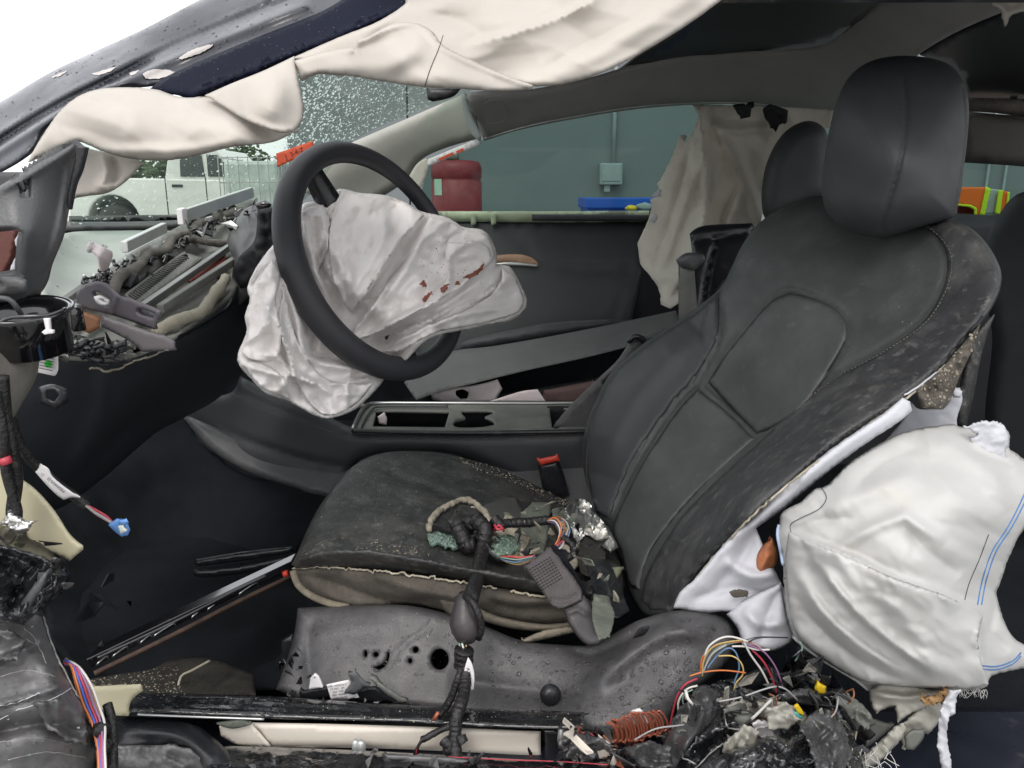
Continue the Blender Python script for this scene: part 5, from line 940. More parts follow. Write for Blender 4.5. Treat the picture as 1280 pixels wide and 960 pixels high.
# torn cushion side, foam showing
cf = patch('cushion_foam', [(366, 712), (400, 709), (440, 710), (500, 716), (560, 724), (640, 738), (700, 748), (745, 750), (742, 772), (720, 778), (680, 782), (620, 774), (560, 764), (520, 756), (480, 757), (440, 760), (400, 750), (378, 735)], [(366, 712, .915), (500, 735, .865), (740, 760, .88), (440, 758, .89), (620, 750, .87)], M['foam'], seat, s=3.5, r=.01, thick=.05, folds=[([(375, 718), (420, 730), (480, 750), (560, 758)], .014, 7, 'v'), ([(470, 722), (540, 742), (640, 752), (740, 752)], .012, 8, 'r'), ([(600, 745), (640, 760), (700, 760)], .012, 6, 'v')], wr=[(.008, 18, 10, 2, 'f')])
seam('torn_edge', cf, [(366, 711), (400, 709), (440, 711), (500, 717), (560, 725), (620, 735)], .0013, M['foam_edge'], cf, jit=1.0, off=.004, step=3)
seam('torn_edge', cf, [(640, 739), (680, 746), (735, 750)], .0016, M['foam_edge'], cf, jit=1.0, off=.004, step=3)
tube('torn_edge', [(366, 713, .905), (372, 730, .900), (388, 744, .895), (412, 754, .89), (436, 759, .888)], .0045, mat('foam_strip', (.20, .175, .13), .9, bump=.8, bs=400, var=.3, vs=60), cf)
patch('leather_flap', [(372, 700), (400, 692), (450, 690), (520, 700), (580, 712), (640, 722), (700, 735), (740, 742), (738, 751), (690, 748), (630, 737), (560, 725), (500, 717), (440, 711), (400, 709), (368, 712)], [(372, 705, .90), (500, 705, .862), (740, 745, .872)], M['leather_dirty'], seat, s=3.5, r=.004, thick=.004, jag=.3, wr=[(.006, 20, 5, 3, 'f')])
patch('foam_flap', [(548, 748), (580, 752), (604, 764), (600, 782), (575, 776), (556, 764)], [(580, 765, .86)], M['foam'], seat, s=3, r=.004, thick=.01, wr=[(.01, 14, 0, 2, 'f')])
patch('fabric_hem', [(598, 760), (630, 772), (680, 780), (722, 776), (726, 784), (690, 790), (640, 786), (600, 775)], [(640, 778, .85)], mat('tan_hem', (.15, .13, .10), .9, bump=.5, bs=400, var=.3, vs=50), seat, s=3, r=.005, thick=.008)
patch('fabric_hem', [(652, 800), (680, 788), (718, 782), (722, 790), (700, 795), (660, 803)], [(690, 792, .84)], mat('tan_hem_light', (.24, .21, .16), .9, bump=.5, bs=400, var=.3, vs=50), seat, s=3, r=.004, thick=.006, jag=.3)
# ================================================================== SEAT SIDE COVER
SC_ = [(372, 760), (430, 757), (500, 756), (548, 764), (600, 780), (650, 800), (700, 806), (740, 806), (768, 792), (800, 775), (840, 764), (872, 763), (900, 770), (916, 785), (918, 805), (908, 828), (890, 846), (866, 866), (845, 890), (830, 920), (720, 915), (560, 890), (400, 880), (345, 862), (360, 820), (368, 790)]
scc = [(372, 760, .88), (360, 860, .80), (520, 760, .86), (600, 850, .80), (740, 806, .82), (740, 890, .735), (860, 766, .80), (915, 800, .78), (840, 840, .745), (830, 910, .72), (480, 870, .79)]
cv = patch('seat_side_cover', SC_, scc, M['cover'], seat, s=4.5, r=.012, thick=.014, wr=[(.003, 50, 20, 2, 'f')],
      holes=[[(x+rx*math.cos(a), y+ry*math.sin(a)) for a in np.linspace(0, 2*math.pi, n, endpoint=False)] for x, y, rx, ry, n in [(549, 824, 12, 13.5, 20), (456, 817, 3.4, 5, 10), (469, 818, 4.5, 3.6, 10), (519, 812, 4.5, 4.2, 10), (512, 826, 3.6, 3.6, 10)]]+[[(483, 814), (487, 816), (486, 824), (480, 834), (472, 838), (466, 834), (476, 830), (481, 824)]],
      folds=[([(740, 860), (770, 830), (810, 800), (850, 788), (890, 795)], .018, 14, 'r'), ([(700, 806), (740, 818), (780, 800), (830, 774)], .014, 7, 'v'), ([(545, 768), (530, 788), (505, 805), (480, 838)], .003, 2, 'v'), ([(560, 850), (650, 862), (730, 872)], .012, 18, 'v'), ([(370, 800), (420, 790), (500, 782)], .004, 16, 'r'), ([(395, 765), (385, 800), (388, 860)], .006, 8, 'v')])
scatter('water_drops', cv, 520, .0009, .0034, M['drop'], cv, region=[(600, 790), (740, 812), (860, 768), (916, 790), (900, 840), (830, 910), (620, 880)])
scatter('water_drops', cv, 110, .0008, .0024, M['drop'], cv, region=[(380, 770), (600, 790), (600, 870), (360, 850)])
scatter('dust_specks', cv, 500, .0003, .0009, M['crumb'], cv, chunky=True, flat=.2)
patch('cover_backing', [(440, 800), (570, 800), (572, 845), (440, 845)], [(450, 820, .865), (570, 820, .85)], M['gloss'], seat, s=8, thick=.004, sm=False)
sc2 = W(688, 868, .765); Mx = Matrix.Rotation(math.radians(70), 3, 'X')
bt = lathe('bolt', tuple(sc2), [(.012, 0), (.0122, .002), (.009, .0035), (.008, .006), (.003, .0065)], M['black_plastic'], seat, n=18, M=Mx)
patch('belt_slot', [(792, 798), (800, 786), (812, 784), (806, 793)], [(800, 790, .755)], M['dark'], seat, s=3, thick=.002)
# ================================================================== WRECKAGE ON THE SEAT
def Cu(x, y): return INFO[cu][1](x, y)
def chunk(name, q, dz, m, lab, cat, s=3, th=.008, jag=.4, par=None, wr=[(.008, 12, 30, 1.5, 'f')], r=.003, **kw):
    return patch(name, q, lambda x, y: Cu(x, y)-dz, m, par, s=s, r=r, thick=th, jag=jag, wr=wr, lab=lab, cat=cat, **kw)
chunk('board_fragment', [(604, 632), (632, 622), (646, 622), (656, 642), (650, 650), (612, 650)], .012, mat('grey_board', (.07, .07, .068), .7, bump=.3), 'dark grey board fragment behind the wire bundle on the seat', 'fragment', sharp=35)
chunk('green_board', [(652, 642), (666, 628), (689, 628), (686, 660), (680, 690), (648, 690), (640, 670)], .02, M['greydust'], 'grey-green ribbed board standing under the taped branch on the seat', 'fragment', sharp=35, folds=[([(660, 640), (654, 686)], .003, 3, 'r'), ([(672, 636), (668, 686)], .003, 3, 'r')])
chunk('foam_lump', [(634, 640), (610, 680), (622, 698), (650, 694), (664, 672), (650, 665), (646, 650)], .025, M['foam_edge'], 'pale torn foam lump right of the black cable stem', 'foam', wr=[(.02, 9, 0, 1.2, 'r')])
gl = chunk('glass_heap', [(533, 668), (546, 664), (570, 663), (584, 668), (590, 684), (560, 682), (536, 676)], .018, mat('green_glass', (.17, .25, .21), .35, bump=.5, bs=200, var=.4, vs=120), 'heap of greenish broken glass left of the cable stem on the seat', 'glass', wr=[(.015, 7, 0, 1, 'r')], r=.006)
scatter('glass_pieces', gl, 160, .0008, .0028, M['glasscrumb'], gl, chunky=True)
g2 = chunk('glass_heap', [(616, 674), (636, 668), (652, 676), (648, 688), (628, 694), (612, 688)], .045, mat('green_glass_dark', (.15, .22, .17), .5, bump=.5, bs=200, var=.5, vs=120), 'mossy green crumbs right of the cable stem', 'glass', wr=[(.015, 7, 0, 1, 'r')])
scatter('glass_pieces', g2, 120, .0008, .0024, M['glasscrumb'], g2, chunky=True)
p = smooth([(538, 662, 0), (540, 648, 0), (552, 636, 0), (568, 628, 0), (580, 624, 0), (592, 628, 0), (604, 638, 0), (612, 652, 0)], False, 2, 100)
xx = p[:, 0]+RNG.normal(0, .9, len(p)); yy = p[:, 1]+RNG.normal(0, .5, len(p))
er = tube3('foam_fringe', W(xx, yy, Cu(xx, yy)-.012), .0034+.0022*RNG.random(len(p)), M['foam_edge'], None, n=9, lab='ragged beige foam fringe arching round the hole in the seat cushion', cat='foam')
chunk('dark_flap', [(560, 650), (575, 632), (592, 634), (606, 652), (596, 664), (566, 662)], .016, M['leather_dirty'], 'torn black leather flap inside the foam fringe', 'flap')
chunk('pale_shard', [(690, 636), (706, 634), (718, 640), (712, 668), (700, 664), (692, 650)], .03, M['greydust'], 'small olive shard left of the foil', 'fragment', sharp=35)
chunk('pale_shard', [(700, 680), (722, 680), (724, 706), (716, 712), (702, 692)], .03, M['foam_edge'], 'pale shard behind the top of the belt webbing', 'fragment', sharp=35)
chunk('pale_shard', [(755, 710), (779, 708), (776, 716), (768, 727), (760, 724)], .03, mat('olive_shard', (.34, .35, .25), .7), 'triangular olive shard at the seat side right of the belt', 'fragment', sharp=30, jag=.1)
chunk('pale_shard', [(742, 640), (756, 636), (754, 648), (748, 652)], .03, M['plastic'], 'small grey shard above the foil', 'fragment', sharp=30, jag=.1)
# foil
fo = chunk('crumpled_foil', [(706, 642), (712, 630), (724, 624), (736, 628), (742, 640), (750, 648), (762, 662), (773, 684), (764, 690), (754, 682), (742, 672), (732, 668), (722, 678), (714, 660)], .05, M['foil'], 'crumpled silver foil on the seat next to the belt', 'foil', s=2.2, th=.002, wr=[(.030, 18, 20, 1.3, 'c'), (.012, 9, 70, 1.3, 'c'), (.006, 30, 0, 1, 'f')], smooth_=False)
chunk('foam_block', [(728, 668), (740, 672), (758, 690), (752, 712), (738, 722), (726, 716), (722, 690)], .045, mat('black_foam', (.035, .032, .028), .95, bump=.8, bs=300, dirt=[((.3, .27, .2), .6, .66, 200, .8)]), 'black crumbly foam block below the foil', 'foam', th=.03)
chunk('plastic_housing', [(735, 706), (748, 698), (762, 704), (774, 730), (787, 764), (772, 772), (762, 768), (744, 740), (738, 722)], .06, M['black_plastic'], 'broken black plastic housing at the seat hinge right of the belt', 'housing', th=.03, folds=[([(746, 704), (762, 728), (776, 768)], .012, 4, 'r'), ([(742, 714), (752, 734), (764, 764)], .012, 4, 'v')])
chunk('plastic_housing', [(742, 742), (760, 745), (768, 770), (762, 796), (748, 800), (740, 770)], .09, M['greydust'], 'grimy grey block under the black housing beside the belt anchor', 'housing', th=.02)
# wiring harness with taped branches
hn = empty('wiring_harness', tuple(W(600, 790, .80)), 'black taped wiring harness draped from the seat down over the sill with a rubber boot', 'wiring')
def tp(name, pts, r, m=M['tape'], n=12):
    p = smooth(pts, False, 1.3, 120); k = len(p); i = np.arange(k); rr = r*.8*(1+.045*np.sin(i*1.35)+.25*fbm(i/10.0, i*0, 3)); p = p+np.stack([fbm(i/9., i*0, 2)*2.5, fbm(i/9., i*0, 6)*2.5, i*0], -1); P3 = W(p[:, 0], p[:, 1], p[:, 2]); return tube3(name, P3, rr, m, hn, n=n)
tp('cable_stem', [(606, 664, .96), (603, 690, .93), (598, 715, .88), (590, 745, .80), (584, 765, .79)], .0115)
tp('cable_branch', [(606, 672, .96), (612, 660, .97), (630, 655, .98), (655, 653, .99), (686, 651, 1.0)], .0085)
tp('cable_branch', [(604, 680, .94), (618, 694, .93), (634, 698, .93)], .008)
tp('cable_branch', [(545, 660, 1.01), (560, 662, .99), (575, 660, .985), (592, 658, .98)], .0085)
tp('cable_knot', [(572, 656, .975), (578, 672, .96), (584, 682, .955), (596, 680, .95)], .014)
tp('cable_knot', [(596, 650, .97), (606, 662, .955), (604, 676, .95)], .014)
tp('cable_knot', [(618, 648, .965), (628, 660, .955)], .009)
def wires(name, pts, cols, spread, r=.0011, par=hn, jit=.0):
    for k, c in enumerate(cols):
        a = 2*math.pi*k/len(cols); q = [(x+spread*math.cos(a)*(math.sin(math.pi*i/(len(pts)-1))*.9+.35), y+spread*math.sin(a)*(math.sin(math.pi*i/(len(pts)-1))*.9+.35), z+.004*math.sin(a+1)) for i, (x, y, z) in enumerate(pts)]
        tube(name, q, r, WIRE[c], par, step=4, n=6)
wires('wire', [(686, 651, .985), (698, 651, .975), (706, 662, .965), (702, 676, .955), (694, 684, .95)], ['blue', 'yellow', 'blue2', 'purple', 'white', 'orange', 'brown', 'grey'], 5)
wires('wire', [(626, 697, .915), (640, 700, .905), (652, 701, .90), (668, 696, .90)], ['white', 'purple', 'pink', 'yellow', 'blue', 'green', 'red', 'orange', 'blue2'], 4)
wires('wire', [(688, 690, .93), (698, 684, .93), (704, 676, .94)], ['white', 'pink', 'white', 'red'], 3)
tube('wire', [(618, 656, .955), (622, 662, .95), (628, 660, .95)], .002, WIRE['red'], hn); tube('wire', [(618, 662, .955), (624, 656, .95), (630, 664, .95)], .0018, WIRE['red'], hn)
tp('cable_branch', [(704, 672, .95), (714, 680, .94), (718, 690, .93), (708, 700, .92)], .006)
# rubber boot
b0 = W(585, 748, .785); b1 = W(583, 797, .775); ax = (b1-b0)/np.linalg.norm(b1-b0)
pb = [np.array(W(x, y, z)) for x, y, z in [(578, 744, .79), (580, 752, .785), (581, 765, .78), (582, 778, .775), (583, 790, .77), (583, 799, .77)]]
boot = tube3('rubber_boot', pb, [.009, .011, .0155, .0185, .0165, .011], mat('boot_rubber', (.045, .040, .042), .4, bump=.4, bs=80, var=.3), hn, n=22)
tube('boot_rim', [(577, 743, .79), (590, 752, .768), (598, 768, .762), (602, 784, .762), (598, 798, .765)], .0042, M['tape'], boot)
wires('wire', [(579, 797, .77), (580, 806, .765), (581, 816, .76)], ['white', 'pink', 'yellow', 'green', 'white', 'yellow'], 4.5, r=.0013)
tp('tape_wrap', [(581, 812, .755), (580, 822, .755), (579, 832, .755)], .0135)
tp('cable_tail', [(580, 828, .752), (572, 850, .74), (566, 868, .72), (556, 885, .70), (548, 893, .69)], .0052)
tp('cable_tail', [(584, 830, .752), (581, 850, .74), (580, 868, .72), (574, 884, .70), (570, 900, .69), (569, 925, .68), (570, 965, .66)], .0085)
tp('cable_tail', [(576, 884, .70), (565, 905, .69), (546, 915, .685), (526, 925, .68)], .0042)
tube('cut_wire_end', [(548, 890, .69), (542, 900, .688)], .0022, M['copper'], hn)
for k in range(3): tube('wire', [(528, 923+k, .68), (522, 934, .678), (518+k*2, 942, .676)], .0016, WIRE['red' if k == 1 else 'black'], hn)
tp('clip_knot', [(556, 925, .68), (562, 933, .675), (560, 940, .675)], .008); tp('clip_knot', [(576, 920, .68), (580, 930, .675)], .007)
wt = patch('wire_tag', [(585, 822), (590, 830), (593, 845), (592, 862), (580, 866), (579, 850), (581, 835)], [(585, 840, .742)], M['paper'], hn, s=3, thick=.001)
text('tag_print', 'A31 7', 586, 842, 6, 80, lambda x, y: .742+0*np.atleast_1d(x), M['ink'], wt)
patch('tag_arrow', [(585, 857), (589, 850), (589.5, 858)], [(588, 855, .7405)], M['ink'], wt, s=2, thick=0, sm=False)
# belt webbing
be = empty('seat_belt', tuple(W(735, 800, .80)), 'folded dark seat belt webbing with its plastic anchor cover on the seat edge', 'seat belt')
wb = patch('webbing', [(655, 708), (688, 683), (694, 686), (704, 704), (718, 722), (727, 738), (727, 750), (704, 760), (692, 758), (682, 746), (668, 726)], [(660, 705, .84), (690, 685, .85), (727, 742, .81), (695, 755, .80)], M['webbing'], be, s=3, r=.003, thick=.004, sharp=40, folds=[([(684, 748), (704, 752), (727, 742)], .006, 5, 'v')])
patch('webbing_edge', [(688, 683), (694, 682), (712, 704), (728, 730), (736, 745), (727, 748), (718, 724), (704, 706)], [(700, 690, .86), (730, 745, .83)], M['carpet'], be, s=3, thick=.003)
for k in range(9):
    x0, y0 = 662+k*1.9, 712+k*3.2
    stitches('stitching', wb, [(x0, y0), (x0+28, y0-17)], M['carpet'], wb, gap=4, ln=2.6, r=.0004, off=.0008)
patch('anchor_cover', [(704, 760), (716, 755), (730, 744), (742, 760), (752, 780), (757, 798), (748, 806), (734, 806), (722, 796), (710, 778)], [(705, 765, .80), (755, 795, .79), (730, 750, .81)], M['beltcover'], be, s=3, r=.006, thick=.012, sharp=45, folds=[([(706, 768), (722, 762), (738, 772)], .004, 2.5, 'r'), ([(740, 762), (748, 798)], .004, 3, 'v')])
# ================================================================== SIDE AIRBAG
SA = [(974, 656), (978, 640), (1000, 628), (1018, 612), (1035, 606), (1060, 580), (1090, 560), (1120, 544), (1150, 535), (1175, 532), (1190, 530), (1205, 534), (1218, 530), (1232, 528), (1250, 532), (1262, 542), (1262, 560), (1272, 568), (1310, 600), (1310, 640), (1280, 662), (1262, 695), (1250, 730), (1246, 745), (1262, 790), (1285, 808), (1310, 815), (1310, 838), (1280, 836), (1240, 845), (1234, 858), (1214, 863), (1180, 862), (1140, 858), (1100, 862), (1085, 864), (1070, 850), (1050, 838), (1030, 826), (1005, 808), (992, 796), (984, 770), (980, 735), (978, 700), (970, 672)]
sab = empty('side_airbag', tuple(W(1140, 860, .70)), 'big off-white side airbag with blue stitch lines hanging beside the driver seat', 'airbag', 'deployed airbags')
sfd = [([(990, 665), (1020, 680), (1070, 700), (1120, 725), (1180, 745), (1228, 765)], 0.0279, 24.0, 's'), ([(1030, 640), (1070, 620), (1120, 600), (1150, 590)], 0.0124, 16.0, 'r'), ([(1040, 690), (1090, 660), (1130, 645), (1180, 680)], 0.0112, 9.0, 'r'), ([(1130, 650), (1150, 680), (1200, 720)], 0.0124, 10.0, 'v'), ([(1150, 540), (1200, 560), (1240, 600), (1262, 640)], 0.0124, 16.0, 'r'), ([(1160, 555), (1100, 580), (1060, 620)], 0.0074, 12.0, 'v'),
       ([(1010, 690), (1040, 730), (1070, 765), (1120, 810), (1170, 845)], 0.0136, 7.0, 'r'), ([(1020, 700), (1045, 745), (1090, 790), (1140, 830), (1185, 850)], 0.0099, 5.0, 'v'), ([(990, 700), (1015, 755), (1060, 800), (1120, 840)], 0.0099, 9.0, 'r'), ([(1000, 760), (1040, 800), (1100, 840), (1150, 852)], 0.0087, 6.0, 'v'), ([(1060, 740), (1110, 790), (1150, 820), (1190, 850)], 0.0112, 10.0, 'r'), ([(1226, 770), (1222, 800), (1230, 835), (1234, 852)], 0.0217, 8.0, 's'), ([(990, 660), (1010, 690), (1040, 740), (1060, 770)], 0.0062, 6.0, 'v'),
       ([(1205, 540), (1215, 560), (1245, 572), (1270, 585)], 0.0124, 7.0, 'v'), ([(985, 665), (1030, 650), (1080, 650)], 0.0062, 7.0, 'v'), ([(1246, 748), (1238, 790), (1262, 815)], 0.0124, 8.0, 'v')]
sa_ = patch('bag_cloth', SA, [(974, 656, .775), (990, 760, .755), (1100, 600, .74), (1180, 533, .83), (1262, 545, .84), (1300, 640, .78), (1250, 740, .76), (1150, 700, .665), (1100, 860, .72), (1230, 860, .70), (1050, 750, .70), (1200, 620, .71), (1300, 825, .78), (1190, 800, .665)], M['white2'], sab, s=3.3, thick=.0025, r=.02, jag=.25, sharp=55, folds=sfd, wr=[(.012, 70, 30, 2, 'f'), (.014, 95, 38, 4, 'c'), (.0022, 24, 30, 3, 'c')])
bst = mat('blue_stitching', (.08, .20, .45), .7, bump=0)
for dd in (0, 5): seam('blue_stitch_line', sa_, [(1222+dd, 756), (1228+dd, 725), (1240+dd, 690), (1258+dd, 662), (1270+dd, 640), (1282+dd, 615)], .0007, bst, sa_, off=.001)
for dd in (0, 4): seam('blue_stitch_line', sa_, [(1226, 832+dd), (1246, 833+dd), (1266, 826+dd), (1276, 816+dd)], .0007, bst, sa_, off=.001)
seam('thread', sa_, [(1206, 750), (1212, 728), (1224, 700), (1236, 668)], .00035, M['ink'], sa_, off=.001)
seam('thread', sa_, [(1027, 610), (1033, 622), (1024, 636), (1000, 648), (988, 656), (990, 668), (1000, 680), (998, 698), (988, 712), (980, 724)], .00035, M['ink'], sa_, off=.001)
seam('hem', sa_, [(992, 796), (1005, 808), (1030, 826), (1050, 838), (1070, 850), (1085, 862)], .002, M['white2'], sa_, off=.002)
seam('blue_edge', sa_, [(974, 656), (972, 668), (976, 690), (979, 706)], .0018, mat('bluish_cloth', (.45, .55, .72), .8), sa_, off=.003)
patch('torn_lobe', [(1205, 534), (1225, 527), (1248, 528), (1258, 536), (1262, 552), (1256, 566), (1264, 578), (1250, 576), (1235, 568), (1216, 562), (1212, 548), (1222, 544)], [(1215, 545, .80), (1258, 550, .79)], M['felt'], sab, s=2.5, r=.004, thick=.003, jag=.6, wr=[(.012, 12, 0, 1.4, 'f')])
lc = patch('lower_cloth', [(908, 768), (925, 752), (945, 742), (968, 732), (976, 728), (984, 770), (992, 796), (985, 806), (965, 814), (945, 810), (928, 808), (922, 786)], [(910, 770, .79), (985, 735, .78), (985, 800, .775), (940, 790, .765)], M['felt'], sab, s=3, r=.008, thick=.003, folds=[([(930, 760), (950, 780), (985, 778)], .010, 8, 'r'), ([(975, 735), (960, 770), (950, 806)], .010, 8, 'v')])
seam('thread', lc, [(932, 800), (950, 796), (985, 797)], .00035, M['ink'], lc, off=.001)
stn = mat('tan_stain', (.45, .30, .17), .8)
patch('stain', [(1128, 856), (1140, 850), (1156, 854), (1150, 860), (1136, 862)], lambda x, y: INFO[sa_][1](x, y)-.001, stn, sa_, s=2, thick=0, jag=.7)

lf_ = patch('cloth_fold', [(986, 664), (1020, 681), (1070, 701), (1120, 723), (1175, 742), (1214, 760), (1229, 770), (1223, 800), (1228, 832), (1236, 855), (1212, 861), (1170, 860), (1120, 858), (1075, 850), (1040, 832), (1006, 806), (990, 780), (983, 735), (981, 700)], lambda x, y: INFO[sa_][1](x, y)-.010, M['white2'], sab, s=3.2, r=.006, thick=.0015, jag=.2, sharp=50,
    folds=[([(1010, 690), (1040, 730), (1080, 775), (1130, 815), (1175, 848)], .010, 5, 'r'), ([(1000, 720), (1030, 765), (1075, 805), (1130, 842)], .010, 6, 'r'), ([(1020, 705), (1060, 755), (1110, 800), (1160, 842)], .008, 4, 'v'), ([(1100, 740), (1140, 790), (1185, 850)], .008, 10, 'r')], wr=[(.012, 60, 48, 5, 'c'), (.003, 20, 45, 4, 'c')])
# ================================================================== TORN METAL UNDER THE SIDE AIRBAG
grm = mat('torn_inner_panel', (.34, .33, .29), .45, bump=.4, bs=60, var=.3, vs=20, dirt=[((.50, .32, .14), .55, .68, 14, .7)], rv=.1)
tm = empty('torn_panel', tuple(W(1140, 950, .68)), 'torn greyish trim with rusty edges hanging under the side airbag', 'panel')
patch('panel_sheet', [(1086, 862), (1110, 852), (1150, 858), (1180, 864), (1172, 876), (1160, 884), (1140, 892), (1122, 904), (1118, 884), (1106, 886), (1096, 892), (1088, 880)], [(1090, 865, .71), (1180, 865, .69), (1120, 900, .69)], grm, tm, s=3, r=.004, thick=.004, jag=.3, wr=[(.012, 24, 20, 2, 'f')], folds=[([(1090, 866), (1130, 872), (1176, 868)], .010, 5, 'r')])
patch('panel_sheet', [(1128, 905), (1150, 885), (1172, 872), (1180, 884), (1172, 905), (1160, 918), (1140, 914), (1132, 938), (1122, 916)], [(1130, 905, .70), (1175, 880, .68)], grm, tm, s=3, r=.003, thick=.004, jag=.3, wr=[(.015, 14, 40, 2, 'f')])
patch('panel_strut', [(1078, 944), (1098, 928), (1118, 908), (1130, 904), (1132, 916), (1116, 936), (1094, 956), (1080, 958)], [(1080, 950, .66), (1130, 905, .69)], grm, tm, s=3, r=.005, thick=.006, jag=.4, wr=[(.012, 12, 40, 2, 'r')])
patch('cloth_strip', [(1186, 862), (1204, 864), (1196, 872), (1194, 892), (1186, 896), (1184, 920), (1190, 960), (1178, 965), (1172, 930), (1174, 900), (1180, 878)], [(1190, 870, .685), (1180, 960, .66)], M['felt'], tm, s=3, r=.0008, thick=.0015, jag=.5, wr=[(.01, 14, 80, 3, 'c')])
patch('panel_tag', [(1130, 920), (1140, 912), (1156, 912), (1154, 924), (1142, 938), (1132, 936)], [(1140, 925, .672)], M['duct'], tm, s=3, r=.003, thick=.003)
patch('grey_fin', [(1068, 900), (1084, 896), (1104, 902), (1118, 906), (1100, 922), (1082, 936), (1078, 920)], [(1085, 905, .72)], M['duct'], tm, s=3, r=.004, thick=.006)
patch('rust_knot', [(1150, 874), (1166, 870), (1180, 860), (1192, 864), (1186, 874), (1172, 880), (1156, 882)], [(1170, 872, .675)], mat('rust_knot', (.42, .26, .12), .6, bump=.6, bs=200, var=.6, vs=90), tm, s=2.5, r=.004, thick=.006, jag=.7, wr=[(.012, 8, 0, 1.2, 'r')])
for k in range(26):
    x, y = 1196+RNG.random()*36, 860+RNG.random()*3; tube('loose_thread', [(x, y, .70), (x+RNG.normal(0, 2), y+4, .70), (x+RNG.normal(0, 5), y+5+RNG.random()*8, .70)], .0003, M['white2'], sab, step=3, n=4)
patch('round_cover', [(1186, 905), (1200, 910), (1222, 922), (1232, 945), (1232, 965), (1188, 965)], [(1210, 930, .80)], mat('olive_cover', (.07, .065, .045), .7), car, s=4, r=.01, thick=.02)
# ================================================================== SILL
dg = M['wetmetal']
sl = patch('inner_sill', [(138, 880), (165, 866), (190, 866), (330, 870), (440, 877), (560, 884), (725, 890), (730, 895), (730, 912), (640, 910), (500, 903), (330, 898), (190, 892), (140, 893)], [(150, 870, .72), (330, 872, .735), (725, 892, .70), (730, 912, .665), (330, 897, .70), (190, 892, .69)], dg, car, s=4, r=.006, thick=.05, wr=[(.004, 14, 2, 2.5, 'f')], folds=[([(165, 876), (330, 882), (560, 896), (728, 902)], .003, 3, 'v', 1)])
scatter('water_drops', sl, 420, .0006, .0022, M['drop'], sl)
scatter('dust_specks', sl, 200, .0003, .0011, M['crumb'], sl, chunky=True, flat=.2)
tube('sill_chrome_line', [(172, 893, .688), (240, 896, .688), (330, 899, .69)], .0014, M['chrome'], sl)
patch('cream_strip', [(312, 903), (420, 905), (550, 909), (676, 914), (676, 945), (560, 939), (450, 935), (338, 934)], [(330, 910, .71), (676, 930, .70)], M['strip'], car, s=5, r=.004, thick=.02, sharp=40)
patch('cream_shard', [(274, 908), (312, 904), (338, 934), (300, 932), (276, 920)], [(300, 915, .70)], M['strip'], car, s=4, thick=.003, sharp=30)
patch('cream_shard', [(270, 905), (300, 902), (314, 906), (290, 911)], [(290, 906, .695)], M['greydust'], car, s=3, thick=.003, sharp=30)
patch('sill_gap', [(120, 885), (780, 895), (800, 965), (120, 965)], [(200, 900, .78), (700, 900, .76)], M['carpet'], car, s=12, thick=.01, sm=False)
osl = patch('outer_sill', [(270, 932), (340, 934), (450, 938), (560, 944), (676, 950), (800, 950), (860, 935), (860, 975), (250, 975)], [(280, 936, .68), (560, 946, .67), (820, 945, .665), (500, 970, .63)], dg, car, s=4, r=.004, thick=.03, wr=[(.008, 14, 5, 2.2, 'r')])
scatter('water_drops', osl, 160, .0007, .003, M['drop'], osl)
patch('grey_wet_plate', [(480, 942), (560, 946), (600, 952), (590, 975), (470, 975)], [(530, 955, .655)], M['crumple'], osl, s=4, r=.003, thick=.004)
seam('red_wire', osl, [(560, 946), (640, 950), (700, 952), (760, 956)], .0006, WIRE['red'], osl, off=.006)
patch('sill_tube', [(140, 895), (190, 897), (240, 905), (262, 918), (290, 945), (305, 975), (262, 975), (240, 940), (215, 935), (140, 940)], [(150, 900, .70), (250, 910, .68), (290, 960, .64), (180, 935, .66)], M['cover'] if False else M['black_plastic'], car, s=4, r=.014, thick=.03, folds=[([(150, 912), (220, 918), (262, 950)], .010, 8, 'r')])
osl2 = patch('sill_panel', [(120, 930), (230, 934), (262, 950), (270, 975), (120, 975)], [(150, 940, .67)], M['crumple'], car, s=4, r=.003, thick=.006, wr=[(.02, 16, 10, 2, 'r')])
patch('dark_step', [(676, 910), (730, 912), (765, 930), (770, 952), (676, 948)], [(700, 925, .72)], M['gloss'], car, s=4, r=.004, thick=.01)
# studs
for (x, y) in [(445, 937), (452, 938), (702, 922)]: lathe('stud', tuple(W(x, y, .69)), [(.003, -.012), (.0045, -.002), (.004, .010), (.002, .012)], M['alu'], car, n=10)
# copper fins
cp = empty('copper_fins', tuple(W(795, 930, .66)), 'coil of reddish copper fins poking out at the sill', 'coil')
for k in range(17):
    x = 763+k*3.9+RNG.normal(0, .8); y = 915-k*.8+RNG.normal(0, .8); q = []
    for a in np.linspace(-1.9, 1.9, 14): q.append((x+7*math.cos(a)+4*math.sin(a), y+(17-abs(k-8)*.6+RNG.normal(0, 1.2))*math.sin(a), .665+.004*k/10))
    tube('fin', q, .0012, M['copper'], cp, step=4, n=6)
patch('fin_core', [(766, 905), (820, 900), (826, 912), (790, 934), (766, 928)], [(790, 915, .682)], mat('dark_copper', (.20, .06, .03), .6), cp, s=4, r=.006, thick=.01)
patch('white_shard', [(782, 902), (790, 890), (800, 887), (812, 898), (814, 903), (798, 906)], [(795, 897, .672)], M['paper'], None, s=3, thick=.003, sharp=35, lab='white plastic shard sticking up behind the copper fins', cat='shard')
patch('white_shard', [(715, 922), (740, 922), (764, 930), (748, 934)], [(740, 927, .675)], M['strip'], None, s=3, thick=.003, sharp=30, lab='thin pale shard lying left of the copper fins, the upper one', cat='shard')
patch('white_shard', [(716, 938), (750, 936), (776, 940), (764, 949), (736, 948), (724, 946)], [(740, 942, .66)], M['strip'], None, s=3, thick=.003, sharp=30, lab='pale shard left of the copper fins, the lower one by the sill edge', cat='shard')
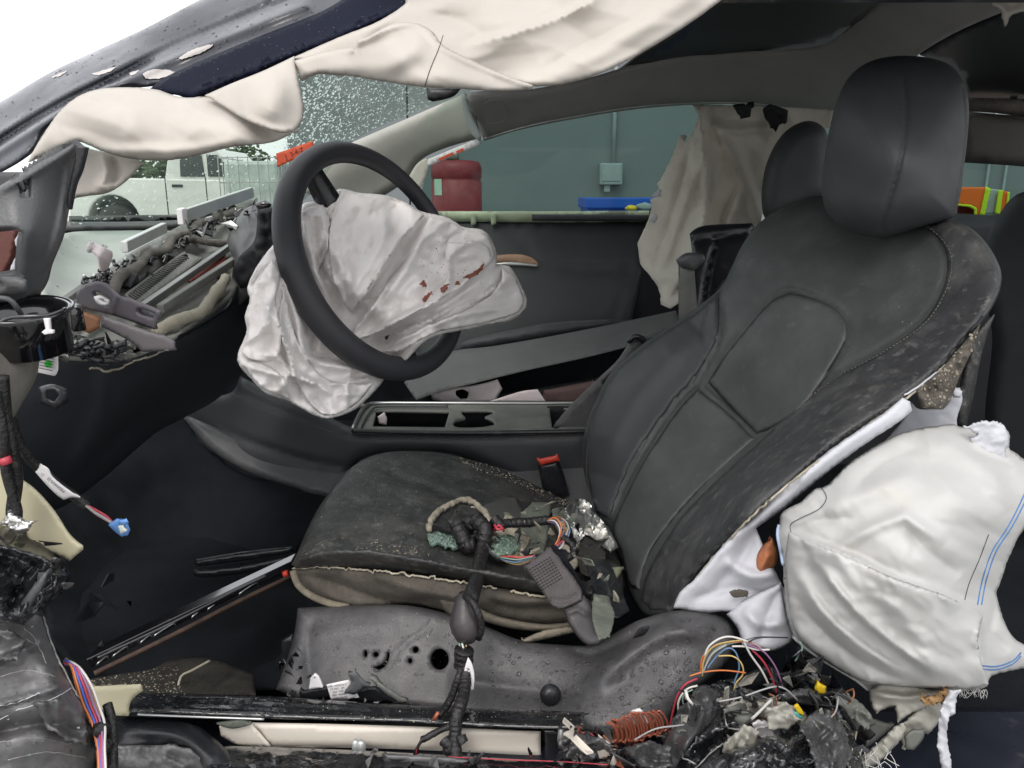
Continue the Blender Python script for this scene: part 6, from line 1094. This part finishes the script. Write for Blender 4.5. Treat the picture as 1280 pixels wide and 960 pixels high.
for k in range(5): tube('scrap_wire', [(722+k*8, 915+k, .67), (735+k*7, 920+k*2, .665), (752+k*5, 926+k*2, .665)], .0013, WIRE[['red', 'orange', 'red', 'white', 'brown'][k]], car, step=5)
# shards and paper label at the seat foot
pl = empty('paper_label', tuple(W(425, 872, .775)), 'small white printed paper label at the foot of the seat cover', 'label')
patch('label_sheet', [(408, 856), (436, 850), (449, 872), (414, 875)], [(425, 860, .762)], M['paper'], pl, s=3, thick=.001, sm=False, sharp=20)
pf = lambda x, y: .762+0*np.atleast_1d(x)
for i, t_ in enumerate(['CCRA  MEXICO 2', 'C9 VRC   LM', '0LR  VGR', '0901  860080', '1334 TW 9A']): text('label_print', t_, 420+i*1.4, 857.2+i*3.7, 3.3, -8, pf, M['ink'], pl)
patch('plastic_sliver', [(434, 842), (444, 838), (452, 846), (462, 858), (452, 862), (444, 868), (430, 866), (440, 852)], [(445, 855, .752)], M['plastic'], None, s=3, r=.002, thick=.006, jag=.4, lab='grey broken plastic sliver covering the corner of the paper label', cat='shard')
patch('plastic_sliver', [(462, 848), (468, 849), (506, 874), (508, 879), (500, 880), (482, 868)], [(480, 862, .755)], M['duct'], None, s=3, r=.002, thick=.008, sharp=35, lab='long grey plastic sliver leaning on the sill beside the paper label', cat='shard')
patch('plastic_sliver', [(440, 862), (470, 858), (492, 878), (470, 880), (436, 876)], [(460, 870, .765)], M['black_plastic'], None, s=3, r=.004, thick=.008, jag=.4, lab='black plastic wedge between the two grey slivers', cat='shard')
wt_ = patch('white_tab', [(386, 862), (388, 848), (393, 843), (398, 846), (404, 859)], [(395, 853, .765)], M['paper'], None, s=2.5, thick=.003, sharp=35, lab='small white plastic tab with a hole beside the paper label', cat='tab', holes=[[(392, 847), (394, 846), (395, 848), (393, 849)]])
patch('black_tongue', [(374, 864), (400, 858), (410, 858), (414, 874), (376, 876)], [(395, 868, .77)], M['black_plastic'], None, s=3, r=.004, thick=.008, lab='flat black plastic tongue under the white tab', cat='tongue')
# ================================================================== FLOOR AREA
patch('footwell_carpet', [(60, 640), (150, 560), (230, 520), (300, 590), (420, 610), (400, 660), (370, 700), (370, 860), (150, 870), (60, 800)], [(60, 640, 1.35), (230, 530, 1.6), (400, 620, 1.5), (370, 860, .92), (150, 860, .95), (200, 700, 1.4)], M['carpet'], car, s=8, thick=.02, wr=[(.05, 60, 30, 2, 'f')])
for q in [[(240, 700), (300, 690), (366, 683), (368, 690), (310, 700), (245, 708)], [(240, 712), (300, 706), (360, 694), (364, 702), (310, 716), (250, 722)]]: patch('floor_rib', q, [(240, 705, 1.25), (366, 688, 1.1)], M['black_plastic'], car, s=4, r=.008, thick=.03)
rl = empty('seat_rail', tuple(W(240, 790, .95)), 'long black slotted metal rail lying diagonally across the footwell', 'rail')
def strip(name, a, b, w_, th, m, par, dy=0, **kw):
    L = np.array(b[:2], float)-np.array(a[:2], float); L /= np.linalg.norm(L); n_ = np.array([-L[1], L[0]])*w_/2
    q = [(a[0]+n_[0], a[1]+n_[1], a[2]), (b[0]+n_[0]*.7, b[1]+n_[1]*.7, b[2]), (b[0]-n_[0]*.7, b[1]-n_[1]*.7, b[2]), (a[0]-n_[0], a[1]-n_[1], a[2])]; return prism(name, q, th, m, par, **kw)
strip('rail_body', (110, 830, .86), (366, 706, 1.06), 13, .03, M['gloss'], rl)
tube('rail_edge', [(122, 822, .85), (220, 776, .92), (290, 740, .98), (332, 720, 1.02)], .0014, M['plastic'], rl)
tube('rail_lower_edge', [(118, 842, .84), (220, 792, .91), (300, 751, .98), (365, 720, 1.04)], .0035, mat('rusty_edge', (.06, .036, .026), .7, bump=.4, var=.4, vs=60), rl)
for (t0, t1) in [(.02, .08), (.1, .18), (.24, .30), (.31, .42), (.5, .56), (.58, .66), (.74, .84)]:
    f = lambda t: (116+t*(362-116), 829+t*(708-829)+2, .852+t*.2)
    a, b = f(t0), f(t1); tube('rail_tooth', [(a[0], a[1]+3, a[2]), (a[0]+2, a[1], a[2]), (b[0]-2, b[1]-1, b[2]), (b[0], b[1]+2, b[2])], .0013, M['chrome'], rl, step=3)
tube('red_cap', [(355, 718, 1.02), (360, 716, 1.02)], .005, M['red'], rl)
cd = patch('carpet_flap', [(100, 870), (112, 850), (150, 842), (190, 836), (215, 824), (260, 822), (300, 836), (318, 842), (320, 868), (220, 872)], [(120, 860, .80), (250, 825, .92), (310, 860, .85)], mat('olive_carpet', (.030, .027, .021), .95, bump=1.0, bs=350, var=.5, vs=30), car, s=4, r=.008, thick=.012, wr=[(.01, 30, 0, 2, 'f')], folds=[([(262, 866), (300, 838)], .008, 3, 'v')])
scatter('debris', cd, 260, .0005, .0014, M['crumb'], cd, chunky=True, region=[(110, 850), (220, 830), (230, 866), (110, 868)])
tube('torn_line', [(222, 866, .83), (226, 846, .84), (240, 838, .85), (262, 826, .87)], .0016, M['foam_edge'], cd)
patch('floor_clip', [(352, 800), (366, 792), (372, 820), (366, 850), (350, 852)], [(360, 820, .86)], M['black_plastic'], car, s=4, r=.004, thick=.02)
# ================================================================== LOWER LEFT
cr1 = empty('broken_panel', tuple(W(60, 690, .60)), 'cream plastic panel broken off at the left edge behind the wires', 'panel')
patch('panel_sheet', [(-30, 560), (8, 574), (22, 594), (45, 612), (68, 638), (88, 668), (104, 682), (104, 687), (87, 701), (60, 690), (20, 680), (-30, 670)], [(0, 600, .62), (100, 690, .64)], M['creamplastic'], cr1, s=4, r=.003, thick=.005, sharp=40)
patch('cream_tab', [(112, 858), (176, 855), (178, 864), (164, 876), (160, 895), (118, 893)], [(120, 870, .655), (176, 860, .665)], M['creamplastic'], None, s=4, r=.002, thick=.006, sharp=40, lab='cream plastic tab standing on the sill beside the colourful wires', cat='tab')
dk = empty('crushed_bracket', tuple(W(50, 770, .60)), 'crushed black bracket lump at the left edge above the grey panel', 'bracket')
dkp = patch('bracket_body', [(-30, 660), (0, 655), (30, 660), (56, 676), (82, 700), (88, 722), (78, 740), (60, 756), (54, 772), (44, 768), (30, 782), (-30, 770)], [(0, 665, .62), (80, 710, .63), (30, 770, .57), (0, 740, .57)], M['wetmetal'], dk, s=3, r=.01, thick=.03, jag=.3, folds=[([(-10, 680), (30, 690), (80, 706)], .012, 6, 'r'), ([(60, 700), (40, 740), (26, 775)], .012, 5, 'r'), ([(46, 700), (24, 730), (10, 770)], .012, 4, 'v')], wr=[(.012, 14, -50, 2.5, 'r')])
patch('bracket_fin', [(22, 772), (20, 764), (36, 740), (50, 722), (60, 712), (56, 730), (40, 756), (28, 778)], [(35, 750, .565)], M['plastic'], dk, s=3, r=.003, thick=.008)
patch('shiny_end', [(2, 652), (10, 642), (24, 646), (40, 654), (36, 664), (20, 666)], [(20, 655, .60)], M['foil'], dk, s=2.5, r=.004, thick=.006, wr=[(.015, 8, 0, 1.5, 'r')])
gp = patch('front_panel', [(-30, 770), (20, 776), (42, 770), (52, 762), (58, 776), (64, 800), (72, 822), (84, 846), (96, 868), (108, 884), (118, 912), (122, 936), (120, 975), (-30, 975)], [(0, 790, .58), (60, 790, .60), (120, 930, .56), (0, 960, .50), (60, 870, .53)], M['crumple'], car, s=4, r=.008, thick=.006, folds=[([(-20, 885), (40, 870), (90, 852)], .006, 3, 'r'), ([(20, 800), (50, 830), (70, 862), (110, 900)], .012, 14, 'r'), ([(-20, 830), (20, 815), (50, 800)], .012, 9, 'v'), ([(-20, 920), (50, 905), (110, 915)], .012, 10, 'v')], wr=[(.010, 40, -12, 2.5, 'f')])
seam('torn_metal_edge', gp, [(52, 762), (56, 776), (63, 800), (72, 822), (84, 846), (96, 868), (108, 884), (118, 912), (121, 940)], .0008, M['dull_edge'], gp, jit=.4, off=.002)
seam('scratch', gp, [(-10, 883), (20, 878), (50, 866)], .0004, M['felt'], gp, jit=.3); seam('scratch', gp, [(20, 888), (60, 876), (90, 860)], .0004, M['felt'], gp, jit=.3); seam('scratch', gp, [(-10, 905), (10, 894)], .0003, M['felt'], gp, jit=.2)
patch('white_chip', [(94, 906), (99, 905), (99, 911), (95, 910)], [(96, 908, .54)], M['paper'], gp, s=2, thick=.001, sm=False)
# coloured harness over the panel edge
ch = empty('coloured_harness', tuple(W(120, 960, .56)), 'bundle of orange, purple and blue wires in black wrap at the lower left', 'wiring')
for k, c in enumerate(['orange', 'yellow', 'orange', 'yellow', 'purple', 'blue2', 'blue', 'orange', 'red', 'grey', 'orange', 'purple', 'yellow', 'orange', 'white', 'black']):
    o_ = (k-7.5)*1.35+RNG.normal(0, .6); z = .565+.006*math.sin(k*2.1)
    tube('wire', [(80+abs(o_)*.4, 826+RNG.normal(0, 1.5), z+.03), (94+o_*.5, 834, z+.01), (104+o_, 856, z), (112+o_*1.1, 880, z-.005), (122+o_*.9, 905, z-.012), (126+o_*.5, 935, z-.02), (128+o_*.5, 975, z-.035)], .0010, WIRE[c], ch, step=6)
for (a, b) in [((118, 892), (128, 914)), ((124, 922), (132, 934)), ((125, 950), (134, 972))]:
    tube('wrap', [(a[0], a[1], .575), ((a[0]+b[0])/2, (a[1]+b[1])/2, .556), (b[0], b[1], .545)], .0068, M['tape'], ch, step=3)
tube('loom_edge', [(134, 880, .57), (140, 905, .56), (141, 940, .55), (142, 975, .53)], .004, M['tape'], ch)
# hanging wires and blue connector
hw = empty('connector_cable', tuple(W(150, 668, .70)), 'black cable with a white paper tag ending in a light blue connector', 'cable')
tube('cable_sleeve', [(8, 500, .66), (20, 545, .67), (36, 572, .68), (52, 588, .69), (70, 604, .695), (92, 620, .70), (110, 634, .70)], [.0048]*1, M['tape'], hw, n=10) if False else tube3('cable_sleeve', (lambda p: W(p[:, 0], p[:, 1], p[:, 2]))(smooth([(8, 500, .66), (20, 545, .67), (36, 572, .68), (52, 588, .69), (70, 604, .695), (92, 620, .70), (110, 634, .70)], False, 4)), .0048, M['tape'], hw, n=10)
tgp = patch('cable_tag', [(44, 590), (50, 580), (60, 585), (66, 596), (80, 608), (96, 619), (100, 622), (88, 622), (80, 625), (70, 618), (56, 604)], [(60, 600, .683)], M['paper'], hw, s=2.5, r=.001, thick=.0015)
text('tag_print', '21', 53, 593, 4.5, 222, lambda x, y: .683+0*np.atleast_1d(x), M['ink'], tgp, off=.0016); text('tag_print', 'M05M4X0-2E', 70, 606, 5, 220, lambda x, y: .683+0*np.atleast_1d(x), M['ink'], tgp, off=.0016)
wires('wire', [(108, 632, .70), (120, 640, .70), (132, 647, .70), (141, 654, .70)], ['red', 'pink', 'grey', 'red'], 2, r=.0013, par=hw)
cn_ = patch('connector_body', [(135, 656), (146, 648), (158, 650), (163, 662), (160, 669), (152, 671), (143, 664)], [(150, 660, .69)], mat('light_blue_plastic', (.14, .32, .72), .4, bump=.1), hw, s=2.5, r=.004, thick=.014, sharp=45)
patch('connector_face', [(147, 658), (154, 656), (158, 664), (151, 668)], [(150, 660, .684)], mat('pale_insert', (.72, .76, .70), .5), cn_, s=2.5, r=.001, thick=.004, sharp=45)
patch('connector_latch', [(148, 651), (158, 648), (161, 653), (156, 657), (150, 655)], [(155, 652, .683)], mat('blue_latch', (.16, .36, .78), .4), cn_, s=2.5, r=.002, thick=.006)
lw = empty('hanging_cables', tuple(W(15, 650, .60)), 'two black taped cables hanging down the left edge of the picture', 'cable')
for q, r in [([(2, 470, .60), (6, 520, .60), (14, 560, .60), (20, 600, .605), (16, 640, .61), (22, 660, .61)], .0055), ([(-6, 490, .59), (4, 540, .59), (8, 590, .595), (22, 640, .60), (18, 656, .60)], .004), ([(10, 505, .62), (2, 560, .61), (10, 610, .61)], .0022)]:
    tube('cable', q, r, M['tape'], lw, n=8)
tube('cable_red_mark', [(5, 572, .588), (9, 580, .588)], .0045, WIRE['red'], lw)
scatter('rubble', gp, 30, .0005, .0016, M['glasscrumb'], gp, chunky=True)
# ================================================================== LOWER RIGHT: CRUSHED PILLAR FOOT
bp = patch('crushed_pillar', [(830, 965), (826, 920), (845, 900), (862, 880), (878, 862), (900, 850), (920, 856), (945, 868), (970, 866), (990, 862), (1020, 868), (1040, 880), (1060, 905), (1076, 940), (1090, 975), (830, 975)], [(830, 950, .68), (880, 862, .74), (990, 870, .72), (1060, 920, .68), (950, 960, .60), (900, 900, .69)], M['wetmetal'], car, s=3, r=.01, thick=.03, jag=.4, smooth_=True,
      folds=[([(845, 960), (870, 925), (905, 900), (930, 895)], .02, 10, 'r'), ([(870, 960), (900, 930), (950, 915)], .02, 6, 'v'), ([(1030, 880), (1050, 910), (1060, 960)], .016, 6, 'r'), ([(940, 920), (990, 930), (1020, 900)], .02, 9, 'r'), ([(900, 950), (960, 930), (1000, 950)], .016, 12, 'r')], wr=[(.020, 22, -30, 1.6, 'r'), (.006, 8, 20, 1.4, 'r')])
scatter('water_drops', bp, 220, .0008, .0034, M['drop'], bp)
seam('torn_metal_edge', bp, [(820, 920), (840, 925), (852, 945), (870, 955)], .0008, M['dull_edge'], bp, jit=.6, off=.004)
seam('torn_metal_edge', bp, [(1020, 866), (1036, 876), (1044, 900), (1056, 915), (1058, 935), (1062, 965)], .0008, M['dull_edge'], bp, jit=.8, off=.006)
seam('torn_metal_edge', bp, [(905, 880), (908, 905), (918, 912), (935, 908)], .0008, M['dull_edge'], bp, jit=.5, off=.008)
sgp = empty('socket_housing', tuple(W(945, 915, .67)), 'broken electrical housing with cut round sockets in the crushed metal', 'housing')
patch('housing_plate', [(905, 885), (925, 876), (960, 878), (1000, 885), (1012, 900), (1005, 920), (980, 914), (950, 918), (925, 926), (908, 912)], [(910, 900, .675), (1000, 900, .67)], grm, sgp, s=3, r=.004, thick=.008, jag=.4, wr=[(.012, 12, 0, 1.5, 'r')])
patch('grey_cloth_bit', [(940, 902), (960, 900), (975, 905), (972, 915), (964, 926), (955, 920), (944, 914)], [(955, 910, .655)], M['paper'], sgp, s=2.5, r=.003, thick=.003, jag=.4, wr=[(.012, 8, 0, 1.5, 'r')])
for (x, y, r, m) in [(927, 892, .011, M['duct']), (955, 889, .011, M['foam'])]:
    lathe('socket', tuple(W(x, y+8, .665)), [(r*1.1, 0), (r*1.15, .012), (r*.8, .013), (r*.7, .009)], m, sgp, n=18)
tube('blue_knob', [(977, 890, .664), (980, 893, .66)], .007, mat('dark_blue_knob', (.04, .06, .1), .3), sgp)
patch('teal_scrap', [(980, 895), (990, 890), (1002, 893), (1004, 898), (990, 899)], [(990, 895, .655)], M['teal'], sgp, s=2, thick=.003, jag=.5)
patch('yellow_scrap', [(993, 884), (998, 881), (1004, 890), (1004, 895), (999, 893)], [(998, 888, .655)], M['yellow'], sgp, s=2, thick=.003)
patch('yellow_connector', [(1018, 860), (1022, 851), (1028, 855), (1033, 858), (1032, 868), (1022, 868)], [(1025, 860, .70)], M['yellow'], None, s=2.5, r=.003, thick=.008, lab='small bright yellow plug standing on the crushed metal under the side airbag', cat='plug')
# loose coloured wires arching out of the pillar
lo = empty('loose_wires', tuple(W(900, 870, .70)), 'bunch of thin coloured wires arching up in front of the side airbag', 'wiring')
for c, q in [('white', [(881, 820), (886, 808), (900, 798), (915, 796), (935, 802)]), ('yellow', [(878, 845), (880, 825), (892, 808), (912, 802), (930, 800)]), ('orange', [(876, 842), (878, 822), (890, 810), (910, 803), (940, 802)]), ('green', [(880, 840), (886, 822), (900, 808), (925, 802)]), ('blue', [(884, 836), (896, 820), (910, 810), (920, 816), (924, 835), (918, 855), (924, 875), (929, 890)]), ('yellow', [(898, 820), (915, 820), (926, 828), (929, 842), (920, 854), (917, 866)]), ('white', [(915, 808), (930, 808), (946, 812), (962, 812)]), ('white', [(930, 802), (938, 818), (952, 838), (961, 856)]), ('red', [(940, 812), (955, 828), (966, 850), (971, 866)]), ('purple', [(935, 806), (955, 815), (970, 835), (979, 860)]), ('orange', [(862, 845), (880, 840), (905, 838), (932, 841)]), ('red', [(872, 848), (856, 856), (846, 872), (840, 895), (836, 912), (829, 926)]), ('white', [(872, 857), (858, 862), (848, 878), (850, 900), (850, 926)]), ('green', [(866, 862), (854, 870), (855, 890), (853, 915), (851, 930)]), ('grey', [(878, 842), (890, 818), (908, 806)]), ('pink', [(925, 801), (945, 806), (958, 818)]), ('red', [(876, 838), (877, 826), (881, 820)]), ('green', [(1000, 802), (1003, 810), (998, 820), (994, 826)]), ('black', [(935, 803), (950, 797), (985, 797)])]:
    z0 = .70+.01*RNG.random(); tube('wire', [(x, y, z0) for x, y in q], .00085 if c not in ('white', 'red') else .0011, WIRE[c], lo, step=4, n=6)
for k, (q, m) in enumerate([([(905, 850), (925, 845), (960, 830), (975, 840), (940, 868), (915, 870)], M['black_plastic']), ([(955, 870), (985, 830), (1000, 800), (1030, 815), (1010, 850), (985, 870)], M['black_plastic']), ([(985, 868), (1020, 866), (1060, 890), (1076, 915), (1060, 925), (1030, 900)], M['dark']), ([(1060, 895), (1074, 893), (1088, 920), (1092, 940), (1078, 945), (1066, 920)], M['black_plastic'])]):
    patch('pillar_bracket', q, [(q[0][0], q[0][1], .76), (q[3][0], q[3][1], .76)], m, car, s=4, r=.008, thick=.03, wr=[(.012, 16, 30, 2, 'f')])
patch('underside_dark', [(900, 830), (990, 800), (1090, 860), (1310, 800), (1310, 975), (900, 975)], [(950, 830, .95), (1300, 850, 1.0), (1100, 960, .9)], M['carpet'], car, s=12, thick=.02)
M2 = mat('pale_flaky_paint', (.55, .55, .53), .5, bump=.3)
for k in range(40):
    x, y = 1060+RNG.random()*55, 925+RNG.random()*35; 
    if k < 22: tube('fibre_thread', [(x, y, .64), (x+RNG.normal(0, 6), y+8, .64), (x+RNG.normal(0, 9), y+18, .635)], .0004, M2, tm, step=4, n=4)
crk = [(880, 870), (895, 862), (903, 872), (896, 882)]
scatter('metal_chips', bp, 90, .0004, .0015, M2, bp, chunky=True, flat=.2, mask=22)

# wet sheet pieces bent over the pillar foot
ws_ = M['wetsheet']
sh1 = patch('bent_sheet', [(822, 965), (828, 930), (842, 905), (858, 886), (868, 862), (882, 856), (900, 862), (906, 880), (900, 900), (880, 916), (860, 935), (846, 965)], [(825, 950, .65), (870, 860, .70), (900, 880, .70), (860, 930, .64)], ws_, bp, s=3, r=.006, thick=.006, jag=.3, folds=[([(850, 950), (868, 915), (892, 880)], .012, 8, 'r'), ([(872, 866), (884, 885), (880, 905)], .008, 4, 'v')], wr=[(.006, 20, -50, 2, 'f')])
scatter('water_drops', sh1, 70, .0008, .003, M['drop'], sh1)
sh2 = patch('bent_sheet', [(868, 975), (880, 950), (906, 928), (935, 918), (958, 924), (1000, 918), (1008, 930), (990, 950), (975, 975)], [(870, 970, .60), (940, 920, .655), (1000, 920, .65), (960, 970, .60)], ws_, bp, s=3, r=.006, thick=.006, jag=.4, folds=[([(950, 922), (955, 945), (940, 975)], .012, 5, 'v'), ([(890, 960), (930, 935), (975, 928)], .010, 7, 'r')], wr=[(.008, 22, 30, 2, 'f')])
scatter('water_drops', sh2, 70, .0008, .0032, M['drop'], sh2)
sh3 = patch('bent_sheet', [(975, 868), (1000, 860), (1022, 866), (1030, 880), (1012, 884), (998, 880), (980, 884)], [(990, 870, .69), (1025, 875, .68)], ws_, bp, s=2.5, r=.003, thick=.004, jag=.5, folds=[([(980, 876), (1000, 868), (1024, 872)], .006, 3, 'r')], wr=[(.012, 12, 20, 2, 'r')])
sh4 = patch('bent_sheet', [(922, 858), (940, 862), (956, 870), (968, 880), (960, 884), (946, 880), (930, 868)], [(930, 862, .69), (965, 880, .68)], ws_, bp, s=2.5, r=.003, thick=.003, jag=.4, folds=[([(926, 862), (960, 880)], .006, 3, 'r')])
for q in [[(870, 960), (900, 932), (935, 916)], [(912, 885), (930, 862), (960, 874), (975, 868)], [(1010, 925), (1024, 940), (1030, 965)]]: seam('torn_metal_edge', bp, q, .0007, M['dull_edge'], bp, jit=.5, off=.02)

# small torn bits that nobody could count, one pile per place
def pile(name, region, n, ctrl, mats_, parent, smin=3, smax=11, spread=.03, **kw):
    poly = np.array(region, float); lo, hi = poly.min(0), poly.max(0); tp_ = TPS(ctrl); V = []; fs = []; fm = []
    while len(fm) < n*2:
        q = lo+RNG.random(2)*(hi-lo)
        if not inside(q[None], poly)[0]: continue
        k = int(RNG.integers(4, 7)); sz = smin+(smax-smin)*RNG.random()**2; el = 1+2.2*RNG.random(); th = RNG.random()*6.28
        a = np.sort(RNG.random(k)*6.28); rx = sz*el*np.cos(a)*(.6+.6*RNG.random(k)); ry = sz*np.sin(a)*(.6+.6*RNG.random(k))
        x = q[0]+rx*math.cos(th)-ry*math.sin(th); y = q[1]+rx*math.sin(th)+ry*math.cos(th)
        Y = tp_([q[0]], [q[1]])[0]-spread*RNG.random()+(RNG.normal(0, .0012)*(x-q[0])+RNG.normal(0, .0012)*(y-q[1]))
        P = W(x, y, Y); c = P.mean(0); nn = np.cross(P[1]-P[0], P[2]-P[0]); nn /= np.linalg.norm(nn)+1e-9
        if nn@(c-np.array([0, 0, CZ])) > 0: nn = -nn
        b = len(V); bend = c+nn*.004*RNG.normal(); V += list(P)+[bend]+list(P-nn*.0015)+[bend-nn*.0015]; mi = int(RNG.integers(0, len(mats_)))
        for i in range(k): j = (i+1) % k; fs += [[b+i, b+j, b+k], [b+k+1+j, b+k+1+i, b+2*k+1], [b+j, b+i, b+k+1+i, b+k+1+j]]; fm += [mi]*3 if False else []
        fm.append(mi); fm.append(k)
    idx = []
    for mi, k in zip(fm[::2], fm[1::2]): idx += [mi]*(3*k)
    return mk(name, V, fs, None, parent, False, mats=mats_, fm=idx, kind='stuff', **kw)
BL = [M['gloss'], M['wetsheet'], M['black_plastic'], M['wetmetal'], M['black_plastic'], M['gloss'], M['duct'], grm]
pile('torn_pieces', [(850, 880), (905, 852), (1010, 862), (1060, 900), (1085, 955), (850, 958)], 75, [(860, 940, .66), (900, 860, .71), (1000, 870, .70), (1060, 930, .66)], BL, bp, 4, 13)
pile('torn_pieces', [(930, 850), (990, 820), (1050, 850), (1090, 930), (1060, 960), (1020, 880)], 45, [(960, 840, .76), (1080, 930, .72)], BL, bp, 5, 14)
pile('torn_pieces', [(560, 640), (640, 622), (720, 636), (775, 700), (780, 760), (740, 740), (650, 700), (560, 690)], 60, [(560, 660, 1.02), (700, 640, 1.03), (770, 740, .86), (640, 700, .93)], [M['black_plastic'], M['greydust'], M['foam'], M['black_plastic'], M['foam_edge'], M['leather_dirty']], cu, 2, 7)
pile('torn_pieces', [(690, 905), (780, 915), (850, 945), (830, 958), (690, 950)], 30, [(700, 920, .68), (840, 950, .64)], [M['gloss'], M['black_plastic'], M['strip'], M['wetsheet'], M['copper'], M['gloss']], car, 2, 8)
pile('torn_pieces', [(0, 655), (60, 660), (95, 700), (85, 750), (40, 780), (0, 780)], 16, [(0, 700, .585), (90, 720, .62)], [M['gloss'], M['wetsheet'], M['black_plastic'], M['black_plastic']], dkp, 3, 11)
pile('torn_pieces', [(60, 425), (130, 424), (200, 428), (170, 446), (60, 446)], 45, [(60, 435, .80), (200, 430, .86)], [M['black_plastic'], M['duct'], M['gloss'], M['alu']], db, 2, 7, .02)
pile('torn_pieces', [(110, 355), (250, 275), (320, 256), (320, 275), (170, 350), (120, 372)], 60, [(120, 360, 1.0), (320, 260, 1.60)], [M['black_plastic'], M['gloss'], M['duct'], M['gloss'], M['alu']], db, 2, 6, .03)
pile('torn_pieces', [(95, 700), (160, 730), (180, 800), (120, 830), (85, 780)], 5, [(100, 740, .72), (170, 800, .85)], [M['gloss'], M['dark'], M['black_plastic'], M['carpet']], car, 5, 16, .06)
pile('torn_pieces', [(350, 830), (372, 800), (400, 870), (540, 884), (540, 892), (350, 880)], 30, [(360, 850, .80), (540, 888, .73)], [M['black_plastic'], M['gloss'], M['duct']], car, 2, 7, .02)
pile('torn_pieces', [(440, 936), (830, 946), (830, 958), (440, 958)], 16, [(440, 945, .655), (820, 950, .64)], [M['gloss'], M['wetsheet'], M['black_plastic'], M['crumple']], car, 3, 11, .015)

for q, cts, m, a_ in [([(1000, 905), (1024, 884), (1046, 890), (1058, 915), (1066, 945), (1050, 965), (1022, 965), (1012, 935)], [(1005, 910, .645), (1060, 930, .63), (1030, 960, .60)], M['wetsheet'], 70), ([(700, 925), (722, 915), (748, 922), (770, 940), (740, 955), (706, 950)], [(705, 930, .69), (765, 940, .66)], M['crumple'], 10), ([(905, 930), (930, 905), (948, 914), (944, 940), (920, 962), (900, 960)], [(905, 950, .615), (945, 910, .64)], grm, 60), ([(838, 905), (850, 884), (868, 872), (876, 884), (866, 905), (848, 922)], [(840, 905, .675), (875, 880, .69)], M['wetsheet'], 50), ([(1040, 870), (1060, 868), (1082, 884), (1094, 905), (1084, 912), (1062, 896)], [(1045, 870, .70), (1090, 905, .69)], M['duct'], 40), ([(955, 890), (985, 880), (1000, 900), (985, 912), (962, 912)], [(960, 890, .65), (995, 905, .64)], grm, 20), ([(780, 935), (812, 925), (838, 935), (842, 958), (800, 962)], [(785, 940, .64), (840, 945, .63)], M['wetsheet'], 10)]:
    patch('torn_sheet', q, cts, m, bp, s=2.8, r=.002, thick=.003, jag=.7, sharp=30, wr=[(.016, 24, a_, 2.5, 'c'), (.006, 9, a_, 2, 'c')])
for k in range(26):
    x, y = 850+RNG.random()*220, 865+RNG.random()*70; d = RNG.normal(0, 1, 2); c = ['black', 'black', 'grey', 'white', 'brown', 'black'][k % 6]
    tube('broken_wire', [(x, y, .665), (x+d[0]*9+RNG.normal(0, 4), y-6+RNG.normal(0, 5), .655), (x+d[0]*20, y+d[1]*8, .65), (x+d[0]*28+RNG.normal(0, 6), y+d[1]*14+8, .65)], .0009+.0007*(k % 3 == 0), WIRE[c], bp, step=4, n=5)

for q in [[(-10, 800), (20, 796), (48, 806)], [(0, 846), (34, 838), (70, 846)], [(-10, 930), (40, 922), (90, 930)], [(10, 950), (60, 940), (110, 948)], [(30, 784), (44, 800), (58, 830)]]: seam('scratch', gp, q, .0004, M['dull_edge'], gp, jit=.5)
for q, a_ in [([(-30, 790), (10, 786), (34, 800), (22, 822), (-30, 830)], -20), ([(40, 880), (80, 872), (104, 896), (110, 930), (70, 915)], 40)]:
    patch('torn_sheet', q, lambda x, y: INFO[gp][1](x, y)-.006, M['crumple'], gp, s=3, r=.002, thick=.003, jag=.6, sharp=35, wr=[(.014, 26, a_, 2.5, 'c')])
scatter('water_drops', gp, 120, .0006, .002, M['drop'], gp)
